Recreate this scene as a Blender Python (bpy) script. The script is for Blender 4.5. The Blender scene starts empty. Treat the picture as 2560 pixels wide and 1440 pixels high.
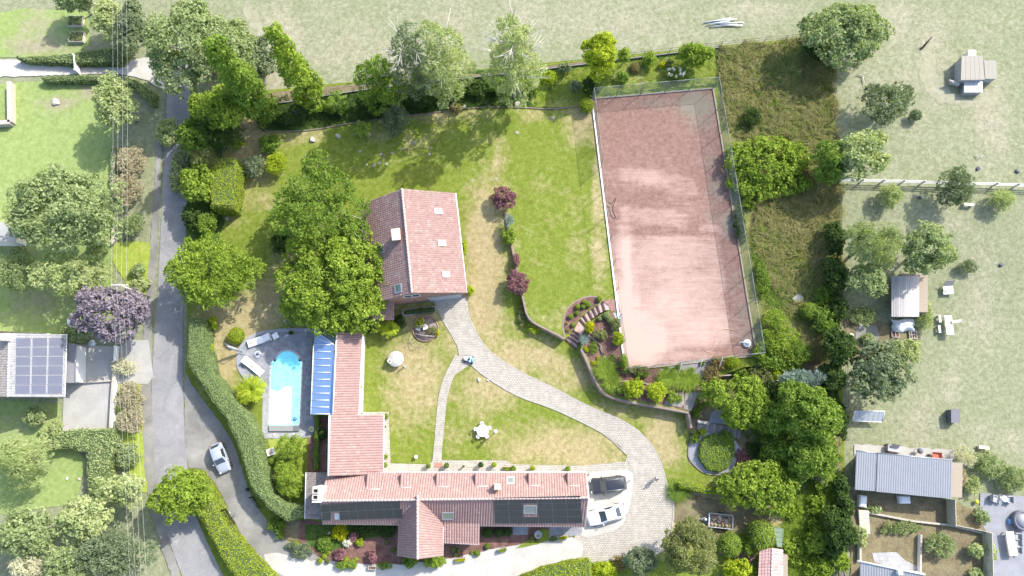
import bpy, bmesh, math, random
import numpy as np
from mathutils import Vector, Matrix
from mathutils.geometry import tessellate_polygon

random.seed(7)
RNG = np.random.default_rng(11)
SC = bpy.context.scene
COL = SC.collection
rad = math.radians

# ------------------------------------------------------------------ camera, sky, sun, exposure
FOC, TILT, CAMH = 1776.0, rad(12.0),90.0          # focal length in photo pixels, lean towards +Y, metres up
cam_d = bpy.data.cameras.new("camera"); cam = bpy.data.objects.new("camera", cam_d); COL.objects.link(cam)
cam_d.sensor_width = 36.0; cam_d.lens = 36.0 * FOC / 2560.0
cam_d.clip_start = 0.5; cam_d.clip_end = 2000.0
cam.location = (0,0, CAMH); cam.rotation_euler = (TILT,0,0)
SC.camera = cam

SUN_EL, SUN_AZ = rad(42.0), math.atan2(0.757,0.653)   # sun stands up-right of the picture
world = bpy.data.worlds.new("World"); SC.world = world; world.use_nodes = True
_nt = world.node_tree; _bg = _nt.nodes["Background"]
_sky = _nt.nodes.new("ShaderNodeTexSky"); _sky.sky_type = 'NISHITA'; _sky.sun_disc = False
_sky.sun_elevation = SUN_EL; _sky.sun_rotation = SUN_AZ; _sky.air_density = 1.0; _sky.dust_density = 2.0
_nt.links.new(_sky.outputs[0], _bg.inputs[0]); _bg.inputs[1].default_value = 0.15
sun_d = bpy.data.lights.new("sun", 'SUN'); sun = bpy.data.objects.new("sun", sun_d); COL.objects.link(sun)
sun_d.energy = 2.65; sun_d.angle = rad(0.6); sun_d.color = (1.0,0.955,0.88)
_c = math.cos(SUN_EL)
sun.rotation_euler = Vector((-math.sin(SUN_AZ) * _c,-math.cos(SUN_AZ) * _c,-math.sin(SUN_EL))).to_track_quat('-Z', 'Y').to_euler()
sun.location = (60,50,70)
SC.view_settings.view_transform = 'Standard'; SC.view_settings.look = 'None'
SC.view_settings.exposure = 1.42; SC.view_settings.gamma = 1.0
SC.view_settings.use_curve_mapping = False
SC.render.engine = 'CYCLES'
SC.cycles.use_denoising = True
SC.cycles.max_bounces = 6; SC.cycles.transparent_max_bounces = 12
SC.cycles.diffuse_bounces = 3; SC.cycles.glossy_bounces = 2; SC.cycles.transmission_bounces = 4
SC.cycles.caustics_reflective = False; SC.cycles.caustics_refractive = False

# ------------------------------------------------------------------ survey: photo pixel + height -> metres
_ct, _st = math.cos(TILT), math.sin(TILT)
def P(px, py, z=0.0):
    u = (px - 1280.0) / FOC; v = (720.0 - py) / FOC
    dz = -_ct + v * _st
    t = (z - CAMH) / dz
    return Vector((u * t,(_st + v * _ct) * t, z))
def mpp(px, py, z=0.0):                               # metres per photo pixel
    v = (720.0 - py) / FOC
    return (CAMH - z) / (_ct - v * _st) / FOC
TERR = 1.4
_Y0, _Y1 = P(1280,850).y, P(1280,480).y
def smooth(t):
    t = min(1.0, max(0.0, t)); return t * t * (3 - 2 * t)
def z_low(x, y):
    return TERR * smooth((y - _Y0) / (_Y1 - _Y0))
U_PX = [(1246,455),(1258,500),(1264,540),(1274,590),(1288,655),(1301,715),(1311,762),(1318,790),(1335,808),
        (1380,830),(1412,848),(1424,838),(1440,812),(1452,793),(1475,774),(1503,757),(1522,752),(1527,774),(1502,786),(1480,801),
        (1467,821),(1457,850),(1452,872),(1468,905),(1486,948),(1507,983),(1540,998),(1600,1010),
        (1660,1020),(1722,1032),(1745,985),(1800,940),(1860,918),(1960,905),(2075,890),(2085,455)]
U_XY = [P(a, b, TERR).xy for a, b in U_PX]
def inpoly(x, y, poly):
    c = False; n = len(poly); j = n - 1
    for i in range(n):
        xi, yi = poly[i][0], poly[i][1]; xj, yj = poly[j][0], poly[j][1]
        if (yi > y) != (yj > y) and x < (xj - xi) * (y - yi) / (yj - yi) + xi: c = not c
        j = i
    return c
def zg(x, y):
    return TERR if inpoly(x, y, U_XY) else z_low(x, y)
def G(px, py, dz=0.0):                                # point on the ground under a pixel
    p = P(px, py,0.7)
    for _ in range(3): p = P(px, py, zg(p.x, p.y))
    p.z += dz
    return p

# ------------------------------------------------------------------ object helpers
def tag(o, label=None, cat=None, group=None, kind=None):
    if label: o["label"] = label
    if cat: o["category"] = cat
    if group: o["group"] = group
    if kind: o["kind"] = kind
    return o
def thing(name, label, cat, loc=(0,0,0), rz=0.0, group=None, scale=1.0):
    o = bpy.data.objects.new(name, None); COL.objects.link(o)
    o.empty_display_size = 0.3
    o.location = loc; o.rotation_euler = (0,0, rz); o.scale = (scale,) * 3
    return tag(o, label, cat, group)
def add(name, me, mat=None, parent=None, loc=None, rz=0.0):
    o = bpy.data.objects.new(name, me); COL.objects.link(o)
    if mat is not None and not me.materials: me.materials.append(mat)
    if parent: o.parent = parent
    if loc is not None: o.location = loc
    if rz: o.rotation_euler = (0,0, rz)
    return o
def copy_tree(o, loc=None, rz=None, parent=None, label=None, group=None, scale=None):
    c = o.copy(); COL.objects.link(c)
    if parent: c.parent = parent
    if loc is not None: c.location = loc
    if rz is not None: c.rotation_euler = (0,0, rz)
    if scale is not None: c.scale = (scale,) * 3
    if label: c["label"] = label
    if group: c["group"] = group
    for ch in o.children: copy_tree(ch, parent=c)
    return c
def np_mesh(name, V, F, smooth_=False):
    V = np.asarray(V, dtype=np.float32); F = np.asarray(F, dtype=np.int32)
    me = bpy.data.meshes.new(name); n, k = F.shape
    me.vertices.add(len(V)); me.vertices.foreach_set("co", V.ravel())
    me.loops.add(n * k); me.loops.foreach_set("vertex_index", F.ravel())
    me.polygons.add(n); me.polygons.foreach_set("loop_start", np.arange(0, n * k, k, dtype=np.int32))
    me.polygons.foreach_set("use_smooth", np.full(n, smooth_, dtype=bool))
    me.update(calc_edges=True)
    return me

class MB:
    """collects simple solids; build() links them as one mesh object"""
    def __init__(s): s.v = []; s.f = []; s.sm = []
    def poly(s, pts, faces, sm=False):
        b = len(s.v); s.v += [tuple(p) for p in pts]; s.f += [tuple(i + b for i in f) for f in faces]; s.sm += [sm] * len(faces); return s
    def box(s, x0, x1, y0, y1, z0, z1):
        return s.poly([(x0, y0, z0),(x1, y0, z0),(x1, y1, z0),(x0, y1, z0),(x0, y0, z1),(x1, y0, z1),(x1, y1, z1),(x0, y1, z1)],
                      [(0,3,2,1),(4,5,6,7),(0,1,5,4),(1,2,6,5),(2,3,7,6),(3,0,4,7)])
    def bbox(s, x0, x1, y0, y1, z0, z1, b=0.02):      # box with its upper edges bevelled
        return s.poly([(x0, y0, z0),(x1, y0, z0),(x1, y1, z0),(x0, y1, z0),(x0, y0, z1 - b),(x1, y0, z1 - b),(x1, y1, z1 - b),(x0, y1, z1 - b),
                       (x0 + b, y0 + b, z1),(x1 - b, y0 + b, z1),(x1 - b, y1 - b, z1),(x0 + b, y1 - b, z1)],
                      [(0,3,2,1),(0,1,5,4),(1,2,6,5),(2,3,7,6),(3,0,4,7),(4,5,9,8),(5,6,10,9),(6,7,11,10),(7,4,8,11),(8,9,10,11)])
    def slab(s, quad, t):                             # four corners, thickened downwards along the normal
        q = [Vector(p) for p in quad]; n = (q[1] - q[0]).cross(q[3] - q[0]).normalized() * t
        if n.z < 0: q = q[::-1]; n = -n
        lo = [p - n for p in q]
        return s.poly(lo + q,[(3,2,1,0),(4,5,6,7),(0,1,5,4),(1,2,6,5),(2,3,7,6),(3,0,4,7)])
    def tube(s, pts, r, n=6, cap=True, sm=True):
        pts = [Vector(p) for p in pts]; k = len(pts)
        rr = r if hasattr(r, '__len__') else [r] * k
        rings = []
        for i, p in enumerate(pts):
            d = (pts[min(i + 1, k - 1)] - pts[max(i - 1,0)])
            if d.length < 1e-6: d = Vector((0,0,1))
            d.normalize(); a = d.cross(Vector((0.31,0.17,1)) if abs(d.z) < 0.9 else Vector((1,0.2,0))).normalized(); b = d.cross(a)
            rings.append([p + (a * math.cos(2 * math.pi * j / n) + b * math.sin(2 * math.pi * j / n)) * rr[i] for j in range(n)])
        vv = [q for ring in rings for q in ring]
        ff = [(i * n + j, i * n + (j + 1) % n,(i + 1) * n + (j + 1) % n,(i + 1) * n + j) for i in range(k - 1) for j in range(n)]
        s.poly(vv, ff, sm)
        if cap:
            b = len(s.v) - len(vv)
            s.f += [tuple(b + j for j in range(n))[::-1], tuple(b + (k - 1) * n + j for j in range(n))]; s.sm += [False, False]
        return s
    def lathe(s, prof, c=(0,0,0), n=20, sm=True):
        cx, cy, cz = c; vv = [(cx + r * math.cos(2 * math.pi * j / n), cy + r * math.sin(2 * math.pi * j / n), cz + z) for r, z in prof for j in range(n)]
        k = len(prof)
        ff = [(i * n + j, i * n + (j + 1) % n,(i + 1) * n + (j + 1) % n,(i + 1) * n + j) for i in range(k - 1) for j in range(n)]
        s.poly(vv, ff, sm)
        b = len(s.v) - len(vv)
        s.f += [tuple(b + j for j in range(n))[::-1], tuple(b + (k - 1) * n + j for j in range(n))]; s.sm += [False, False]
        return s
    def ball(s, c, r, n=10, sq=(1,1,1)):
        prof = [(max(0.001, math.sin(math.pi * i / n)) * r,-math.cos(math.pi * i / n) * r) for i in range(n + 1)]
        b = len(s.v); s.lathe(prof,(0,0,0),2 * n)
        for i in range(b, len(s.v)):
            x, y, z = s.v[i]; s.v[i] = (x * sq[0] + c[0], y * sq[1] + c[1], z * sq[2] + c[2])
        return s
    def prism(s, pts, z0, z1):                        # flat polygon (x, y) pulled up from z0 to z1
        n = len(pts); vv = [(p[0], p[1], z0) for p in pts] + [(p[0], p[1], z1) for p in pts]
        s.poly(vv,[(i,(i + 1) % n, n + (i + 1) % n, n + i) for i in range(n)])
        b = len(s.v) - 2 * n
        for tri in tessellate_polygon([[Vector((p[0], p[1],0)) for p in pts]]):
            s.f += [tuple(b + n + i for i in tri), tuple(b + i for i in tri[::-1])]; s.sm += [False, False]
        return s
    def xf(s, m):
        s.v = [tuple(m @ Vector(p)) for p in s.v]; return s
    def mesh(s, name):
        me = bpy.data.meshes.new(name); me.from_pydata(s.v,[], s.f)
        me.polygons.foreach_set("use_smooth", s.sm); me.update()
        bm = bmesh.new(); bm.from_mesh(me); bmesh.ops.recalc_face_normals(bm, faces=bm.faces); bm.to_mesh(me); bm.free()
        return me
    def build(s, name, mat, parent=None, loc=None, rz=0.0, rel=None):
        if rel is not None:
            s.v = [(x - rel[0], y - rel[1], z - rel[2]) for x, y, z in s.v]
        return add(name, s.mesh(name), mat, parent, loc, rz)

ORD = ['first', 'second', 'third', 'fourth', 'fifth', 'sixth', 'seventh', 'eighth', 'ninth', 'tenth', 'eleventh', 'twelfth', 'thirteenth', 'fourteenth']
# ------------------------------------------------------------------ materials
MATS = {}
def _base(name):
    m = bpy.data.materials.new(name); m.use_nodes = True; nt = m.node_tree
    return m, nt, nt.nodes["Principled BSDF"]
def N(nt, typ, **kw):
    n = nt.nodes.new(typ)
    for k, v in kw.items():
        if k in n.inputs: n.inputs[k].default_value = v
        else: setattr(n, k, v)
    return n
def ramp(nt, fac, stops):
    r = nt.nodes.new("ShaderNodeValToRGB"); e = r.color_ramp.elements
    while len(e) < len(stops): e.new(0.5)
    for el,(p, c) in zip(e, stops): el.position = p; el.color = (*c,1)
    nt.links.new(fac, r.inputs[0]); return r.outputs[0]
def mixc(nt, fac, a, b, mode='MIX'):
    m = nt.nodes.new("ShaderNodeMix"); m.data_type = 'RGBA'; m.blend_type = mode; m.clamp_factor = True
    for sock, val in ((m.inputs[0], fac),(m.inputs[6], a),(m.inputs[7], b)):
        if hasattr(val, 'is_linked'): nt.links.new(val, sock)
        elif isinstance(val,(int, float)): sock.default_value = val
        else: sock.default_value = (*val,1)
    return m.outputs[2]
def fmath(nt, op, a, b=0.0, clamp=False):
    m = nt.nodes.new("ShaderNodeMath"); m.operation = op; m.use_clamp = clamp
    for sock, val in ((m.inputs[0], a),(m.inputs[1], b)):
        if hasattr(val, 'is_linked'): nt.links.new(val, sock)
        else: sock.default_value = val
    return m.outputs[0]
def pos(nt, obj=False):
    if obj: return N(nt, "ShaderNodeTexCoord").outputs["Object"]
    return N(nt, "ShaderNodeNewGeometry").outputs["Position"]
def noise(nt, vec, scale, detail=4.0, rough=0.6, dist=0.0):
    n = N(nt, "ShaderNodeTexNoise"); n.inputs["Scale"].default_value = scale; n.inputs["Detail"].default_value = detail
    n.inputs["Roughness"].default_value = rough; n.inputs["Distortion"].default_value = dist
    nt.links.new(vec, n.inputs["Vector"]); return n.outputs["Fac"]
def bump(nt, bsdf, h, strength=0.5, dist=0.05):
    b = N(nt, "ShaderNodeBump"); b.inputs["Strength"].default_value = strength; b.inputs["Distance"].default_value = dist
    nt.links.new(h, b.inputs["Height"]); nt.links.new(b.outputs[0], bsdf.inputs["Normal"])
def m_plain(name, col, rough=0.6, metal=0.0, var=0.12, scale=3.0, bmp=0.0, spec=0.4, coat=0.0):
    if name in MATS: return MATS[name]
    m, nt, b = _base(name)
    n = noise(nt, pos(nt, True), scale,5)
    c = mixc(nt, n, tuple(x * (1 - var) for x in col), tuple(min(1, x * (1 + var)) for x in col))
    nt.links.new(c, b.inputs["Base Color"]); b.inputs["Roughness"].default_value = rough; b.inputs["Metallic"].default_value = metal
    b.inputs["Specular IOR Level"].default_value = spec; b.inputs["Coat Weight"].default_value = coat
    if bmp: bump(nt, b, noise(nt, pos(nt, True), scale * 6,4), bmp,0.02)
    MATS[name] = m; return m
def m_ground(name, stops, scale=0.6, fine=9.0, fine_amt=0.35, rough=0.95, bmp=0.5, second=None, dist=0.3):
    """mottled ground: large noise through a ramp, fine speckle on top"""
    if name in MATS: return MATS[name]
    m, nt, b = _base(name); p = pos(nt)
    c = ramp(nt, noise(nt, p, scale,6,0.65, dist), stops)
    f = noise(nt, p, fine,5,0.75)
    if second:
        f2 = noise(nt, p, second[1],5,0.7)
        c = mixc(nt, ramp(nt, f2,[(second[2],(0,0,0)),(min(1, second[2] + 0.12),(1,1,1))]), c, second[0])
    g = ramp(nt, f,[(0.3,(1 - fine_amt,) * 3),(0.7,(1 + fine_amt,) * 3)])
    nt.links.new(mixc(nt,1.0, c, g, 'MULTIPLY'), b.inputs["Base Color"])
    b.inputs["Roughness"].default_value = rough; b.inputs["Specular IOR Level"].default_value = 0.15
    if bmp: bump(nt, b, f, bmp,0.06)
    MATS[name] = m; return m
LEAF_K = 1.9
def m_leaf(name, cols, trans=0.42, scale=0.35, gloss=0.12, var=1.0, patch=None):
    """leaves: every leaf its own shade, slow drift through the crown, some light through the blade"""
    if name in MATS: return MATS[name]
    if not name.startswith(("leaf_outer", "petal", "leaf_lime")): cols = [tuple(x * LEAF_K for x in c) for c in cols]
    m, nt, b = _base(name)
    ri = N(nt, "ShaderNodeNewGeometry")
    p = ri.outputs["Position"]
    n = noise(nt, p, scale,3,0.6)
    f = fmath(nt, 'ADD', fmath(nt, 'MULTIPLY', ri.outputs["Random Per Island"],0.62 * var), fmath(nt, 'MULTIPLY', n,0.75))
    f = fmath(nt, 'SUBTRACT', f,0.18 + 0.31 * (var - 1))
    k = len(cols); c = ramp(nt, f,[((i + 0.15) / (k - 0.7), col) for i, col in enumerate(cols)])
    if patch: c = mixc(nt, ramp(nt, noise(nt, p,0.9,4,0.7),[(patch[1],(0,0,0)),(patch[1] + .1,(.8,) * 3)]), c, patch[0])
    nt.links.new(c, b.inputs["Base Color"]); b.inputs["Roughness"].default_value = 0.7
    b.inputs["Specular IOR Level"].default_value = gloss
    t = N(nt, "ShaderNodeBsdfTranslucent"); nt.links.new(mixc(nt,1.0, c,(1.15,1.2,0.5), 'MULTIPLY'), t.inputs[0])
    mx = N(nt, "ShaderNodeMixShader"); mx.inputs[0].default_value = trans
    nt.links.new(b.outputs[0], mx.inputs[1]); nt.links.new(t.outputs[0], mx.inputs[2])
    nt.links.new(mx.outputs[0], nt.nodes["Material Output"].inputs[0])
    MATS[name] = m; return m
def m_roof(name, base, dark, pale, lichen=(0.33,0.34,0.3), lich_amt=0.62, pale_amt=0.7):
    """fired tiles: a tone of its own for every tile (UV cells), weathering on top"""
    if name in MATS: return MATS[name]
    m, nt, b = _base(name)
    uv = N(nt, "ShaderNodeUVMap"); fl = N(nt, "ShaderNodeVectorMath", operation='FLOOR'); nt.links.new(uv.outputs[0], fl.inputs[0])
    wn = N(nt, "ShaderNodeTexWhiteNoise", noise_dimensions='3D'); nt.links.new(fl.outputs[0], wn.inputs[0])
    c = ramp(nt, wn.outputs[0],[(0.0, dark),(0.4, base),(0.85, base),(1.0, tuple(x * .6 + y * .4 for x, y in zip(base, pale)))])
    p = pos(nt)
    n1 = noise(nt, p,0.55,6,0.7)
    c = mixc(nt, ramp(nt, n1,[(lich_amt,(0,0,0)),(lich_amt + 0.14,(0.8,) * 3)]), c, lichen)
    n2 = noise(nt, p,1.7,5,0.75)
    c = mixc(nt, ramp(nt, n2,[(pale_amt,(0,0,0)),(pale_amt + 0.08,(0.8,) * 3)]), c, pale)
    n3 = noise(nt, p,7.0,4,0.7)
    c = mixc(nt,1.0, c, ramp(nt, n3,[(0.3,(0.8,) * 3),(0.7,(1.15,) * 3)]), 'MULTIPLY')
    nt.links.new(c, b.inputs["Base Color"]); b.inputs["Roughness"].default_value = 0.85; b.inputs["Specular IOR Level"].default_value = 0.2
    MATS[name] = m; return m
def m_brick(name, a, bcol, mortar, scale=1.0, w=0.22, h=0.075, m_size=0.012, flat=False, bmp=0.6, var=0.25, lowvar=None):
    if name in MATS: return MATS[name]
    m, nt, b = _base(name); p = pos(nt)
    if not flat:                                       # run the courses along the wall: use x+y for the length, z for the height
        sx = N(nt, "ShaderNodeSeparateXYZ"); nt.links.new(p, sx.inputs[0])
        cx = N(nt, "ShaderNodeCombineXYZ"); nt.links.new(fmath(nt, 'ADD', sx.outputs[0], sx.outputs[1]), cx.inputs[0]); nt.links.new(sx.outputs[2], cx.inputs[1])
        v = cx.outputs[0]
    else:
        nz = N(nt, "ShaderNodeTexNoise"); nz.inputs["Scale"].default_value = 0.5; nt.links.new(p, nz.inputs[0])
        va = N(nt, "ShaderNodeVectorMath", operation='SCALE'); va.inputs[3].default_value = 0.5; nt.links.new(nz.outputs[1], va.inputs[0])
        vb = N(nt, "ShaderNodeVectorMath", operation='ADD'); nt.links.new(p, vb.inputs[0]); nt.links.new(va.outputs[0], vb.inputs[1])
        v = vb.outputs[0]
    bt = N(nt, "ShaderNodeTexBrick"); nt.links.new(v, bt.inputs[0])
    bt.inputs["Color1"].default_value = (*a,1); bt.inputs["Color2"].default_value = (*bcol,1); bt.inputs["Mortar"].default_value = (*mortar,1)
    bt.inputs["Scale"].default_value = scale; bt.inputs["Mortar Size"].default_value = m_size; bt.inputs["Mortar Smooth"].default_value = 0.3
    bt.inputs["Brick Width"].default_value = w; bt.inputs["Row Height"].default_value = h; bt.inputs["Bias"].default_value = 0.0
    n = noise(nt, p,1.3,6,0.7)
    c = mixc(nt,1.0, bt.outputs[0], ramp(nt, n,[(0.3,(1 - var,) * 3),(0.7,(1 + var,) * 3)]), 'MULTIPLY')
    if lowvar: c = mixc(nt, ramp(nt, noise(nt, p, lowvar[1],5,0.65),[(lowvar[2],(0,0,0)),(lowvar[2] + 0.2,(0.75,) * 3)]), c, lowvar[0])
    nt.links.new(c, b.inputs["Base Color"]); b.inputs["Roughness"].default_value = 0.9; b.inputs["Specular IOR Level"].default_value = 0.2
    if bmp: bump(nt, b, fmath(nt, 'SUBTRACT',1.0, bt.outputs[1]), bmp,0.02)
    MATS[name] = m; return m
def m_glass(name, col, rough=0.06):
    if name in MATS: return MATS[name]
    m, nt, b = _base(name); n = noise(nt, pos(nt),0.8,3)
    nt.links.new(mixc(nt, n, tuple(x * 0.85 for x in col), tuple(min(1, x * 1.15) for x in col)), b.inputs["Base Color"])
    b.inputs["Roughness"].default_value = rough; b.inputs["Specular IOR Level"].default_value = 0.8
    MATS[name] = m; return m
def m_net(name, col, alpha):
    if name in MATS: return MATS[name]
    m, nt, b = _base(name); b.inputs["Base Color"].default_value = (*col,1); b.inputs["Roughness"].default_value = 0.8
    n = noise(nt, pos(nt),0.7,4)
    nt.links.new(ramp(nt, n,[(0.3,(alpha * 0.75,) * 3),(0.7,(min(1, alpha * 1.25),) * 3)]), b.inputs["Alpha"])
    MATS[name] = m; return m

# ================================================================== THE SETTING
def chaikin(pts, n=2, closed=True):
    for _ in range(n):
        q = []
        m = len(pts)
        for i in range(m if closed else m - 1):
            a, b = pts[i], pts[(i + 1) % m]
            q += [(a[0] * .75 + b[0] * .25, a[1] * .75 + b[1] * .25),(a[0] * .25 + b[0] * .75, a[1] * .25 + b[1] * .75)]
        pts = q if closed else [pts[0]] + q + [pts[-1]]
    return pts
def resample(pts, step, closed=True):
    out = []; m = len(pts)
    for i in range(m if closed else m - 1):
        a, b = Vector(pts[i]).to_2d(), Vector(pts[(i + 1) % m]).to_2d()
        k = max(1, int((b - a).length / step))
        out += [a.lerp(b, j / k) for j in range(k)]
    if not closed: out.append(Vector(pts[-1]).to_2d())
    return out
def band(center, widths):                              # ribbon polygon from a centre line (photo pixels)
    L, Rr = [],[]
    for i,(x, y) in enumerate(center):
        a = center[max(0, i - 1)]; b = center[min(len(center) - 1, i + 1)]
        dx, dy = b[0] - a[0], b[1] - a[1]; l = math.hypot(dx, dy); w = (widths[i] if hasattr(widths, '__len__') else widths) / 2
        L.append((x - dy / l * w, y + dx / l * w)); Rr.append((x + dy / l * w, y - dx / l * w))
    return L + Rr[::-1]
def blob_val(px, py, blobs):
    s = 0.0
    for bx, by, rx, ry, a in blobs:
        d = ((px - bx) / rx) ** 2 + ((py - by) / ry) ** 2
        if d < 4: s = max(s, a * math.exp(-d * 0.9)) if a > 0 else s
    return s
def to_px(x, y, z):
    dx, dy, dz = x, y, z - CAMH
    depth = dy * _st - dz * _ct; up = dy * _ct + dz * _st
    return 1280 + FOC * dx / depth,720 - FOC * up / depth
def sheet(name, px, mat, dz, upper=None, rough_edge=0.0, smooth_n=0, cell=1.2, attr=None, kind='structure', parent=None, zfix=None, grid=True, label=None):
    """ground sheet from a photo-pixel outline, cut to a grid and laid on the terrain"""
    pts = chaikin(px, smooth_n) if smooth_n else px
    w = []
    for a, b in pts:
        if zfix is not None: q = P(a, b, zfix)
        elif upper: q = P(a, b, TERR)
        else:
            q = P(a, b,0.5)
            for _ in range(3): q = P(a, b, z_low(q.x, q.y))
        w.append(q.to_2d())
    if rough_edge:
        w = resample(w,0.45)
        w = [Vector((p.x + random.uniform(-1,1) * rough_edge, p.y + random.uniform(-1,1) * rough_edge)) for p in w]
    bm = bmesh.new(); vs = [bm.verts.new((p.x, p.y,0)) for p in w]
    for t in tessellate_polygon([[Vector((p.x, p.y,0)) for p in w]]):
        try: bm.faces.new([vs[i] for i in t])
        except ValueError: pass
    if grid:
        xs = [v.co.x for v in bm.verts]; ys = [v.co.y for v in bm.verts]
        for lo, hi, ax in ((min(xs), max(xs),0),(min(ys), max(ys),1)):
            g = math.floor(lo / cell) * cell + cell
            while g < hi:
                co = (g,0,0) if ax == 0 else (0, g,0); no = (1,0,0) if ax == 0 else (0,1,0)
                bmesh.ops.bisect_plane(bm, geom=bm.verts[:] + bm.edges[:] + bm.faces[:], dist=1e-5, plane_co=co, plane_no=no)
                g += cell
    for v in bm.verts:
        v.co.z = (zfix if zfix is not None else TERR if upper else z_low(v.co.x, v.co.y)) + dz
    bmesh.ops.recalc_face_normals(bm, faces=bm.faces)
    for f in bm.faces:
        if f.normal.z < 0: f.normal_flip()
        f.smooth = True
    me = bpy.data.meshes.new(name); bm.to_mesh(me); bm.free()
    if attr:
        for an, fn in attr.items():
            at = me.attributes.new(an, 'FLOAT', 'POINT')
            at.data.foreach_set("value",[fn(*to_px(v.co.x, v.co.y, v.co.z)) for v in me.vertices])
    o = add(name, me, mat, parent)
    if kind: o["kind"] = kind
    if label: o["label"] = label
    return o

def m_lawn(name, greens, tans, attr="dry", gain=1.0, tuft=.2):
    if name in MATS: return MATS[name]
    m, nt, b = _base(name); p = pos(nt)
    at = N(nt, "ShaderNodeAttribute"); at.attribute_name = attr
    n1 = noise(nt, p,0.32,7,0.72,0.6); n2 = noise(nt, p,1.7,6,0.75,0.3); n3 = noise(nt, p,11.0,5,0.8)
    g = ramp(nt, n2,[(0.28, greens[0]),(0.5, greens[1]),(0.72, greens[2])])
    t = ramp(nt, n2,[(0.3, tans[0]),(0.55, tans[1]),(0.75, tans[2])])
    f = fmath(nt, 'ADD', fmath(nt, 'ADD', fmath(nt, 'MULTIPLY', at.outputs["Fac"],1.0 * gain),0.06), fmath(nt, 'MULTIPLY', fmath(nt, 'SUBTRACT', n1,0.5),1.5))
    f = fmath(nt, 'ADD', f, fmath(nt, 'MULTIPLY', fmath(nt, 'SUBTRACT', n2,0.5),0.55))
    c = mixc(nt, ramp(nt, f,[(0.2,(0,0,0)),(0.75,(1,1,1))]), g, t)
    c = mixc(nt,1.0, c, ramp(nt, n3,[(0.28,(0.66,) * 3),(0.72,(1.32,) * 3)]), 'MULTIPLY')
    tf = noise(nt, p,3.6,3,0.55,0.4)
    c = mixc(nt, ramp(nt, tf,[(.56,(0,0,0)),(.68,(tuft,) * 3)]), c, greens[0])
    nt.links.new(c, b.inputs["Base Color"]); b.inputs["Roughness"].default_value = 1.0; b.inputs["Specular IOR Level"].default_value = 0.05
    bump(nt, b, n3,0.7,0.06)
    MATS[name] = m; return m

DRY = [(1215,620,55,170,.95),(1205,760,60,120,.95),(1300,890,130,55,.75),(1420,935,90,60,.6),(1660,1090,45,80,.85),(1560,1020,80,30,.55),
       (1040,940,90,130,.75),(960,900,40,60,.3),(1130,850,40,60,.6),(1220,970,80,70,.75),(1400,1120,190,70,.72),(1480,1150,110,22,.9),(1150,1100,60,40,.3),
       (1450,300,50,60,.7),(1040,285,180,18,.7),(1330,290,60,16,.6),(1247,400,14,60,.65),(1000,350,160,40,.25),(760,340,60,25,.6),
       (615,350,60,70,1.0),(590,460,24,80,1.0),(640,420,60,60,.7),(640,500,60,40,.45),(600,800,100,60,1.1),(560,900,46,90,.95),(690,740,60,60,1.0),(720,640,40,60,.6),
       (1350,600,70,140,.15),(1440,560,40,120,.3),(1500,480,16,260,.9),(1380,800,60,30,.35),(1760,1290,80,60,1.25),(1690,1340,30,50,1.2),(1900,1290,80,30,1.1),
       (1980,1290,40,40,.3),(1960,1400,40,40,.3),(640,810,60,30,1.0),(1340,470,40,60,.15),(960,790,60,40,.5),(1050,790,60,60,.7),(2040,1240,30,40,.3)]
GREEN_IN = [(0.095,0.13,0.018),(0.15,0.19,0.03),(0.215,0.245,0.06)]
TAN_IN = [(0.23,0.185,0.085),(0.34,0.285,0.15),(0.45,0.39,0.25)]
M_lawn = m_lawn("lawn_grass", GREEN_IN, TAN_IN)
M_meadow = m_lawn("pasture_grass",[(0.14,0.16,0.085),(0.22,0.235,0.14),(0.31,0.31,0.21)],[(0.22,0.205,0.14),(0.31,0.295,0.21),(0.41,0.385,0.295)], tuft=.7)  # dry pale pasture, with the outer white veil also put into its colour
M_neigh = m_lawn("neighbour_grass",[(0.155,0.21,0.065),(0.23,0.295,0.10),(0.30,0.345,0.15)],[(0.22,0.205,0.12),(0.29,0.265,0.175),(0.35,0.32,0.235)])  # paled by the same veil mixed into the colour
M_verge = m_lawn("verge_grass",[(0.18,0.23,0.04),(0.26,0.32,0.055),(0.33,0.36,0.09)],[(0.33,0.28,0.16),(0.40,0.35,0.22),(0.47,0.41,0.28)])
M_asphalt = m_ground("asphalt",[(0.3,(0.19,0.19,0.192)),(0.7,(0.28,0.275,0.27))],0.35,14,0.3,0.9,0.3,((0.34,0.325,0.30),0.8,0.6),0.8)
M_gravel = m_ground("gravel",[(0.3,(0.15,0.145,0.132)),(0.55,(0.235,0.228,0.205)),(0.75,(0.31,0.30,0.27))],0.3,12,0.2,0.95,0.4)  # stained grey, and darkened further to carry the shade on the drive
M_palegravel = m_ground("pale_gravel",[(0.3,(0.36,0.345,0.31)),(0.7,(0.48,0.46,0.42))],0.4,12,0.16,0.95,0.3)
M_mulch = m_ground("bark_mulch",[(0.3,(0.10,0.055,0.045)),(0.6,(0.19,0.11,0.09)),(0.8,(0.25,0.16,0.13))],1.2,9,0.5,1.0,0.9)
M_soil = m_ground("garden_soil",[(0.3,(0.12,0.10,0.06)),(0.6,(0.20,0.17,0.10)),(0.8,(0.16,0.19,0.05))],0.9,8,0.4,1.0,0.8)
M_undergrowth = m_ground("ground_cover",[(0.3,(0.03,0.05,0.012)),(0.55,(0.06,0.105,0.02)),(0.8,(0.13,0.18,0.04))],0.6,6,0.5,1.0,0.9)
M_wild = m_ground("wild_grass_soil",[(0.3,(0.07,0.10,0.02)),(0.5,(0.15,0.155,0.05)),(0.7,(0.23,0.205,0.09))],0.5,7,0.45,1.0,0.9)
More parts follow.
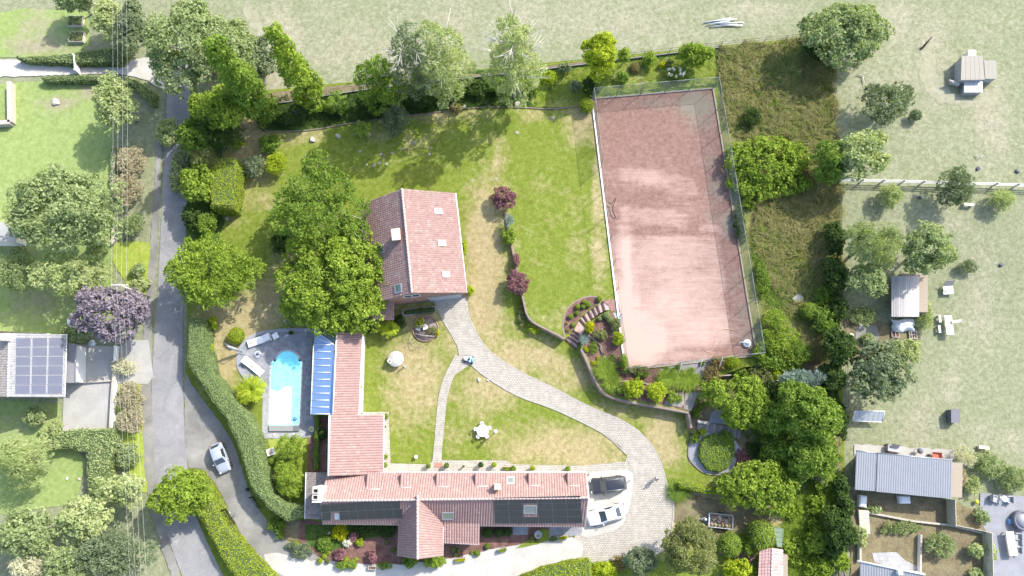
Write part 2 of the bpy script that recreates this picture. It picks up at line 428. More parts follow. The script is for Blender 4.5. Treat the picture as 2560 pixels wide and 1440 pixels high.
M_setts = m_brick("cobble_setts",(0.37,0.342,0.292),(0.44,0.407,0.35),(0.215,0.20,0.172),1.0,0.30,0.21,0.026, True,0.8,0.16,((0.46,0.41,0.37),0.35,0.55))
M_slab = m_brick("slate_paving",(0.215,0.22,0.235),(0.27,0.275,0.29),(0.13,0.135,0.145),1.0,0.62,0.62,0.012, True,0.3,0.25)
M_paleslab = m_brick("pale_paving",(0.28,0.285,0.295),(0.34,0.34,0.345),(0.2,0.2,0.2),1.0,0.5,0.5,0.012, True,0.3,0.2)
M_concrete = m_ground("concrete",[(0.3,(0.30,0.29,0.27)),(0.7,(0.38,0.37,0.34))],0.5,10,0.12,0.9,0.2)
M_brickpath = m_brick("red_brick_paving",(0.26,0.14,0.12),(0.34,0.2,0.17),(0.14,0.10,0.09),1.0,0.22,0.11,0.012, True,0.5)

# --- one ground sheet reaching the horizon
def make_ground():
    def lines(lo, hi, step, far):
        a = list(np.arange(lo, hi + 0.01, step)); return [-far,-far * .5,-far * .25] + a + [far * .25, far * .5, far]
    xs, ys = lines(-96,96,1.5,900), lines(-42,84,1.5,900)
    V = np.array([(x, y, z_low(x, y) - 0.06) for y in ys for x in xs]); nx = len(xs)
    F = [(j * nx + i, j * nx + i + 1,(j + 1) * nx + i + 1,(j + 1) * nx + i) for j in range(len(ys) - 1) for i in range(nx - 1)]
    me = np_mesh("ground", V, F, True)
    at = me.attributes.new("dry", 'FLOAT', 'POINT')
    B = [(1500,60,400,80,.45),(900,120,200,120,.4),(700,120,60,120,.9),(2330,150,60,180,.6),(2420,60,120,60,.3),(2250,230,150,60,.45),(2420,330,150,80,.3),(2380,960,40,40,.6),(2500,1100,120,50,.4),(2300,1050,60,60,.5),(1900,30,120,30,.7),(1300,40,40,90,.6),(2480,300,60,120,.7),(2350,560,90,40,.5),(2450,760,60,160,.5),(2240,40,60,90,.6),(1120,60,60,60,.6)]
    vals = []
    for v in V:
        vals.append(blob_val(*to_px(*v), B) if abs(v[0]) < 100 and -45 < v[1] < 90 else 0.2)
    at.data.foreach_set("value", vals)
    tag(add("ground", me, M_meadow), kind='structure')
make_ground()
dryf = {"dry": lambda a, b: blob_val(a, b, DRY)}
sheet("lawn",[(474,244),(1250,168),(2077,88),(2090,480),(2104,880),(2122,1560),(440,1560),(466,900)], M_lawn,0.0, attr=dryf, cell=1.0)
sheet("upper_lawn", U_PX, M_lawn,0.02, upper=True, attr=dryf, cell=1.0)
sheet("wild_meadow",[(1792,118),(2074,96),(2086,470),(1990,480),(1815,470),(1800,300)], M_wild,0.03, rough_edge=0.25, cell=1.2)
sheet("wild_meadow",[(1815,456),(2083,456),(2092,886),(1960,902),(1890,900),(1850,650)], M_wild,0.045, upper=True, rough_edge=0.2)
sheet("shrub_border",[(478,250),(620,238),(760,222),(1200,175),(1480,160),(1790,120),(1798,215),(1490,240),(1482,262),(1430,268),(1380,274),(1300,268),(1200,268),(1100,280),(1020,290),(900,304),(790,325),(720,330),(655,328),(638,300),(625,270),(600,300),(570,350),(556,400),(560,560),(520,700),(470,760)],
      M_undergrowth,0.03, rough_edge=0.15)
sheet("bank_grass",[(1330,185),(1490,165),(1790,130),(1796,210),(1490,238),(1478,262),(1420,270),(1340,266),(1310,240)], M_lawn,0.05, rough_edge=0.2, attr={"dry": lambda a, b: 0.12})
sheet("soil_track",[(760,222),(1000,200),(1220,182),(1480,152),(1480,160),(1220,192),(1000,212),(830,236),(740,262),(620,240)], M_soil,0.045, rough_edge=0.1)
# --- paved and gravelled ways
ROAD_C = [(452,150),(446,260),(440,400),(434,560),(428,720),(420,860),(418,1000),(424,1150),(442,1280),(476,1370),(520,1470),(560,1560)]
sheet("road", band(ROAD_C,[58,58,60,62,66,72,80,84,84,88,96,100]), M_asphalt,0.035, smooth_n=1)
sheet("road_verge", band([(398,330),(394,480),(384,640),(372,780),(366,900),(366,1000),(374,1140),(386,1260),(420,1380),(452,1470)],[14,14,18,22,22,26,26,26,24,24]), M_gravel,0.05, rough_edge=0.12)
DRIVE = [(462,925),(478,960),(510,1000),(548,1050),(585,1110),(604,1170),(624,1230),(650,1275),(680,1318),(722,1355),(770,1378),(830,1396),(920,1404),(1010,1404),(1130,1392),(1260,1362),(1350,1354),(1456,1340),(1456,1402),(1330,1428),(1180,1470),(980,1490),(800,1476),(690,1440),(650,1405),(620,1362),(590,1312),(562,1250),(530,1195),(500,1170),(462,1170)]
sheet("driveway", DRIVE, M_gravel,0.05, smooth_n=1, rough_edge=0.06)
sheet("drive_apron",[(1455,1338),(1456,1402),(1330,1428),(1180,1470),(980,1490),(800,1476),(700,1438),(650,1390),(700,1380),(760,1400),(830,1402),(920,1408),(1010,1408),(1130,1396),(1260,1366),(1350,1356)], M_palegravel,0.064, smooth_n=1, rough_edge=0.1)
SETTS = [(1084,751),(1105,800),(1128,838),(1144,868),(1148,892),(1130,922),(1118,950),(1176,912),(1210,940),(1250,965),(1290,990),(1340,1008),(1380,1020),(1430,1045),(1465,1060),(1520,1090),(1550,1115),(1568,1138),(1560,1165),(1560,1210),(1550,1280),(1520,1312),(1436,1335),(1440,1404),(1480,1406),(1560,1398),(1625,1396),(1668,1372),(1677,1345),(1683,1290),(1684,1240),(1668,1215),(1660,1180),(1645,1138),(1620,1100),(1596,1075),(1570,1058),(1540,1042),(1500,1028),(1440,1000),(1380,967),(1340,950),(1300,930),(1262,908),(1230,885),(1200,850),(1175,800),(1166,741)]
sheet("cobbled_drive", SETTS, M_setts,0.06)
sheet("footpath", band([(1150,892),(1132,922),(1117,955),(1107,995),(1102,1040),(1098,1090),(1094,1130),(1092,1168)],[26,22,22,22,22,21,21,26]), M_setts,0.072)
sheet("house_path",[(905,1030),(972,1030),(977,1158),(1072,1161),(1086,1150),(1265,1151),(1282,1161),(1460,1164),(1560,1154),(1576,1150),(1582,1176),(1466,1186),(960,1190),(955,1050),(905,1045)], M_setts,0.085)
sheet("wall_strip",[(903,838),(914,838),(908,1032),(897,1032)], M_concrete,0.03)
sheet("parking_pad",[(1462,1182),(1520,1176),(1581,1172),(1584,1212),(1571,1285),(1548,1322),(1500,1336),(1455,1348),(1440,1310)], M_palegravel,0.098, smooth_n=1)
# low stone kerbs along the cobbles
M_edge = m_plain("border_brick",(0.20,0.155,0.13),0.95,0,0.35,4,0.4)
M_kerb = m_plain("kerb_stone",(0.36,0.34,0.31),0.9,0,0.2,4,0.4)
def kerb(pxs, w=0.12, h=0.1, name="kerb", mat=None, upper=False, z0=-0.1, n=1):
    pts = [p for p in chaikin(pxs, n, False)]
    q = []
    for a, b in pts:
        p = G(a, b) if not upper else P(a, b, TERR)
        q.append(p)
    mb = MB(); prev = None; vs = []; fs = []
    for i, p in enumerate(q):
        d = (q[min(i + 1, len(q) - 1)] - q[max(0, i - 1)]); d.z = 0; d.normalize(); s = Vector((-d.y, d.x,0)) * w / 2
        vs += [p + s + Vector((0,0, z0)), p + s + Vector((0,0, h)), p - s + Vector((0,0, h)), p - s + Vector((0,0, z0))]
        if i:
            b = 4 * (i - 1); fs += [(b + j, b + j + 1, b + 5 + j, b + 4 + j) for j in range(3)]
    fs += [(0,3,2,1),(len(vs) - 4, len(vs) - 3, len(vs) - 2, len(vs) - 1)]
    mb.poly(vs, fs); o = mb.build(name, mat or M_kerb); o["kind"] = 'structure'; return o
kerb([(1163,757),(1175,800),(1200,850),(1230,885),(1300,930),(1380,967),(1440,1000),(1500,1028),(1570,1058),(1620,1100),(1645,1138),(1660,1180),(1668,1215),(1684,1240)],0.12,0.09)
kerb([(1684,1240),(1683,1290),(1677,1345)],0.14,0.12)
kerb([(1178,912),(1210,940),(1290,990),(1380,1020),(1465,1060),(1520,1090),(1566,1136)],0.12,0.09)
kerb([(640,268),(638,300),(655,328),(720,330),(790,325),(900,304),(1020,290),(1100,280),(1200,268),(1300,269),(1380,274),(1430,268),(1478,262)],0.14,0.14, "border_edging", M_edge)
kerb([(556,400),(560,372),(575,348),(600,318)],0.14,0.14, "border_edging", M_edge)

# --- tennis court: clay on its own level terrace
CT = [(1479,248),(1782,222),(1891,889),(1562,926)]
PALE = [(1560,800,40,110,1.4),(1600,850,70,70,1.4),(1560,640,24,90,.75),(1680,760,120,110,.5),(1650,640,110,60,.42),(1740,820,110,60,.55),(1620,450,90,40,.3),(1690,480,60,30,.25),(1660,530,110,34,.28),(1790,560,40,24,.25),(1700,890,90,20,.5)]
MOSS = [(1740,262,60,40,1.0),(1750,300,60,50,.6),(1775,400,30,60,.5),(1790,470,40,60,.6),(1820,560,20,40,.9),(1640,260,90,22,.55),(1840,700,30,60,.5),(1870,850,40,60,.6),(1500,300,30,40,.45),(1860,780,22,40,.7),(1780,540,24,40,.5)]
def pale_fn(a, b):
    v = blob_val(a, b, PALE)
    for q, amt in (((1552,598),(1572,592),(1582,756),(1568,756)),.4),(((1572,590),(1798,590),(1828,860),(1600,880)),.24),(((1548,418),(1640,422),(1740,450),(1738,486),(1640,466),(1548,446)),.2),(((1548,518),(1720,532),(1720,570),(1552,552)),.2),(((1800,566),(1806,586),(1750,580),(1752,562)),.25):
        if inpoly(a, b, q): v = min(1.0, v + amt)
    if 582 < b < 590 and a < 1800: v *= 0.6
    return v
def m_clay():
    m, nt, b = _base("court_clay"); p = pos(nt)
    a1 = N(nt, "ShaderNodeAttribute"); a1.attribute_name = "pale"; a2 = N(nt, "ShaderNodeAttribute"); a2.attribute_name = "moss"
    n1 = noise(nt, p,0.45,7,0.75,0.5); n2 = noise(nt, p,2.4,7,0.8,0.2)
    mp = N(nt, "ShaderNodeMapping"); mp.inputs["Scale"].default_value = (0.35,3.2,1); mp.inputs["Rotation"].default_value = (0,0, rad(-8)); nt.links.new(p, mp.inputs[0])
    n3 = noise(nt, mp.outputs[0],1.0,6,0.75)
    c = ramp(nt, n2,[(0.28,(0.125,0.078,0.064)),(0.48,(0.205,0.124,0.102)),(0.64,(0.265,0.17,0.143)),(0.78,(0.37,0.26,0.225))])
    f = fmath(nt, 'ADD', fmath(nt, 'MULTIPLY', a1.outputs["Fac"],1.1), fmath(nt, 'MULTIPLY', fmath(nt, 'SUBTRACT', n1,0.5),1.0))
    f = fmath(nt, 'ADD', f, fmath(nt, 'MULTIPLY', fmath(nt, 'SUBTRACT', n3,0.5),1.2))
    c = mixc(nt, ramp(nt, f,[(0.12,(0,0,0)),(0.6,(0.6,) * 3),(1.0,(1,1,1))]), c,(0.43,0.31,0.262))
    g = fmath(nt, 'ADD', a2.outputs["Fac"], fmath(nt, 'MULTIPLY', fmath(nt, 'SUBTRACT', n2,0.5),1.6))
    c = mixc(nt, ramp(nt, g,[(0.35,(0,0,0)),(0.75,(0.7,) * 3)]), c,(0.19,0.195,0.15))
    n4 = noise(nt, p,9.0,5,0.8)
    c = mixc(nt,1.0, c, ramp(nt, n4,[(0.28,(0.78,) * 3),(0.72,(1.2,) * 3)]), 'MULTIPLY')
    nt.links.new(c, b.inputs["Base Color"]); b.inputs["Roughness"].default_value = 1.0; b.inputs["Specular IOR Level"].default_value = 0.05
    bump(nt, b, n4,0.5,0.04)
    return m
sheet("tennis_court", CT, m_clay(),0.06, upper=True, cell=0.5, attr={"pale": pale_fn, "moss": lambda a, b: blob_val(a, b, MOSS)})
# --- planting beds, yard, pool terrace, pond
sheet("planting_bed",[(1458,868),(1476,905),(1494,948),(1513,976),(1545,990),(1600,1002),(1660,1012),(1724,1028),(1745,982),(1780,930),(1800,905),(1562,930),(1548,850),(1530,776),(1505,790),(1483,804),(1470,824)], M_mulch,0.05, upper=True)
sheet("steps_bed",[(1409,800),(1414,780),(1430,762),(1452,748),(1475,741),(1502,745),(1505,754),(1476,770),(1452,789),(1438,812),(1424,834),(1416,836),(1410,822)], M_mulch,0.06, upper=True, smooth_n=1)
sheet("pond_garden",[(1725,1035),(1745,985),(1800,940),(1900,910),(2090,890),(2105,1200),(1990,1240),(1830,1260),(1800,1186),(1720,1160)], M_soil,0.02, rough_edge=0.1)
sheet("front_garden",[(752,1300),(830,1306),(990,1306),(1110,1300),(1455,1318),(1452,1330),(1405,1345),(1345,1356),(1260,1366),(1130,1396),(1010,1410),(920,1410),(830,1400),(780,1384),(745,1350)], M_mulch,0.075, rough_edge=0.08)
sheet("front_lawn_patch",[(1285,1372),(1320,1350),(1345,1322),(1375,1322),(1378,1348),(1352,1358)], M_lawn,0.09, rough_edge=0.06, attr={"dry": lambda a, b: 0.0})
sheet("front_lawn_patch",[(760,1312),(830,1310),(985,1312),(985,1340),(920,1345),(860,1370),(800,1384),(770,1360)], M_undergrowth,0.09, rough_edge=0.12)
sheet("front_slabs",[(1282,1312),(1320,1312),(1320,1337),(1282,1337)], M_slab,0.1)
sheet("front_slabs",[(1373,1312),(1456,1316),(1454,1333),(1405,1346),(1373,1346)], M_slab,0.1)
sheet("garage_verge",[(718,1300),(752,1298),(752,1345),(735,1352),(705,1345),(690,1320)], M_soil,0.07, rough_edge=0.08)
sheet("yard",[(1684,1250),(1720,1232),(1800,1250),(1880,1262),(1925,1285),(1905,1310),(1820,1335),(1760,1345),(1690,1350)], M_soil,0.02, rough_edge=0.2)
POOL_T = [(788,826),(735,824),(690,826),(650,832),(620,846),(602,868),(595,892),(598,918),(612,942),(635,962),(658,985),(657,1040),(655,1096),(745,1096),(788,1092),(785,1040),(776,1034),(778,900),(784,828)]
sheet("pool_garden",[(525,800),(600,795),(790,800),(800,830),(790,1040),(824,1040),(824,1182),(770,1185),(766,1250),(690,1240),(660,1100),(640,1040),(590,985),(545,930),(530,860)], M_lawn,0.015, attr=dryf)
sheet("pool_terrace",[(808,824) if i == 0 else p for i, p in enumerate(POOL_T)], M_slab,0.04, smooth_n=1)
sheet("pool_surround",[(657,985),(676,980),(680,1062),(748,1064),(770,1082),(745,1096),(655,1096)], M_paleslab,0.055)
sheet("bark_strip",[(788,1042),(822,1042),(822,1182),(770,1184),(772,1096),(786,1092)], M_mulch,0.05)
sheet("bed_edge_grass",[(672,1098),(768,1098),(768,1120),(720,1150),(676,1150)], M_verge,0.07, rough_edge=0.1, attr={"dry": lambda a, b: 0.0})
# --- neighbours' ground
sheet("neighbour_lawn",[(-40,215),(45,205),(272,198),(285,250),(288,460),(285,640),(270,830),(160,835),(-40,835)], M_neigh,0.0, attr={"dry": lambda a, b: blob_val(a, b,[(150,255,50,16,.8),(240,230,60,20,.7),(30,620,50,90,.4),(100,760,80,40,.5)])})
sheet("neighbour_lawn",[(-40,40),(60,20),(220,30),(225,110),(180,140),(-40,145)], M_neigh,0.0, attr={"dry": lambda a, b: blob_val(a, b,[(110,115,90,26,.8),(90,50,60,40,.5)])})
sheet("neighbour_lawn",[(-40,1010),(20,1000),(150,1010),(160,1090),(215,1150),(190,1260),(-40,1290)], M_neigh,0.0, attr={"dry": lambda a, b: blob_val(a, b,[(60,1060,60,40,.5)])})
sheet("neighbour_drive",[(-40,148),(60,150),(190,158),(300,154),(385,140),(420,150),(412,225),(392,218),(360,196),(300,184),(190,186),(60,192),(-40,192)], M_palegravel,0.04, smooth_n=1, rough_edge=0.08)
sheet("neighbour_drive",[(168,858),(300,868),(310,850),(372,850),(384,940),(370,960),(286,958),(286,1075),(156,1078),(160,985)], M_concrete,0.058)
sheet("roadside_grass",[(284,602),(384,606),(386,720),(370,740),(330,730),(284,660)], M_verge,0.02, rough_edge=0.1, attr={"dry": lambda a, b: 0.0})
sheet("roadside_grass",[(310,930),(345,920),(366,955),(372,1100),(384,1230),(340,1230),(292,1100),(296,960)], M_verge,0.02, rough_edge=0.1, attr={"dry": lambda a, b: 0.0})
sheet("neighbour_garden",[(2120,1225),(2380,1250),(2460,1290),(2462,1560),(2132,1560)], M_soil,0.03, rough_edge=0.15)
sheet("neighbour_garden",[(2135,1110),(2386,1125),(2384,1150),(2136,1135)], M_concrete,0.03, rough_edge=0.1)
sheet("neighbour_patio",[(2450,1232),(2640,1246),(2640,1560),(2468,1560),(2466,1330),(2448,1300)], m_ground("pale_patio",[(0.3,(0.21,0.215,0.235)),(0.7,(0.28,0.285,0.305))],0.7,8,0.06,0.8,0.1),0.045)
M_worn = m_ground("worn_earth",[(.3,(.21,.215,.135)),(.55,(.29,.28,.195)),(.75,(.34,.32,.245))],.9,8,.3)
sheet("worn_ground",[(2304,112),(2322,104),(2334,140),(2340,190),(2372,226),(2410,246),(2470,244),(2500,214),(2496,238),(2470,262),(2400,268),(2350,258),(2318,236),(2300,180)], M_worn,-0.04, smooth_n=2, rough_edge=0.4)
sheet("worn_ground",[(2358,980),(2380,974),(2400,984),(2402,1004),(2384,1010),(2362,1002)], M_worn,-0.04, smooth_n=2, rough_edge=0.35)
sheet("worn_ground",[(618,0),(640,20),(655,70),(690,140),(706,205),(690,214),(664,150),(636,80),(600,20)], M_worn,-0.04, smooth_n=2, rough_edge=0.4)
sheet("vegetable_plot",[(2110,800),(2200,805),(2300,820),(2300,880),(2150,900),(2110,890)], M_soil,0.03, rough_edge=0.2)
sheet("sand_patch",[(2140,815),(2190,812),(2200,840),(2180,862),(2140,850)], M_gravel,0.05, rough_edge=0.1)
# ================================================================== BUILDINGS
M_tile = m_roof("terracotta_tile",(0.275,0.18,0.162),(0.235,0.148,0.132),(0.44,0.345,0.31), pale_amt=0.62, lich_amt=0.56, lichen=(0.265,0.25,0.215))
M_tile_main = m_roof("terracotta_pantile",(0.33,0.215,0.193),(0.295,0.186,0.166),(0.44,0.335,0.30), lich_amt=0.64, pale_amt=0.72, lichen=(0.235,0.19,0.165))
M_tile_dark = m_roof("weathered_grey_tile",(0.20,0.175,0.155),(0.14,0.125,0.115),(0.33,0.30,0.26))
M_tile_grey = m_roof("concrete_grey_tile",(0.28,0.28,0.28),(0.22,0.22,0.22),(0.34,0.34,0.335), lich_amt=0.8, pale_amt=0.8)
M_brickw = m_brick("red_brick",(0.27,0.13,0.10),(0.36,0.18,0.135),(0.36,0.31,0.26))
M_white = m_plain("white_render",(0.72,0.71,0.68),0.85,0,0.08,1.5,0.2)
M_whitepaint = m_plain("white_paint",(0.78,0.78,0.77),0.5,0,0.05)
M_grey = m_plain("zinc_grey",(0.33,0.35,0.38),0.45,0.3,0.12)
M_lead = m_plain("lead_flashing",(0.30,0.33,0.37),0.5,0.2,0.15)
M_panel = m_plain("solar_black",(0.036,0.036,0.041),0.45,0.0,0.3,0.4,0,0.5)
M_panel_blue = m_plain("solar_blue",(0.075,0.085,0.125),0.3,0.0,0.25,0.6,0,0.5)
M_frame_al = m_plain("aluminium",(0.36,0.37,0.39),0.4,0.6,0.1)
M_darkframe = m_plain("dark_frame",(0.17,0.17,0.175),0.5,0.2)
M_pane = m_glass("window_glass",(0.03,0.04,0.05))
M_paneblind = m_plain("roof_window_blind",(0.62,0.66,0.70),0.25,0,0.06,2,0,0.7)
M_paneblue = m_glass("conservatory_glass",(0.17,0.27,0.47),0.12)
M_metal_w = m_plain("corrugated_steel",(0.25,0.26,0.28),0.5,0.25,0.12,1.2)
M_wood = m_plain("weathered_wood",(0.30,0.25,0.19),0.85,0,0.25,5,0.3)
M_woodpale = m_plain("bleached_wood",(0.47,0.43,0.36),0.85,0,0.18,5,0.3)
M_stone = m_plain("garden_stone",(0.40,0.36,0.31),0.95,0,0.28,3.5,0.6)
M_fieldstone = m_brick("rough_stone_wall",(0.30,0.22,0.19),(0.40,0.31,0.27),(0.20,0.17,0.15),1.0,0.34,0.16,0.02, False,0.9,0.3)
M_dark = m_plain("black_iron",(0.025,0.025,0.027),0.5,0.5)

def tile_slope(name, e0, e1, r1, r0, mat, parent, rel, pitch=0.27, course=0.36, amp=0.035, step=0.028, n_sub=4, thick=0.09):
    """one roof slope: eave e0-e1, ridge r0-r1; real pantile waves and overlapping courses"""
    e0, e1, r0, r1 = (Vector(p) for p in (e0, e1, r0, r1))
    nrm = (e1 - e0).cross(r0 - e0).normalized()
    if nrm.z < 0: nrm = -nrm
    W = max((e1 - e0).length,(r1 - r0).length); L = ((r0 + r1) / 2 - (e0 + e1) / 2).length
    nc = max(2, int(round(W / pitch))); nr = max(1, int(round(L / course)))
    su = [i / (nc * n_sub) for i in range(nc * n_sub + 1)]
    rows = []
    for k in range(nr): rows += [(k / nr, step),((k + 0.999) / nr,0.0)]
    V, UV = [],[]
    for t, off in rows:
        a, b = e0.lerp(r0, t), e1.lerp(r1, t)
        for i, s in enumerate(su):
            w = abs(math.sin(math.pi * s * nc)) ** 0.8
            p = a.lerp(b, s) + nrm * (off + amp * w); V.append(p - Vector(rel)); UV.append((s * nc, t * nr))
    m = len(su); F = []
    for j in range(len(rows) - 1):
        for i in range(m - 1): F.append((j * m + i, j * m + i + 1,(j + 1) * m + i + 1,(j + 1) * m + i))
    me = np_mesh(name, V, F)
    uvl = me.uv_layers.new(name="UVMap"); li = np.zeros(len(F) * 4, dtype=np.int32); me.loops.foreach_get("vertex_index", li)
    U = np.array(UV, dtype=np.float32)[li]
    # keep every quad inside its own tile cell
    q = U.reshape(-1,4,2); ctr = q.mean(axis=1, keepdims=True); q = ctr + (q - ctr) * 0.98
    uvl.data.foreach_set("uv", q.ravel().astype(np.float32))
    bm = bmesh.new(); bm.from_mesh(me)
    if sum(f.normal.z for f in bm.faces) < 0: bmesh.ops.reverse_faces(bm, faces=bm.faces)
    bm.to_mesh(me); bm.free()
    o = add(name, me, mat, parent)
    mb = MB(); mb.slab([e0 - nrm * .02, e1 - nrm * .02, r1 - nrm * .02, r0 - nrm * .02], thick); mb.build("roof_deck", M_wood, parent, rel=rel)
    return o
def ridge_caps(a, b, mat, parent, rel, r=0.13, name="ridge_tile_row", seg=0.42):
    a, b = Vector(a), Vector(b); L = (b - a).length; n = max(2, int(L / seg)); mb = MB()
    for i in range(n):
        p, q = a.lerp(b, i / n), a.lerp(b,(i + 1.06) / n)
        mb.tube([p, q],[r * 1.05, r * 0.93],8)
    o = mb.build(name, mat, parent, rel=rel)
    uv = o.data.uv_layers.new(name="UVMap"); o["kind"] = 'stuff' if False else "ridge"; del o["kind"]
    return o
def quadpt(e0, e1, r1, r0, s, t):
    return Vector(e0).lerp(Vector(e1), s).lerp(Vector(r0).lerp(Vector(r1), s), t)
def on_slope(sl, s0, s1, t0, t1, lift, thick):
    e0, e1, r1, r0 = sl
    n = (Vector(e1) - Vector(e0)).cross(Vector(r0) - Vector(e0)).normalized()
    if n.z < 0: n = -n
    q = [quadpt(*sl, s, t) + n * lift for s, t in ((s0, t0),(s1, t0),(s1, t1),(s0, t1))]
    return q, n
def st_of(sl, px, py):
    """slope coordinates (s, t) of the point seen at a photo pixel"""
    e0, e1, r1, r0 = (Vector(p) for p in sl)
    n = (e1 - e0).cross(r0 - e0); d = P(px, py,0) - Vector((0,0, CAMH)); o = Vector((0,0, CAMH))
    t = (e0 - o).dot(n) / d.dot(n); p = o + d * t
    u = e1 - e0; s = (p - e0).dot(u) / u.dot(u)
    v = r0 - e0; vv = v - u * (v.dot(u) / u.dot(u)); tt = (p - e0).dot(vv) / vv.dot(vv)
    s -= tt * (v.dot(u) / u.dot(u)) if True else 0
    return s, tt
def skylight(sl, px0, py0, px1, py1, parent, rel, glass=None, frame=None, label=None):
    s0, t0 = st_of(sl, px0, py0); s1, t1 = st_of(sl, px1, py1)
    s0, s1 = sorted((s0, s1)); t0, t1 = sorted((t0, t1))
    q, n = on_slope(sl, s0, s1, t0, t1,0.14,0.1)
    c = sum(q, Vector()) / 4
    mb = MB()
    inner = [c + (p - c) * 0.80 for p in q]
    for i in range(4):
        a, b = q[i], q[(i + 1) % 4]; c_, d = inner[(i + 1) % 4], inner[i]
        mb.poly([a, b, c_, d, a - n * .12, b - n * .12, c_ - n * .12, d - n * .12],[(0,1,2,3),(0,4,5,1),(2,6,7,3),(1,5,6,2),(3,7,4,0)])
    o = mb.build("skylight", frame or M_grey, parent, rel=rel)
    g = MB(); g.slab([p - n * 0.03 for p in inner],0.03); g.build("pane", glass or M_paneblind, o, rel=rel)
    if label: o["label"] = label
    return o
def wall_prism(parent, rel, pts, z0, z1, mat=None, name="wall"):
    mb = MB(); mb.prism([(p[0], p[1]) for p in pts], z0, z1); return mb.build(name, mat or M_brickw, parent, rel=rel)
def gutter(a, b, parent, rel, mat=None, r=0.07):
    mb = MB(); mb.tube([a, b], r,6); return mb.build("gutter", mat or M_grey, parent, rel=rel)
def window_on(parent, rel, c, along, w, h, nrm, frame=None, panes=2):
    """upright window: c centre on the wall, along unit vector, nrm outward"""
    c, along, nrm = Vector(c), Vector(along).normalized(), Vector(nrm).normalized(); up = Vector((0,0,1))
    mb = MB(); b = 0.07
    def bar(x0, x1, y0, y1, d=0.07):
        pts = [c + along * x + up * y + nrm * z for z in (0.0, d) for x, y in ((x0, y0),(x1, y0),(x1, y1),(x0, y1))]
        mb.poly(pts,[(0,3,2,1),(4,5,6,7),(0,1,5,4),(1,2,6,5),(2,3,7,6),(3,0,4,7)])
    bar(-w / 2, w / 2,-h / 2,-h / 2 + b); bar(-w / 2, w / 2, h / 2 - b, h / 2)
    for k in range(panes + 1):
        x = -w / 2 + (w - b) * k / panes; bar(x, x + b,-h / 2 + b, h / 2 - b)
    o = mb.build("window", frame or M_whitepaint, parent, rel=rel)
    for k in range(panes):
        x0 = -w / 2 + b + (w - b) * k / panes; x1 = x0 + (w - b) / panes - b
        g = MB(); pts = [c + along * x + up * y + nrm * 0.03 for x, y in ((x0,-h / 2 + b),(x1,-h / 2 + b),(x1, h / 2 - b),(x0, h / 2 - b))]
        g.poly(pts,[(0,1,2,3)]); g.build("pane", M_pane, o, rel=rel)
    return o
def panels(sl, rects, parent, rel, mat, frame, lift=0.13):
    """rects in photo pixels (x0, y0, x1, y1): one solar panel each"""
    for x0, y0, x1, y1 in rects:
        a = st_of(sl, x0, y0); b = st_of(sl, x1, y0); c = st_of(sl, x1, y1); d = st_of(sl, x0, y1)
        e0, e1, r1, r0 = sl
        n = (Vector(e1) - Vector(e0)).cross(Vector(r0) - Vector(e0)).normalized(); n = n if n.z > 0 else -n
        q = [quadpt(*sl, s, t) + n * lift for s, t in (a, b, c, d)]; ctr = sum(q, Vector()) / 4
        mb = MB(); mb.slab([ctr + (p - ctr) * 0.985 for p in q],0.045); o = mb.build("solar_panel", frame, parent, rel=rel)
        g = MB(); g.slab([ctr + (p - ctr) * 0.955 + n * 0.006 for p in q],0.004); g.build("cell_sheet", mat, o, rel=rel)

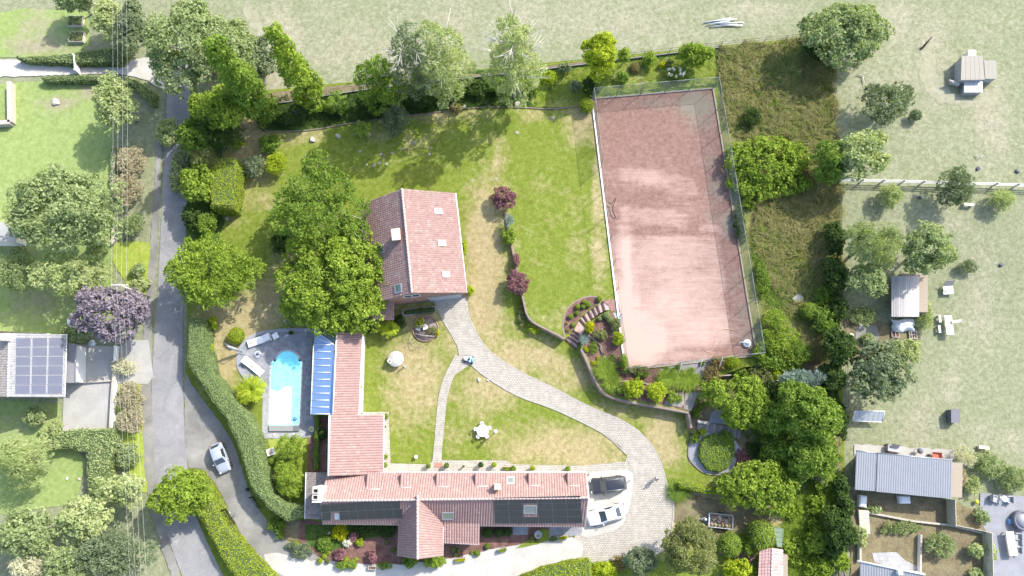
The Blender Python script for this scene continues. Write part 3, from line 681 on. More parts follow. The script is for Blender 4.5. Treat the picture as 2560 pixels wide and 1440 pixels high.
# ---------------------------------------------------------------- brick gable house with garage
def gable_house():
    zr, ze = 7.6,3.9
    A, B = P(1005,472, zr), P(1030,732, zr)               # ridge, north and south end
    ERn, ERs = P(1137,486, ze), P(1168,738, ze)           # right eave
    ELn, ELs = P(905,517, ze), P(965,762, ze)
    ax = (A - B); ax.z = 0; L = ax.length; ax.normalize(); sx = Vector((ax.y,-ax.x,0))   # ax to the north, sx to the east
    wr = ((ERn - A).dot(sx) + (ERs - B).dot(sx)) / 2; wl = 0.93 * wr
    up = Vector((0,0,1))
    base = B + ax * (L / 2); loc = (base.x, base.y, z_low(base.x, base.y) - 0.2)
    h = thing("brick_house", "two storey brick house with a steep red tiled gable roof and garage, beside the lawn", "house", loc)
    a, b = A, B; rel = loc
    ern, ers = A + sx * wr + up * (ze - zr), B + sx * wr + up * (ze - zr)
    eln, els = A - sx * wl + up * (ze - zr), B - sx * wl + up * (ze - zr)
    R_, L_ = (ern, ers, b, a),(eln, els, b, a)
    tile_slope("roof_slope", ers, ern, a, b, M_tile, h, rel)
    tile_slope("roof_slope", eln, els, b, a, M_tile, h, rel)
    ridge_caps(a + up * .1, b + up * .1, m_plain("ridge_terracotta",(0.56,0.40,0.35),0.9,0,0.2), h, rel)
    # walls under the roof, gable ends up to the ridge
    i = 0.35; z0 = -0.6
    pr = lambda p, q, k: p + q * k
    wx0, wx1 = -wl + 0.45, wr - 0.45; y0, y1 = 0.25, L - 0.25
    def pt(x, y, z): return B.to_2d().to_3d() + sx * x + ax * y + up * z
    zs = lambda x: (ze + (zr - ze) * (1 - (x / wr if x > 0 else -x / wl))) - 0.16
    mb = MB()
    vs = [pt(wx0, y0, z0), pt(wx1, y0, z0), pt(wx1, y0, zs(wx1)), pt(0, y0, zs(0)), pt(wx0, y0, zs(wx0)),
          pt(wx0, y1, z0), pt(wx1, y1, z0), pt(wx1, y1, zs(wx1)), pt(0, y1, zs(0)), pt(wx0, y1, zs(wx0))]
    mb.poly(vs,[(0,1,2,3,4),(9,8,7,6,5),(1,6,7,2),(5,0,4,9),(2,7,8,3),(4,3,8,9)])
    mb.build("wall", M_brickw, h, rel=rel)
    window_on(h, rel, pt(-0.1 * wl + 0.2, y0 - 0.01,4.9), sx,2.0,1.15,-ax, panes=2)
    window_on(h, rel, pt(-0.72 * wl, y0 - 0.01,1.6), sx,1.1,1.3,-ax, panes=1)
    # garage: door with raised panels, lintel
    gx0, gx1 = 0.22 * wr, wr - 0.75
    gd = MB(); q = lambda x, y, z: pt(x, y, z)
    def gbox(m, x0, x1, ya, yb, za, zb): m.poly([pt(x, y, z) for z in (za, zb) for x, y in ((x0, ya),(x1, ya),(x1, yb),(x0, yb))],[(0,3,2,1),(4,5,6,7),(0,1,5,4),(1,2,6,5),(2,3,7,6),(3,0,4,7)])
    gbox(gd, gx0, gx1, y0 - 0.06, y0 + 0.02,0.0,2.5); g = gd.build("garage_door", M_grey, h, rel=rel)
    for k in range(4):
        m = MB(); gbox(m, gx0 + .06, gx1 - .06, y0 - 0.085, y0 - 0.062,0.08 + k * 0.6,0.60 + k * 0.6); m.build("panel", m_plain("garage_grey",(0.38,0.40,0.44),0.5), g, rel=rel)
    m = MB(); gbox(m, gx0 - .12, gx1 + .12, y0 - 0.14, y0 + 0.02,2.53,2.75); m.build("lintel", m_plain("lintel_stone",(0.42,0.40,0.38),0.9), h, rel=rel)
    m = MB(); gbox(m, gx1 + 0.2, gx1 + 0.34, y0 - 0.1, y0 + .02,1.9,2.3); m.build("wall_lamp", M_dark, h, rel=rel)
    gutter(ern + sx * .06 - up * .05, ers + sx * .06 - up * .05, h, rel, M_whitepaint); gutter(eln - sx * .06 - up * .05, els - sx * .06 - up * .05, h, rel)
    Rs = (ers, ern, a, b); Ls = (eln, els, b, a)
    for (x0, y0_, x1, y1_) in ((1084,520,1105,536),(1093,600,1115,616),(1104,678,1125,694)):
        skylight(Rs, x0, y0_, x1, y1_, h, rel, M_paneblind, m_plain("skylight_frame",(0.34,0.32,0.32),0.5,0.2))
    skylight(Ls,947,614,962,632, h, rel, m_glass("skylight_glass",(0.09,0.13,0.12)), M_grey)
    skylight(Ls,987,713,1006,730, h, rel, m_glass("skylight_glass",(0.09,0.13,0.12)), M_grey)
    # chimney standing through the left slope
    c = P(990,586,8.1); cx = Vector((c.x, c.y,0))
    m = MB(); m.poly([cx + sx * x + ax * y + up * z for z in (4.6,8.0) for x, y in ((-.42,-.6),(.42,-.6),(.42,.6),(-.42,.6))],[(0,3,2,1),(4,5,6,7),(0,1,5,4),(1,2,6,5),(2,3,7,6),(3,0,4,7)])
    ch = m.build("chimney", M_brickw, h, rel=rel)
    m = MB(); m.poly([cx + sx * x + ax * y + up * z for z in (8.02,8.2) for x, y in ((-.52,-.72),(.52,-.72),(.52,.72),(-.52,.72))],[(0,3,2,1),(4,5,6,7),(0,1,5,4),(1,2,6,5),(2,3,7,6),(3,0,4,7)])
    m.build("chimney_cap", m_plain("lichen_concrete",(0.50,0.46,0.36),0.95,0,0.35,2.5,0.5), ch, rel=rel)
    # low tiled lean-to at the west corner, half under the trees
    z1, z2 = 3.1,2.5
    e = [P(930,800, z2), P(985,800, z2), P(985,752, z1), P(925,752, z1)]
    tile_slope("porch_roof", e[0], e[1], e[2], e[3], M_tile_main, h, rel)
    wall_prism(h, rel,[P(934,795,0), P(981,795,0), P(981,752,0), P(934,752,0)],-0.3,2.35, M_brickw, "porch_wall")
    m = MB(); m.tube([P(986,768,0.0), P(986,768,2.4)],0.06,8); m.build("downpipe", M_grey, h, rel=rel)
gable_house()
# sunk light well with a stone rim under the house's south wall
def light_well():
    loc = G(1046,776); t = thing("planter", "low stone planter with dark ivy under the brick house gable wall", "planter", loc)
    c = [G(1006,778), G(1088,768), G(1090,778), G(1010,789)]
    mb = MB()
    for i in range(4):
        a, b = c[i], c[(i + 1) % 4]; d = (b - a).to_2d().to_3d().normalized(); s = Vector((-d.y, d.x,0)) * .14
        mb.prism([(a + s).to_2d(),(a - s).to_2d(),(b - s).to_2d(),(b + s).to_2d()],-0.1,0.45)
    mb.build("rim", M_stone, t, rel=loc)
    return t, c
PLANTER, PLANTER_C = light_well()

# ---------------------------------------------------------------- long main house with its wings
def long_house():
    up = Vector((0,0,1)); zr, ze = 6.3,3.1
    NW, NE = P(818,1182, ze), P(1466,1182, ze)
    SW, SE = P(806,1309, ze), P(1463,1316, ze)
    RW, RE = P(800,1252, zr), P(1472,1244, zr)
    loc = P(1140,1240,0) - up * 0.1; rel = loc
    h = thing("long_house", "long low house with red pantile roof, dormers and two black solar arrays by the driveway", "house", loc)
    Nsl, Ssl = (NE, NW, RW, RE),(SW, SE, RE, RW)
    tile_slope("roof_slope", NW, NE, RE, RW, M_tile_main, h, rel, pitch=0.30, course=0.4, amp=0.075)
    tile_slope("roof_slope", SW, SE, RE, RW, M_tile_main, h, rel, pitch=0.30, course=0.4, amp=0.075)
    ridge_caps(RW + up * .1, RE + up * .1, m_plain("ridge_terracotta",(0.56,0.40,0.35),0.9), h, rel)
    # outer wall, gable ends
    ins = 0.4
    def W(px, py, z=0.0): return P(px, py,0).to_2d().to_3d() + up * z
    fl = lambda p, dx, dy: Vector((p.x + dx, p.y + dy,0))
    a, b, c, d = fl(NW,.4,-.35), fl(NE,-.4,-.35), fl(SE,-.4,.35), fl(SW,.6,.35)
    m1, m2 = fl(RW,.9,0), fl(RE,-.4,0)
    mb = MB(); zt = 2.95
    vs = [a, b, c, d, a + up * zt, b + up * zt, c + up * zt, d + up * zt, m1 + up * (zr - .25), m2 + up * (zr - .25)]
    mb.poly(vs,[(3,2,1,0),(0,1,5,4),(2,3,7,6),(1,2,6,9,5),(3,0,4,8,7),(4,5,9,8),(6,7,8,9)])
    mb.build("wall", M_white, h, rel=rel)
    gutter(NW - up * .06 + Vector((0,.05,0)), NE - up * .06 + Vector((0,.05,0)), h, rel, M_whitepaint); gutter(SW - up * .06 - Vector((0,.05,0)), SE - up * .06 - Vector((0,.05,0)), h, rel, M_frame_al)
    # white verge boards
    for p, q in ((NE, RE),(SE, RE)):
        m = MB(); m.tube([p + up * .05, q + up * .05],0.06,4); m.build("verge_board", M_whitepaint, h, rel=rel)
    # shed dormers on the north slope
    for x0, x1, yt, yb in ((912,948,1219,1174),(998,1026,1216,1171),(1088,1120,1214,1169),(1186,1218,1214,1168),(1320,1348,1213,1181),(1418,1448,1214,1182)):
        t0 = P(x0, yt, ze + (zr - ze) * 0.47); t1 = P(x1, yt, ze + (zr - ze) * 0.47)
        st0, st1 = st_of(Nsl, x0, yt), st_of(Nsl, x1, yt)
        p0, p1 = quadpt(*Nsl, *st0), quadpt(*Nsl, *st1)
        lo0, lo1 = quadpt(*Nsl, st0[0],0.0), quadpt(*Nsl, st1[0],0.0)
        rise = 1.15
        q0, q1 = lo0 + up * rise, lo1 + up * rise
        dm = MB()
        dm.poly([p0, p1, lo1, lo0, q0 - up * .06, q1 - up * .06],[(0,3,4),(1,5,2),(3,2,5,4),(0,1,2,3),(0,4,5,1)])
        do = dm.build("dormer", m_plain("dormer_cheek",(0.36,0.22,0.19),0.9), h, rel=rel)
        ov = (q0 - p0) * 0.06
        tile_slope("dormer_roof", q0 + ov + up * .05, q1 + ov + up * .05, p1 + up * .06, p0 + up * .06, M_tile_main, do, rel, pitch=0.30, course=0.4, amp=0.07, thick=0.05)
        m = MB(); m.tube([p0 + up * .13, p1 + up * .13],0.055,5); m.build("flashing", m_plain("pale_flashing",(0.6,0.5,0.45),0.8), do, rel=rel)
        cc = (lo0 + lo1) / 2 + up * (rise * .45) + Vector((0,.03,0))
        g = MB(); wv = (lo1 - lo0) * 0.36
        g.poly([cc - wv - up * .28, cc + wv - up * .28, cc + wv + up * .28, cc - wv + up * .28],[(0,1,2,3)]); g.build("pane", M_pane, do, rel=rel)
    # roof windows
    skylight(Nsl,1267,1193,1284,1210, h, rel, m_glass("skylight_dim",(0.20,0.22,0.22)), M_whitepaint)
    skylight(Ssl,1106,1283,1135,1299, h, rel, m_glass("skylight_olive",(0.22,0.25,0.19)), M_grey)
    skylight(Ssl,1313,1271,1344,1288, h, rel, m_glass("skylight_dim",(0.20,0.22,0.22)), M_frame_al)
    skylight(Ssl,836,1283,850,1297, h, rel, m_plain("pale_blind",(0.4,0.46,0.52),0.3), M_grey)
    # solar arrays
    rects = []
    for k in range(9):                                     # west array, upper row of upright panels
        f = lambda x, k=k: x
        x0, x1 = 803 + k * 22.2,803 + (k + 1) * 22.2
        rects.append((x0,1259.5 - k * .9, x1,1277.5 - k * .75))
        if k == 1: continue
        rects.append((x0 + 3,1278.5 - k * .75, x1 + 3,1299 - k * .55))
    panels(Ssl, rects, h, rel, M_panel, M_darkframe)
    rects = []
    for r in range(4):
        for k in range(6):
            if k == 2 and r in (1,2): continue
            x0 = 1238 + k * 36.6; y0 = 1253 + r * 13.7
            rects.append((x0, y0, x0 + 36.2, y0 + 13.4))
    panels(Ssl, rects, h, rel, M_panel, M_darkframe)
    # small chimney with a stone cap
    s = P(1243,1217,6.5); m = MB(); m.box(s.x - .3, s.x + .3, s.y - .3, s.y + .3,4.6,6.35); ch = m.build("chimney", M_brickw, h, rel=rel)
    m = MB(); m.bbox(s.x - .38, s.x + .38, s.y - .38, s.y + .38,6.36,6.52,.05); m.build("chimney_cap", M_stone, ch, rel=rel)
    # large white double-flue chimney at the west end
    s = P(789,1237,7.2); m = MB(); m.box(s.x - .42, s.x + .55, s.y - .85, s.y + .85,-0.1,7.0); ch = m.build("chimney", M_white, h, rel=rel)
    ch["label"] = "broad white chimney with two open flues"
    for dy in (-.28,.42):
        m = MB()
        for (x0, x1, y0, y1) in ((-.36,-.24, dy - .28, dy + .28),(.24,.36, dy - .28, dy + .28),(-.24,.24, dy - .28, dy - .18),(-.24,.24, dy + .18, dy + .28)):
            m.box(s.x + x0 - .02, s.x + x1 - .02, s.y + y0, s.y + y1,7.01,7.25)
        m.build("flue", M_stone, ch, rel=rel)
        m = MB(); m.box(s.x - .25, s.x + .21, s.y + dy - .17, s.y + dy + .17,7.004,7.03); m.build("flue_opening", M_dark, ch, rel=rel)
    # dark tiled lean-to at the west end
    q = [P(762,1297,2.7), P(817,1299,3.0), P(819,1181,3.0), P(765,1181,2.7)]
    tile_slope("lean_to_roof", q[0], q[3], q[2], q[1], M_tile_dark, h, rel, pitch=0.3, course=0.34, amp=0.02)
    wall_prism(h, rel,[fl(q[0],.25,.25), fl(q[1],0,.25), fl(q[2],0,-.25), fl(q[3],.25,-.25)],-0.1,2.5, M_white, "lean_to_wall")
    gutter(q[0], q[3], h, rel, M_whitepaint,0.06)
    # cross gable to the south
    zc, zce = 6.6,3.2
    Rn, Rs = P(1044,1238, zc), P(1044,1398, zc)
    WL = (P(998,1300, zce), P(995,1390, zce)); EL = (P(1109,1300, zce), P(1107,1390, zce))
    for nm, e0, e1 in (("roof_slope", WL[0], WL[1]),("roof_slope", EL[1], EL[0])):
        top = (Rs, Rn) if nm and e0 is WL[0] else (Rn, Rs)
        ext = (e0 if e0 is WL[0] else e1); 
        if e0 is WL[0]: tile_slope(nm, P(998,1262, zce), e1, Rs, Rn, M_tile_main, h, rel, pitch=0.30, course=0.4, amp=0.07)
        else: tile_slope(nm, e0, P(1109,1262, zce), Rn, Rs, M_tile_main, h, rel, pitch=0.30, course=0.4, amp=0.07)
    ridge_caps(Rn + up * .08, Rs + up * .08, m_plain("ridge_terracotta",(0.56,0.40,0.35),0.9), h, rel)
    w = [fl(WL[0],.35,0), fl(WL[1],.35,.45), fl(EL[1],-.35,.45), fl(EL[0],-.35,0)]; mid = fl(Rs,0,.6); mid.y = w[1].y; midn = fl(Rn,0,0); midn.y = w[0].y
    mb = MB(); mb.poly(w + [p + up * 2.95 for p in w] + [mid + up * (zc - .35), midn + up * (zc - .35)],[(0,1,5,4),(1,2,6,8,5),(2,3,7,6),(3,0,4,9,7),(4,5,8,9),(6,7,9,8),(3,2,1,0)])
    mb.build("wing_wall", M_white, h, rel=rel)
    window_on(h, rel, mid + up * 1.7 - Vector((0,.02,0)),(1,0,0),1.8,1.3,(0,-1,0))
    gutter(P(1109,1290, zce), EL[1], h, rel, M_whitepaint); gutter(P(998,1312, zce), WL[1], h, rel, M_whitepaint)
    # valley flashings
    for x, e in ((1, EL[0]),(-1, WL[0])):
        m = MB(); p = P(1044 + x * 3,1252,6.25); q = P(1044 + x * 62,1304,3.32); m.tube([p, q],0.09,5); m.build("valley_flashing", M_lead if x < 0 else m_plain("pale_flashing",(0.6,0.5,0.45),0.8), h, rel=rel)
    # lean-to east of the gable
    e = [P(1109,1357,2.55), P(1198,1361,2.55), P(1199,1300,3.5), P(1109,1300,3.5)]
    tile_slope("lean_to_roof", e[0], e[1], e[2], e[3], M_tile_main, h, rel, pitch=0.30, course=0.4, amp=0.075)
    wall_prism(h, rel,[fl(e[0],-.1,.3), fl(e[1],-.3,.3), fl(e[2],-.3,0), fl(e[3],-.1,0)],-0.1,2.35, M_white, "lean_to_wall")
    gutter(e[0], e[1], h, rel, M_whitepaint,.06)
    for x in (1150,1175): window_on(h, rel, fl(P(x,1359,2.55),0,.27) + up * 1.4,(1,0,0),0.8,1.1,(0,-1,0), panes=1)
    for x in (1240,1300,1350,1420): window_on(h, rel, Vector((P(x,1300,3).x, c.y - .02,1.5)),(1,0,0),1.1,1.2,(0,-1,0))
    for x in (860,940): window_on(h, rel, Vector((P(x,1300,3).x, d.y - .02,1.5)),(1,0,0),1.3,1.2,(0,-1,0))
    for x in (1130,1230,1340,1410): window_on(h, rel, Vector((P(x,1176,3).x, a.y + .02,1.5)),(-1,0,0),1.2,1.3,(0,1,0))
    m = MB(); cd = P(1093,1175,0); m.box(cd.x - .5, cd.x + .5, a.y + .01, a.y + .07,0,2.1); m.build("door", m_plain("door_green",(0.06,0.10,0.08),0.5), h, rel=rel)
    # west wing: single pitch falling to the east
    e = [P(957,1186,2.9), P(958,1036,2.9), P(824,1038,4.9), P(821,1190,4.9)]
    tile_slope("wing_roof", e[0], e[1], e[2], e[3], M_tile_main, h, rel, pitch=0.30, course=0.4, amp=0.075)
    wall_prism(h, rel,[fl(e[0],-.3,.2), fl(e[1],-.3,-.3), fl(e[2],.3,-.3), fl(e[3],.3,.2)],-0.1,2.75, M_white, "wing_wall")
    w0, w1, w2, w3 = fl(e[3],.3,.2), fl(e[2],.3,-.3), fl(e[1],-.3,-.3), fl(e[0],-.3,.2); mb = MB(); mb.poly([w0 + up * 2.751, w1 + up * 2.751, w1 + up * 4.6, w0 + up * 4.6, w2 + up * 2.751],[(0,1,2,3),(1,4,2)]); mb.build("wing_gable_wall", M_white, h, rel=rel)
    gutter(e[0] + Vector((.06,0,0)), e[1] + Vector((.06,0,0)), h, rel, M_whitepaint)
    m = MB(); m.tube([e[2] + up * .1, e[3] + up * .1],0.11,4); m.build("verge_board", M_whitepaint, h, rel=rel)
    for y in (1085,1140): window_on(h, rel, Vector((w2.x + .02, P(950, y,0).y,1.4)),(0,1,0),1.6,1.8,(1,0,0))
    # narrow pool-house wing
    e = [P(895,1036,2.9), P(906,830,2.9), P(842,830,3.9), P(832,1038,3.9)]
    tile_slope("wing_roof", e[0], e[1], e[2], e[3], M_tile_main, h, rel, pitch=0.30, course=0.4, amp=0.07)
    wall_prism(h, rel,[fl(e[0],-.25,0), fl(e[1],-.25,-.2), fl(e[2],.1,-.2), fl(e[3],.1,0)],-0.1,2.75, M_white, "wing_wall")
    gutter(e[0] + Vector((.06,0,0)), e[1] + Vector((.06,0,0)), h, rel, M_whitepaint)
    m = MB(); m.tube([e[2] + up * .08, e[3] + up * .08],0.08,4); m.build("verge_board", M_whitepaint, h, rel=rel)
    return h
LONG = long_house()

# ---------------------------------------------------------------- blue glass pool conservatory
def conservatory():
    up = Vector((0,0,1)); z1, z2 = 3.7,2.3
    loc = P(806,935,0); t = thing("conservatory", "blue glass lean-to conservatory with white glazing bars beside the pool", "conservatory", loc)
    def top(f): return P(836 - 4 * f,862 + (1035 - 862) * f, z1)
    def low(f): return P(784 - 7 * f,862 + (1035 - 862) * f, z2)
    ny = 10
    for k in range(ny):
        f0, f1 = k / ny,(k + 1) / ny
        m = MB(); m.slab([low(f0), top(f0), top(f1), low(f1)],0.03); m.build("glass_pane", M_paneblue, t, rel=loc)
        m = MB(); m.tube([low(f0) + up * .03, low(f0).lerp(top(f0),.82) + up * .03],0.05,4); m.build("glazing_bar", M_whitepaint, t, rel=loc)
    hip = [P(787,826, z2), P(800,834, z2 + .02), P(813,843, z2 + .3), P(825,852, z2 + .7)]
    fan = [low(0.0), P(786,842, z2), P(788,826, z2), top(0.0)]
    for i,(a, b) in enumerate(((low(0), P(786,844, z2)),(P(786,844, z2), P(788,826, z2)))):
        m = MB(); m.poly([a, b, top(0), a - up * .03, b - up * .03, top(0) - up * .03],[(0,1,2),(5,4,3),(0,3,4,1),(1,4,5,2),(2,5,3,0)]); m.build("glass_pane", M_paneblue, t, rel=loc)
        m = MB(); m.tube([b + up * .03, top(0) + up * .03],0.04,4); m.build("glazing_bar", M_whitepaint, t, rel=loc)
    m = MB(); m.poly([P(788,826, z2), P(836,862, z1), P(843,836, z1 - .3), P(812,826, z2)],[(0,1,2,3)]); m.build("glass_pane", m_glass("shaded_glass",(0.16,0.19,0.22)), t, rel=loc)
    m = MB(); m.tube([low(0), low(1)],0.07,5); m.tube([low(1), top(1)],0.07,5); m.tube([top(1), top(0)],.07,5); m.build("frame_rail", M_whitepaint, t, rel=loc)
    # glazed west front with posts
    for k in range(6):
        f = k / 5; p = low(f); q = Vector((p.x + .12, p.y,0))
        m = MB(); m.box(q.x - .05, q.x + .05, q.y - .05, q.y + .05,0, z2 - .08); m.build("post", M_whitepaint, t, rel=loc)
    for k in range(5):
        a, b = low(k / 5 + .012), low((k + 1) / 5 - .012)
        m = MB(); m.poly([(a.x + .12, a.y,.1),(b.x + .12, b.y,.1),(b.x + .12, b.y, z2 - .12),(a.x + .12, a.y, z2 - .12)],[(0,1,2,3)]); m.build("door_pane", M_pane, t, rel=loc)
conservatory()

# ---------------------------------------------------------------- red tiled garden shed, bottom edge
def garden_shed():
    up = Vector((0,0,1)); ze, zr = 2.3,2.9
    a = [P(1893,1500, ze), P(1899,1374, ze), P(1930,1370, zr), P(1926,1500, zr), P(1957,1500, ze), P(1957,1374, ze)]
    loc = P(1925,1440,0); h = thing("garden_shed", "small shed with pink tiled roof at the bottom edge, by the round bush", "shed", loc)
    m1 = m_roof("pink_tile",(0.52,0.33,0.30),(0.42,0.25,0.22),(0.6,0.42,0.38), lich_amt=0.9, pale_amt=0.9)
    tile_slope("roof_slope", a[0], a[1], a[2], a[3], m1, h, loc, pitch=0.36, course=0.40, amp=0.04, step=.04)
    tile_slope("roof_slope", a[5], a[4], a[3], a[2], m1, h, loc, pitch=0.36, course=0.40, amp=0.04, step=.04)
    ridge_caps(a[2] + up * .05, a[3] + up * .05, m_plain("ridge_terracotta",(0.56,0.40,0.35),0.9), h, loc,.08)
    wall_prism(h, loc,[P(1898,1500,0), P(1902,1380,0), P(1952,1380,0), P(1952,1500,0)],-.1,2.2, M_wood)
garden_shed()
# ================================================================== OBJECTS
UPV = Vector((0,0,1))
# ---------------------------------------------------------------- tennis fence
def court_fence():
    c = [P(a, b, TERR) for a, b in CT]; H = 3.2
    loc = (c[0] + c[2]) / 2
    t = thing("court_fence", "tall green mesh fence on thin posts round the clay tennis court", "fence", loc)
    net = m_net("fence_mesh",(0.24,0.29,0.26),0.3)
    post = m_plain("fence_post_green",(0.16,0.20,0.18),0.6)
    pale = m_plain("galvanised_tube",(0.24,0.26,0.25),0.5,0.3)
    sides = [(0,1,5, None),(1,2,11, None),(2,3,5, None),(3,0,11,(0,1,8,9,10))]
    for i, j, n, only in sides:
        a, b = c[i], c[j]; d = (b - a).normalized()
        for k in range(n):
            p = a.lerp(b, k / n); m = MB(); m.tube([p, p + UPV * H],0.045,6); m.build("post", post, t, rel=loc)
            if only is not None and k not in only: 
                q = a.lerp(b,(k + 1) / n); m = MB(); m.tube([p + UPV * H, q + UPV * H],0.02,5); m.build("top_wire", post, t, rel=loc); continue
            q = a.lerp(b,(k + 1) / n); m = MB(); p2, q2 = p + d * .05, q - d * .05; sag = Vector((0,0,-0.04))
            mid = (p2 + q2) / 2; nn = Vector((-d.y, d.x,0)) * random.uniform(-.12,.12)
            m.poly([p2 + UPV * .03, mid + UPV * .03 + nn * .4, q2 + UPV * .03, p2 + UPV * (H * .5) + nn * .3, mid + UPV * (H * .5) + nn, q2 + UPV * (H * .5) + nn * .3, p2 + UPV * (H - .02), mid + UPV * (H - .1), q2 + UPV * (H - .02)],
                   [(0,1,4,3),(1,2,5,4),(3,4,7,6),(4,5,8,7)], True)
            m.build("mesh_panel", net, t, rel=loc)
            m = MB(); m.tube([p + UPV * H, q + UPV * H],0.03,5); m.build("top_rail", pale, t, rel=loc)
    for x0, y0, x1, y1 in ((1487,216,1532,234),(1800,186,1793,232)):
        pass
    # slanting props outside the near side
    for px, k in ((1690,.40),(1737,.55),(1786,.70)):
        p = c[3].lerp(c[2], k); o = Vector((-0.05,-1,0)) * 1.7
        m = MB(); m.tube([p + UPV * 2.4, p + o + UPV * 0.05],0.04,6); m.build("prop", m_plain("prop_white",(0.6,0.6,0.56),0.6), t, rel=loc)
    m = MB(); a = c[0].lerp(c[1],.02) + UPV * H; m.tube([a, c[0].lerp(c[1],.16) + UPV * 0.2],0.03,5); m.build("brace", pale, t, rel=loc)
    # ground boards
    for i, j, mt in ((0,1, M_dark),(1,2, M_wood),(2,3, M_wood),(3,0, M_whitepaint)):
        a, b = c[i], c[j]; d = (b - a).normalized(); s = Vector((-d.y, d.x,0)) * .09
        m = MB(); m.prism([(a - s).to_2d(),(b - s).to_2d(),(b + s).to_2d(),(a + s).to_2d()], TERR - .05, TERR + .2)
        m.build("ground_board", mt if mt is not M_dark else m_plain("grey_board",(0.20,0.19,0.18),0.9), t, rel=loc)
court_fence()
# white line roller / hose reel on the court and its hose
def hose_reel():
    p = G(1866,859); t = thing("hose_reel", "white round hose reel with handle in the court's lower right corner", "hose reel", p)
    m = MB(); m.lathe([(.02,.0),(.42,.02),(.5,.1),(.5,.34),(.42,.44),(.2,.46),(.02,.46)], n=20); m.build("drum", M_whitepaint, t)
    m = MB(); m.lathe([(.02,.465),(.3,.47),(.32,.5),(.02,.52)], n=16); m.build("hub", m_plain("pale_blue_grey",(.45,.5,.56),.5), t)
    m = MB(); m.tube([(-1.1,.12,.5),(-.3,.1,.56),(.4,-.05,.52)],.05,6); m.build("handle", M_whitepaint, t)
    for x in (.15,.5): 
        m = MB(); m.tube([(x,-.3,.4),(x + .08,-.85,.04)],.03,5); m.build("leg", M_grey, t)
hose_reel()
def hose():
    pts = [(1836,826),(1815,822),(1800,824),(1792,838),(1784,852),(1770,860),(1760,870),(1762,878),(1772,880),(1780,876),(1784,862),(1788,850)]
    q = [P(a, b, TERR) + UPV * .1 for a, b in chaikin(pts,2, False)]
    m = MB(); m.tube(q,.035,5); o = m.build("garden_hose", m_plain("tan_hose",(.52,.36,.26),.7))
    tag(o, "tan garden hose lying in a loop on the clay court", "hose")
hose()
def net_rope():
    pts = [(1520,505),(1530,512),(1535,500),(1541,496),(1530,520),(1534,534),(1540,545),(1533,547),(1526,538),(1524,520),(1516,515)]
    q = [P(a, b, TERR) + UPV * .09 for a, b in chaikin(pts,2, False)]
    m = MB(); m.tube(q,.03,5); tag(m.build("rope", M_dark), "thin dark rope tangled by the court's left edge", "rope")
net_rope()

# ---------------------------------------------------------------- retaining walls and garden steps
def ret_wall(px, label, th=0.3, cap=0.1, name="retaining_wall", mat=None):
    w = [P(a, b, TERR) for a, b in chaikin(px,1, False)]
    loc = w[len(w) // 2].copy(); loc.z = 0
    t = thing(name, label, "wall", loc)
    for nm, z0, z1, k, mt in (("masonry", None, TERR - .01, th, mat or M_fieldstone),("coping", TERR - .008, TERR + cap, th * .8, m_plain("wall_coping",(.24,.185,.16),.95,0,.3,3,.5))):
        vs, fs = [],[]
        for i, p in enumerate(w):
            d = (w[min(i + 1, len(w) - 1)] - w[max(0, i - 1)]).normalized(); s = Vector((-d.y, d.x,0)) * k / 2
            lo = (z_low(p.x, p.y) - .4) if z0 is None else z0; hi = max(z1, z_low(p.x, p.y) + .12) if z0 is None else z1
            if z0 is not None: lo = max(lo, z_low(p.x, p.y) + .122); hi = lo + cap
            a, b = p + s, p - s
            vs += [(a.x, a.y, lo),(a.x, a.y, hi),(b.x, b.y, hi),(b.x, b.y, lo)]
            if i: q = 4 * (i - 1); fs += [(q + j, q + (j + 1) % 4, q + 4 + (j + 1) % 4, q + 4 + j) for j in range(4)]
        fs += [(0,3,2,1), tuple(len(vs) - 4 + j for j in range(4))]
        m = MB(); m.poly(vs, fs); m.build(nm, mt, t, rel=loc)
    return t
ret_wall([(1262,530),(1274,590),(1288,655),(1301,715),(1311,762),(1318,790),(1335,808),(1380,830),(1411,847)], "low stone retaining wall running beside the two round purple bushes",0.26)
ret_wall([(1453,873),(1468,905),(1486,948),(1507,983),(1540,998),(1600,1010),(1660,1020),(1722,1032)], "long brown retaining wall holding up the planted terrace below the court",0.3)
ret_wall([(1412,846),(1406,820),(1410,790),(1420,768),(1440,752),(1470,740),(1500,743)], "curved stone edging wall round the topiary bed by the steps",0.2,.08, "bed_edging")
ret_wall([(1722,1034),(1728,1070)], "short brick end wall between terrace bed and pond garden",0.3)
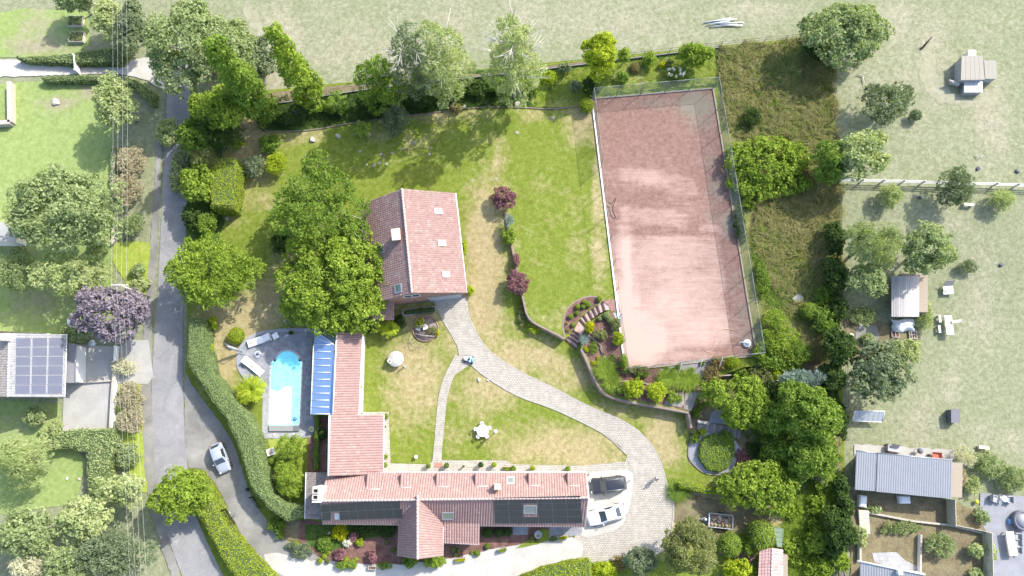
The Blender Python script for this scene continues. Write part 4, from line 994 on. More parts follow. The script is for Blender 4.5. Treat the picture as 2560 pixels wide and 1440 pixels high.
def steps():
    loc = G(1440,850); loc.z = 0
    t = thing("garden_steps", "pink gravel and sleeper steps climbing from the lawn to the court", "steps", loc)
    ris = [((1506,754),(1512,776)),((1492,761),(1500,783)),((1481,768),(1491,789)),((1470,775),(1481,797)),((1458,786),(1472,808)),((1450,797),(1467,817)),
           ((1434,826),(1452,842)),((1428,834),(1448,850)),((1421,841),(1444,860)),((1415,848),(1440,872))]
    top = ((1522,752),(1527,774)); edges = [top] + ris
    tread = m_ground("pink_gravel",[(0.3,(0.40,0.27,0.24)),(0.7,(0.53,0.39,0.35))],1.0,14,.25)
    z = TERR; dz = TERR / len(ris)
    for k in range(len(ris)):
        (a, b),(c, d) = edges[k], edges[k + 1]
        z = TERR - dz * k
        q = [P(*p, z) for p in (a, b, d, c)]
        m = MB(); m.poly([Vector((p.x, p.y,-0.2)) for p in q] + [Vector((p.x, p.y, z - .015)) for p in q],[(0,1,2,3),(7,6,5,4),(0,4,5,1),(1,5,6,2),(2,6,7,3),(3,7,4,0)])
        m.build("step", tread, t, rel=loc)
        e0, e1 = P(*c, z), P(*d, z); n = Vector((-(e1 - e0).y,(e1 - e0).x,0)).normalized() * .11
        m = MB(); m.prism([(e0 - n).to_2d(),(e1 - n).to_2d(),(e1 + n).to_2d(),(e0 + n).to_2d()], z - .2, z + .02); m.build("riser_sleeper", m_plain("dark_sleeper",(.10,.065,.055),.9,0,.2), t, rel=loc)
steps()
sheet("court_entrance",[(1504,752),(1534,748),(1546,760),(1552,782),(1528,778),(1522,764)], M_brickpath,0.062, upper=True)
sheet("gravel_corner",[(1532,782),(1552,782),(1556,810),(1546,812)], M_paleslab,0.064, upper=True)
# sleeper edges inside the terrace beds
def bed_edge(px, label, w=.16, h=.22):
    q = [P(a, b, TERR) for a, b in px]; m = MB()
    for a, b in zip(q[:-1], q[1:]):
        d = (b - a).normalized(); s = Vector((-d.y, d.x,0)) * w / 2
        m.prism([(a - s).to_2d(),(b - s).to_2d(),(b + s).to_2d(),(a + s).to_2d()], TERR, TERR + h)
    tag(m.build("timber_edging", M_wood), label, "edging")
bed_edge([(1470,838),(1500,862),(1510,890)], "grey timber edging across the bed beside the spiky blue plant")
bed_edge([(1500,870),(1516,902),(1530,934),(1540,952)], "grey timber edging between mulch slope and arching grasses")
bed_edge([(1540,955),(1568,952),(1610,958),(1626,962)], "pale timber edging behind the two bright yellow-green bushes")
bed_edge([(1706,980),(1706,1014)], "grey plank edge between two gravel plots on the terrace",.3,.1)
bed_edge([(1656,966),(1720,972),(1756,974)], "thin timber edging below the striped grass clump",.12,.15)

# ---------------------------------------------------------------- swimming pool
def pool():
    loc = G(715,980); t = thing("swimming_pool", "bright turquoise swimming pool with rounded end and white area on the water", "pool", loc)
    Z = 0.075
    arc = [(687 + 0.5 * 0,903)] + [(719 - 29 * math.cos(a),905 - 27 * math.sin(a)) for a in np.linspace(0.05, math.pi - .05,14)]
    ring = [(680,904)] + arc[1:] + [(754,903),(748,1062),(673,1064)]
    q = [P(a, b,0).to_2d() for a, b in ring]
    wm, nt, b = _base("pool_water"); n = noise(nt, pos(nt),1.2,4,0.6,0.8)
    nt.links.new(ramp(nt, n,[(0.3,(0.20,0.80,0.88)),(0.7,(0.30,0.88,0.93))]), b.inputs["Base Color"]); b.inputs["Roughness"].default_value = 0.08
    bump(nt, b, noise(nt, pos(nt),3.0,3),0.12,0.05)
    m = MB(); m.prism(q,-.3, Z); m.build("water", wm, t, rel=loc)
    # coping stones
    c = sum((Vector(p) for p in q), Vector((0,0))) / len(q)
    cm = m_plain("coping_stone",(.36,.36,.38),.8,0,.15,3)
    n = len(q)
    for i in range(n):
        a, b2 = q[i], q[(i + 1) % n]; d = (b2 - a)
        k = max(1, int(d.length / .8))
        nn = Vector((d.y,-d.x)).normalized()
        if nn.dot((a + b2) / 2 - c) < 0: nn = -nn
        for j in range(k):
            p0, p1 = a.lerp(b2, j / k + .006), a.lerp(b2,(j + 1) / k - .006)
            s = MB(); s.prism([p0, p1, p1 + nn * .26, p0 + nn * .26] if True else [],.02, Z + .03); s.build("coping_stone", cm, t, rel=loc)
    # flat white panel standing in for the white area of the water
    panel_px = [(676,973),(684,976),(694,980),(703,975),(712,968),(720,966),(729,968),(728,1000),(727,1034),(726,1054),(734,1060),(674,1062)]
    m = MB(); m.prism([P(a, b, Z).to_2d() for a, b in panel_px], Z + .005, Z + .05); m.build("cover", m_plain("panel_white",(.86,.86,.86),.4,0,.02), t, rel=loc)  # this cover is only the panel standing in for the white area
    m = MB(); m.prism([P(a, b,0).to_2d() for a, b in ((674,1064),(735,1064),(735,1078),(674,1078))],.02,.3); m.build("deck_block", m_plain("grey_decking",(.24,.24,.23),.8,0,.15,4), t, rel=loc)
    m = MB(); m.prism([P(a, b,0).to_2d() for a, b in ((736,1064),(748,1064),(748,1078),(736,1078))],.02,.28); m.build("hatch", m_plain("grey_hatch",(.13,.14,.15),.6), t, rel=loc)
    p = P(738,1047, Z); m = MB(); m.lathe([(.02,0),(.26,.0),(.26,.12),(.1,.2),(.02,.2)], p,14); m.build("cleaner", m_plain("cleaner_blue",(.12,.2,.42),.5), t, rel=loc)
    for x, y in ((685,1087),(734,1087)):
        p = P(x, y,.05); m = MB(); m.lathe([(.02,.01),(.15,.01),(.15,.06),(.02,.07)], p,14); o = m.build("deck_light", M_whitepaint, t, rel=loc)
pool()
# raised kerb round the terrace
kerb([(796,826),(735,825),(690,827),(650,833),(620,847),(602,869),(595,893),(598,919),(612,943),(635,963)],0.45,0.14, "terrace_kerb", m_plain("grey_terrace_kerb",(.27,.28,.31),.85,0,.15))
def lounger(c, d, label, towel):
    p = G(*c); a = G(*d); v = (a - p); rz = math.atan2(v.y, v.x)
    t = thing("sun_lounger", label, "sun lounger",(p.x, p.y,.05), rz, "white sun loungers by the pool")
    fr = m_plain("lounger_white",(.78,.78,.77),.5); cu = m_plain("lounger_cushion",(.78,.78,.77),.85,0,.06,3,.2)
    m = MB(); L, Wd = 3.05,.95
    m.box(-L / 2, L / 2,-Wd / 2,-Wd / 2 + .06,.22,.3).box(-L / 2, L / 2, Wd / 2 - .06, Wd / 2,.22,.3).box(-L / 2,-L / 2 + .06,-Wd / 2 + .06, Wd / 2 - .06,.22,.3).box(L / 2 - .06, L / 2,-Wd / 2 + .06, Wd / 2 - .06,.22,.3); m.build("frame", fr, t)
    for x in (-L / 2 + .15, L / 2 - .15):
        for y in (-Wd / 2 + .08, Wd / 2 - .08): m = MB(); m.box(x - .04, x + .04, y - .04, y + .04,0,.22); m.build("leg", fr, t)
    m = MB(); m.bbox(-L / 2 + .05,.55,-Wd / 2 + .05, Wd / 2 - .05,.31,.42,.04); m.build("cushion", cu, t)
    m = MB(); m.slab([(.57,-Wd / 2 + .05,.44),(L / 2 - .05,-Wd / 2 + .05,.82),(L / 2 - .05, Wd / 2 - .05,.82),(.57, Wd / 2 - .05,.44)],.1); m.build("backrest", cu, t)
    m = MB(); x = towel; m.bbox(x - .2, x + .2,-.2,.2,.425,.5,.04); m.build("pillow", m_plain("peach_pillow",(.60,.36,.27),.9), t)
lounger((650,852),(676,843), "white sun lounger with peach pillow on the terrace's upper rim, next to the stool",-.95)
lounger((635,917),(622,906), "white sun lounger half in shade left of the turquoise pool",.1)
def stool():
    p = G(691,841); t = thing("side_table", "small square white side table beside the upper sun lounger", "table",(p.x, p.y,.05), rad(28))
    m = MB(); m.bbox(-.38,.38,-.38,.38,.34,.42,.02); m.build("top", m_plain("lounger_white",(.78,.78,.77),.5), t)
    for x in (-.3,.3):
        for y in (-.3,.3): m = MB(); m.box(x - .04, x + .04, y - .04, y + .04,0,.34); m.build("leg", m_plain("lounger_white",(.7,.7,.7),.5), t)
stool()
def parasol_base():
    p = G(645,886); t = thing("parasol_base", "round grey parasol base standing between the two white loungers", "parasol base",(p.x, p.y,.05))
    m = MB(); m.lathe([(.02,0),(.5,.0),(.5,.07),(.44,.1),(.16,.13),(.02,.13)], n=24); m.build("disc", m_plain("base_grey",(.40,.42,.45),.6), t)
    m = MB(); m.lathe([(.02,.13),(.09,.13),(.09,.42),(.02,.42)], n=12); m.build("socket", M_dark, t)
parasol_base()
def cantilever():
    p = G(607,880); t = thing("closed_parasol", "closed grey cantilever parasol leaning out over the lawn left of the terrace", "parasol",(p.x, p.y,.05))
    q = P(561,858,2.6) - Vector((p.x, p.y,0)) - Vector((0,0,.05))
    m = MB(); m.box(-.35,.35,-.3,.3,0,.1); m.build("base", M_grey, t)
    m = MB(); m.tube([(0,0,.1),(-.25,.1,1.6),(-.4,.15,2.3)],.05,8); m.build("mast", M_frame_al, t)
    m = MB(); m.tube([(-.4,.15,2.3),(q.x * .6, q.y * .6,2.45),(q.x, q.y, q.z)],.04,8); m.build("arm", M_frame_al, t)
    m = MB(); m.tube([(-.1,.02,.5),(-.5,.2,1.2),(-.95,.38,2.0),(-1.2,.5,2.35)],[.06,.2,.17,.05],10); m.build("folded_canopy", m_plain("canopy_grey",(.33,.35,.37),.9), t)
cantilever()
def shower():
    p = G(728,815); t = thing("garden_shower", "slim grey garden shower post behind the pool terrace wall", "shower",(p.x, p.y,0))
    m = MB(); m.tube([(0,0,0),(0,0,1.9),(-.06,.1,2.1),(-.2,.35,2.15)],.05,7); m.build("pipe", M_frame_al, t)
    m = MB(); m.lathe([(.02,2.06),(.14,2.07),(.14,2.12),(.02,2.15)],(-.22,.38,0),12); m.build("head", M_frame_al, t)
shower()

# ---------------------------------------------------------------- cars
def glass_car(): return m_glass("car_glass",(0.035,0.045,0.05),0.05)
def car(name, label, c, nose, L, Wd, Hh, paint, kind):
    p = G(*c); n = G(*nose); v = n - p; rz = math.atan2(v.y, v.x)
    t = thing(name, label, "car",(p.x, p.y, p.z + .06 + (.05 if kind != 'hatch' else 0)), rz)
    hl, hw = L / 2, Wd / 2
    belt = .92 if kind != 'suv' else 1.02; hood = .86 if kind != 'suv' else .98
    deck = {'hatch': 1.0, 'suv': 1.08, 'sedan': .98}[kind]
    def wid(x): return hw * (1 - .16 * abs(x / hl) ** 5 - .03 * abs(x / hl) ** 2)
    def ztop(x):
        u = x / hl
        if u > .38: return hood - .20 * max(0,(u - .38) / .62) ** 2.2
        if u < -.62: return deck - .22 * max(0,(-u - .62) / .38) ** 2.5
        return belt + .02
    xs = [-hl,-hl * .985,-hl * .95,-hl * .85,-hl * .72,-hl * .6,-hl * .4,-hl * .2,0, hl * .2, hl * .38, hl * .5, hl * .65, hl * .8, hl * .9, hl * .96, hl * .99, hl]
    rows = []
    for x in xs:
        w = wid(x); zt = ztop(x); e = max(0,(abs(x) / hl - .93) / .07); zb = .24 + .16 * e; zt -= .16 * e ** 1.5; w *= 1 - .1 * e
        rows.append([(x,0, zt + .03),(x, w * .55, zt + .02),(x, w * .84, zt),(x, w * .95, zt - .08),(x, w, zt - .3),(x, w * .99, zb + .14),(x, w * .93, zb),(x,0, zb)])
    m = MB(); k = 8; vs = []; fs = []
    for r in rows: vs += r + [(x,-y, z) for x, y, z in r[1:-1]]
    kk = 14
    order = [0,1,2,3,4,5,6,7,13,12,11,10,9,8]
    for i in range(len(rows) - 1):
        for j in range(kk):
            a, b = order[j], order[(j + 1) % kk]; fs.append((i * kk + a, i * kk + b,(i + 1) * kk + b,(i + 1) * kk + a))
    fs += [tuple(order), tuple((len(rows) - 1) * kk + o for o in order[::-1])]
    m.poly(vs, fs, True); m.build("body", paint, t)
    # cabin
    if kind == 'hatch': bf, br, rf, rr = .42 * hl,-.9 * hl,.08 * hl,-.66 * hl
    elif kind == 'suv': bf, br, rf, rr = .46 * hl,-.95 * hl,.14 * hl,-.8 * hl
    else: bf, br, rf, rr = .42 * hl,-.74 * hl,.06 * hl,-.42 * hl
    zb, zr_ = belt - .02, Hh; wb, wr = hw * .9, hw * .70
    B = [(bf, wb * .86),(bf * .5, wb),(br * .6, wb),(br, wb * .84)]; R_ = [(rf, wr * .93),(rf * .4, wr),(rr * .7, wr),(rr, wr * .92)]
    vs = [(x, y, zb) for x, y in B] + [(x,-y, zb) for x, y in B[::-1]] + [(x, y, zr_ - (.03 if i in (0,3) else 0)) for i,(x, y) in enumerate(R_)] + [(x,-y, zr_ - (.03 if i in (0,3) else 0)) for i,(x, y) in reversed(list(enumerate(R_)))]
    m = MB(); m.poly(vs,[(i,(i + 1) % 8,8 + (i + 1) % 8,8 + i) for i in range(8)]); m.poly([(x, y, zr_ - .02) for x, y in R_] + [(x,-y, zr_ - .02) for x, y in R_[::-1]] + [(x * .8 + .1 * rr, y * .8, zr_ + .045) for x, y in R_] + [(x * .8 + .1 * rr,-y * .8, zr_ + .045) for x, y in R_[::-1]],[(i,(i + 1) % 8,8 + (i + 1) % 8,8 + i) for i in range(8)] + [tuple(range(8,16))], True)
    m.build("cabin", paint, t)
    g = glass_car()
    def pane(nm, q, out, sc=.86):
        q = [Vector(p_) for p_ in q]; cc = sum(q, Vector()) / 4; o = Vector(out)
        mm = MB(); a = [cc + (p_ - cc) * sc + o * .012 for p_ in q]; b = [cc + (p_ - cc) * sc - o * .01 for p_ in q]
        mm.poly(a + b,[(0,1,2,3),(7,6,5,4),(0,4,5,1),(1,5,6,2),(2,6,7,3),(3,7,4,0)]); return mm.build(nm, g, t)
    zt_ = zr_ - .03
    pane("windscreen",[(bf, wb * .86, zb),(bf,-wb * .86, zb),(rf,-wr * .93, zt_),(rf, wr * .93, zt_)],(.7,0,.7),.9)
    pane("rear_window",[(br,-wb * .84, zb),(br, wb * .84, zb),(rr, wr * .92, zt_),(rr,-wr * .92, zt_)],(-.7,0,.7),.82)
    for s in (1,-1):
        pane("side_window",[(bf * .5, s * wb, zb),(br * .6, s * wb, zb),(rr * .7, s * wr, zr_),(rf * .4, s * wr, zr_)],(0, s * .9,.3),.88)
        mm = MB(); mm.ball((bf * .72, s * (hw + .07), belt + .04),.1,6,(.8,1.1,.7)); mm.build("mirror", paint, t)
        for x in (hl * .66,-hl * .62):
            w = MB(); w.lathe([(.02,-.11),(.32,-.11),(.33,-.06),(.33,.06),(.32,.11),(.02,.11)], n=18)
            w.xf(Matrix.Translation((x, s * (hw - .1),.33)) @ Matrix.Rotation(rad(90),4, 'X')); wo = w.build("wheel", m_plain("tyre",(.02,.02,.02),.85), t)
            w = MB(); w.lathe([(.02,-.02),(.2,-.02),(.2,.02),(.02,.03)], n=14); w.xf(Matrix.Translation((x, s * (hw + .012),.33)) @ Matrix.Rotation(rad(-90 * s),4, 'X')); w.build("rim", M_frame_al, wo)
        mm = MB(); mm.ball((hl * .93, s * hw * .68,.66 if kind != 'suv' else .74),.14,6,(1.0,1.1,.55)); mm.build("headlight", m_plain("lamp_clear",(.6,.62,.65),.15,.2), t)
        mm = MB(); mm.ball((-hl * .95, s * hw * .7,.78),.12,6,(.6,1.2,.7)); mm.build("tail_light", m_plain("lamp_red",(.3,.02,.02),.3), t)
        if kind == 'suv':
            mm = MB(); mm.tube([(rf, s * wr * .95, Hh + .04),(rr * .95, s * wr * .95, Hh + .04)],.03,6); mm.build("roof_rail", M_frame_al, t)
    if kind == 'sedan':
        mm = MB(); mm.slab([(rf * .2,-wr * .6, Hh + .052),(rf * .2 - .7,-wr * .6, Hh + .052),(rf * .2 - .7, wr * .6, Hh + .052),(rf * .2, wr * .6, Hh + .052)],.01); mm.build("sunroof", m_plain("sunroof_white",(.72,.73,.75),.2), t)
    mm = MB(); mm.box(hl - .02, hl + .012,-.26,.26,.38,.49); mm.build("number_plate", M_whitepaint, t)
    return t
def paint(name, col, metal=0.2, rough=.3): return m_plain(name, col, rough, metal,.03,1,0,.5,.6)
car("hatchback_car", "silver hatchback parked on the gravel driveway beside the tall hedge",(556,1144),(566,1172),3.75,1.72,1.48, paint("silver_paint",(.42,.46,.53),.3), 'hatch')
car("suv_car", "dark grey sport utility car with roof rails on the pale parking pad",(1518,1211),(1470,1216.5),4.45,1.88,1.66, paint("charcoal_paint",(.035,.037,.045),.3), 'suv')
car("sedan_car", "white four-door sedan parked askew at the house end",(1515,1285),(1468,1298),4.75,1.84,1.44, paint("white_car_paint",(.72,.73,.76),0.0,.25), 'sedan')

# ---------------------------------------------------------------- person on the drive
def person():
    p = G(1638,1196); t = thing("person", "person in a white top and dark trousers walking across the cobbled drive", "person",(p.x, p.y, p.z + .06), rad(215))
    def skin(nm, verts, edges, radii, mat, root=0, lev=2, par=t):
        me = bpy.data.meshes.new(nm); me.from_pydata(verts, edges,[]); me.update(); o = add(nm, me, None, par)
        mod = o.modifiers.new("Skin", 'SKIN')
        for i, r in enumerate(radii):
            sv = me.skin_vertices[0].data[i]; sv.radius = (r, r) if not hasattr(r, '__len__') else r; sv.use_root = (i == root)
        sb = o.modifiers.new("Sub", 'SUBSURF'); sb.levels = lev; sb.render_levels = lev
        dg = bpy.context.evaluated_depsgraph_get(); me2 = bpy.data.meshes.new_from_object(o.evaluated_get(dg)); o.modifiers.clear(); o.data = me2
        me2.materials.clear(); me2.materials.append(mat); me2.polygons.foreach_set("use_smooth",[True] * len(me2.polygons)); return o
    sk = m_plain("skin",(.50,.32,.24),.6); top = m_plain("white_shirt",(.72,.72,.70),.9); tr = m_plain("dark_trousers",(.05,.055,.07),.9); hair = m_plain("brown_hair",(.10,.065,.04),.7)
    V = [(0,0,.95),(0,0,1.15),(0,0,1.36),(.01,0,1.48),(.03,0,1.6),(.04,0,1.70),
         (0,.17,1.40),(.04,.24,1.14),(.16,.24,.93),(.2,.235,.85),(0,-.17,1.40),(-.05,-.24,1.14),(.02,-.25,.92),(.05,-.25,.84),
         (.0,.09,.90),(.16,.1,.5),(.06,.1,.09),(.2,.105,.04),(0,-.09,.90),(-.1,-.1,.5),(-.24,-.1,.12),(-.12,-.105,.04)]
    E = [(0,1),(1,2),(2,3),(3,4),(4,5),(2,6),(6,7),(7,8),(8,9),(2,10),(10,11),(11,12),(12,13),(0,14),(14,15),(15,16),(16,17),(0,18),(18,19),(19,20),(20,21)]
    R_ = [.14,.13,.15,.06,.085,.07,.065,.048,.036,.035,.065,.048,.036,.035,.085,.06,.045,.045,.085,.06,.045,.045]
    skin("body", V, E, R_, sk)
    skin("shirt",[(0,0,.93),(0,0,1.15),(0,0,1.38),(0,.17,1.41),(.035,.235,1.16),(0,-.17,1.41),(-.045,-.235,1.16)],[(0,1),(1,2),(2,3),(3,4),(2,5),(5,6)],[.165,.155,.175,.085,.068,.085,.068], top)
    skin("trousers",[(0,0,.98),(0,.09,.88),(.16,.1,.5),(.06,.1,.14),(0,-.09,.88),(-.1,-.1,.5),(-.23,-.1,.16)],[(0,1),(1,2),(2,3),(0,4),(4,5),(5,6)],[.15,.1,.075,.06,.1,.075,.06], tr)
    m = MB(); m.ball((.015,0,1.68),.118,8,(1.02,.9,1.0)); m.build("hair", hair, t)
    for s in (1,-1):
        m = MB(); m.ball(((.2,.105,.05) if s > 0 else (-.12,-.105,.05)),.06,6,(1.9,.8,.7)); m.build("shoe", M_whitepaint, t)
        hx, hy, hz = ((.21,.235,.80) if s > 0 else (.055,-.25,.79))
        for k,(dx, dl) in enumerate(((-.03,.07),(-.01,.085),(.01,.08),(.03,.065))):
            m = MB(); m.tube([(hx + dx, hy, hz),(hx + dx + .01, hy - s * .006, hz - dl * .6),(hx + dx + .005, hy - s * .02, hz - dl)],[.010,.009,.006],6); m.build("finger", sk, t)
        m = MB(); m.tube([(hx + .035, hy - s * .01, hz + .03),(hx + .06, hy - s * .02, hz),(hx + .062, hy - s * .03, hz - .03)],[.011,.010,.007],6); m.build("thumb", sk, t)
person()

# ---------------------------------------------------------------- lawn furniture and ornaments
def round_table():
    p = G(1207,1077); t = thing("garden_table", "round white garden table on the lawn ringed by five white chairs", "table",(p.x, p.y, p.z))
    W_ = m_plain("white_plastic",(.80,.80,.78),.45,0,.03)
    m = MB(); m.lathe([(.02,.68),(.70,.69),(.74,.71),(.74,.74),(.70,.755),(.02,.755)], n=28); m.build("table_top", W_, t)
    m = MB(); m.lathe([(.02,0),(.32,.0),(.28,.06),(.08,.12),(.07,.6),(.2,.68),(.02,.68)], n=14); m.build("pedestal", W_, t)
    m = MB(); m.lathe([(.02,.757),(.07,.757),(.08,.85),(.05,.9),(.02,.9)], n=10); m.build("centre_pot", m_plain("tan_pot",(.5,.38,.27),.8), t)
    for k, a in enumerate((95,22,-52,-128,167)):
        x, y = .84 * math.cos(rad(a)),.84 * math.sin(rad(a))
        q = Vector((p.x + x, p.y + y, p.z)); c = thing("garden_chair",["white chair on the far side of the round white table", "white chair right of the round white table, facing the lamp post", "white chair at the near right of the round white table", "white chair at the near left of the round white table, over its shadow", "white chair left of the round white table"][k], "chair", q, rad(a), "white chairs round the garden table")
        m = MB(); m.bbox(-.24,.22,-.22,.22,.40,.45,.02); m.build("seat", W_, c)
        m = MB(); pts = [(.24 * math.cos(u) ,.24 * math.sin(u)) for u in np.linspace(-1.35,1.35,9)]
        m.poly([(x_ - .02, y_, z) for z in (.62,.86) for x_, y_ in pts] + [(x_ + .03, y_ * 1.1, z) for z in (.62,.86) for x_, y_ in pts],[(i, i + 1,10 + i,9 + i) for i in range(8)] + [(18 + i,27 + i,28 + i,19 + i) for i in range(8)] + [(9 + i,10 + i,28 + i,27 + i) for i in range(8)]); m.build("backrest", W_, c)
        for lx, ly in ((-.2,-.19),(-.2,.19),(.19,-.19),(.19,.19)): m = MB(); m.tube([(lx, ly,0),(lx * .95, ly * .95,.4)],.02,6); m.build("leg", W_, c)
        for ly in (-.19,.19): m = MB(); m.tube([(.19, ly,.4),(.23, ly,.62)],.018,6); m.build("back_post", W_, c)
round_table()
def lamp_post():
    p = G(1240,1079); t = thing("garden_lamp_post", "slender white lamp post with pale lantern right of the white table", "lamp",(p.x, p.y, p.z))
    m = MB(); m.lathe([(.02,0),(.16,0),(.14,.12),(.06,.2),(.045,2.2),(.08,2.3),(.02,2.32)], n=12); m.build("post", M_whitepaint, t)
    m = MB(); m.lathe([(.02,2.33),(.16,2.36),(.22,2.62),(.24,2.64),(.1,2.78),(.02,2.82)], n=8, sm=False); m.build("lantern", M_whitepaint, t)
    m = MB()
    for a in (0,90): m.box(-.22 if a == 0 else -.02,.22 if a == 0 else .02,-.02 if a == 0 else -.22,.02 if a == 0 else .22,2.05,2.09)
    m.build("cross_bar", M_whitepaint, t)
lamp_post()
def globe(px, py, label, r=.24):
    p = G(px, py); t = thing("globe_lamp", label, "lamp",(p.x, p.y, p.z))
    m = MB(); m.lathe([(.02,0),(.14,0),(.12,.06),(.05,.1),(.05,.22),(.02,.22)], n=12); m.build("foot", M_grey, t)
    m = MB(); m.ball((0,0,.2 + r), r,12); m.build("globe", m_plain("opal_white",(.82,.82,.80),.3,0,.02), t)
globe(1041,1142, "white ball lamp alone on the lawn left of the footpath")
def bollard():
    p = G(1574,1200); t = thing("bollard_lamp", "small white bollard lamp at the tail of the dark car", "lamp",(p.x, p.y, p.z + .1))
    m = MB(); m.lathe([(.02,0),(.05,0),(.045,.5),(.02,.5)], n=10); m.build("post", M_frame_al, t)
    m = MB(); m.lathe([(.02,.5),(.1,.52),(.12,.62),(.05,.7),(.02,.7)], n=12); m.build("head", M_whitepaint, t)
bollard()
def stone_table():
    p = G(992,899); t = thing("stone_table", "large round grey stone table standing on the dry lawn", "table",(p.x, p.y, p.z))
    st = m_plain("grey_millstone",(.40,.39,.36),.95,0,.2,2.5,.5)
    m = MB(); m.lathe([(.02,.72),(.93,.73),(.99,.77),(1.0,.86),(.97,.9),(.02,.91)], n=32); m.build("table_top", st, t)
    m = MB(); m.lathe([(.02,0),(.5,0),(.45,.1),(.34,.3),(.36,.6),(.5,.72),(.02,.72)], n=18); m.build("pedestal", st, t)
    q = G(977,906); c = thing("bowl_planter", "oval white bowl with green plant on the edge of the stone table", "planter",(p.x - .72, p.y - .33, p.z + .91), rad(-35))
    m = MB(); m.lathe([(.02,0),(.16,0),(.3,.1),(.33,.2),(.29,.2),(.24,.14),(.02,.12)], n=18); m.xf(Matrix.Diagonal((1,.68,1,1))); m.build("bowl", M_whitepaint, c)
    m = MB(); m.ball((.02,0,.2),.13,6,(1.2,.8,.8)); m.build("plant", m_plain("bowl_plant",(.16,.22,.03),.8,0,.3,12,.6), c)
    q = G(1011,917); c = thing("hand_pump", "grey cast metal hand pump standing by the stone table", "pump",(q.x, q.y, q.z), rad(-40))
    m = MB(); m.lathe([(.02,0),(.18,0),(.17,.06),(.08,.1),(.08,.8),(.11,.85),(.1,1.05),(.02,1.08)], n=12); m.build("barrel", M_grey, c)
    m = MB(); m.tube([(0,0,1.05),(.2,0,1.15),(.5,0,.9)],.03,6); m.build("handle", M_grey, c)
    m = MB(); m.tube([(0,0,.75),(-.22,0,.74),(-.28,0,.62)],.035,6); m.build("spout", M_grey, c)
stone_table()
def arbour():
    p = G(1064,822); t = thing("wire_arbour", "round rusty wire garden arbour over a paved circle near the garage", "arbour",(p.x, p.y, p.z))
    rust = m_plain("rusted_wire",(.16,.10,.08),.9,.2,.3); R_ = 1.62
    m = MB(); m.lathe([(.02,.02),(R_,.02),(R_,.10),(.02,.11)], n=36); m.build("floor_slab", m_plain("brown_grey_floor",(.20,.165,.15),.95,0,.3,1.5,.4), t)
    m = MB(); ring = [(R_ * math.cos(a), R_ * math.sin(a)) for a in np.linspace(0,2 * math.pi,33)]
    m.tube([(x, y,.16) for x, y in ring],.06,6); m.build("base_ring", m_plain("ring_brick",(.34,.22,.18),.9), t)
    for k in range(8):
        a = 2 * math.pi * k / 8; c_, s_ = math.cos(a), math.sin(a)
        m = MB(); m.tube([(R_ * c_, R_ * s_,.1),(R_ * c_, R_ * s_,1.5),(R_ * .86 * c_, R_ * .86 * s_,2.05),(R_ * .5 * c_, R_ * .5 * s_,2.45),(.04 * c_,.04 * s_,2.6)],.022,5); m.build("rib", rust, t)
    for z, r in ((1.0, R_),(1.5, R_),(2.2, R_ * .75)):
        m = MB(); m.tube([(r * math.cos(a), r * math.sin(a), z) for a in np.linspace(0,2 * math.pi,25)],.014,5); m.build("hoop", rust, t)
    m = MB(); m.tube([(-1.3,-.7,.3),(0,-.95,.32),(1.2,-1.0,.3)],.05,6); m.build("log", M_woodpale, t)
    for x, y, s, r_, lab in ((.0,.08,.3,.2, "small white garden seat in the middle of the wire arbour"),(-.9,-.05,.28,-.3, "small grey bench at the left inside the wire arbour")):
        c = thing("white_bench" if x == 0 else "grey_bench", lab, "bench",(p.x + x, p.y + y, p.z + .11), r_)
        mm = M_whitepaint if x == 0 else M_frame_al
        m = MB(); m.bbox(-s, s,-s * .8, s * .8,.34,.4,.02); m.build("seat", mm, c)
        m = MB(); m.box(-s, s, s * .8, s * .8 + .05,.4,.75); m.build("backrest", mm, c)
        for lx in (-s + .05, s - .05):
            for ly in (-s * .7, s * .7): m = MB(); m.box(lx - .02, lx + .02, ly - .02, ly + .02,0,.34); m.build("leg", mm, c)
    c = thing("floor_cushion", "small pale square box on the arbour floor near the shrub", "box",(p.x - .18, p.y + 1.0, p.z + .11),.3); m = MB(); m.bbox(-.1,.1,-.13,.13,0,.22,.03); m.build("box", M_whitepaint, c)
arbour()
def mower():
    p = G(1173,899); t = thing("ride_on_mower", "small blue and white ride-on mower on the fork of the cobbled drive", "mower",(p.x, p.y, p.z + .07), rad(-12))
    blue = m_plain("mower_blue",(.16,.34,.55),.4); w = m_plain("mower_white",(.75,.77,.78),.4)
    m = MB(); m.ball((-.34,.02,.34),.34,8,(1.1,.95,.7)); m.build("bonnet", w, t)
    m = MB(); m.bbox(-.05,.62,-.36,.36,.2,.42,.06); m.build("deck", blue, t)
    m = MB(); m.bbox(.12,.30,-.34,.34,.43,.52,.04); m.build("stripe_cover", w, t)
    m = MB(); m.ball((.45,0,.5),.26,8,(.8,1.1,.6)); m.build("seat", blue, t)
    m = MB(); m.lathe([(.13,.62),(.15,.63),(.15,.66),(.13,.66)],(.0,0,0),14); m.tube([(-.1,0,.45),(0,0,.64)],.02,6); m.build("steering_wheel", M_dark, t)
    for x, r in ((-.42,.15),(.42,.2)):
        for s in (1,-1):
            q = MB(); q.lathe([(.02,-.07),(r,-.07),(r,.07),(.02,.07)], n=14); q.xf(Matrix.Translation((x, s * .36, r)) @ Matrix.Rotation(rad(90),4, 'X')); q.build("wheel", m_plain("tyre",(.02,.02,.02),.85), t)
mower()
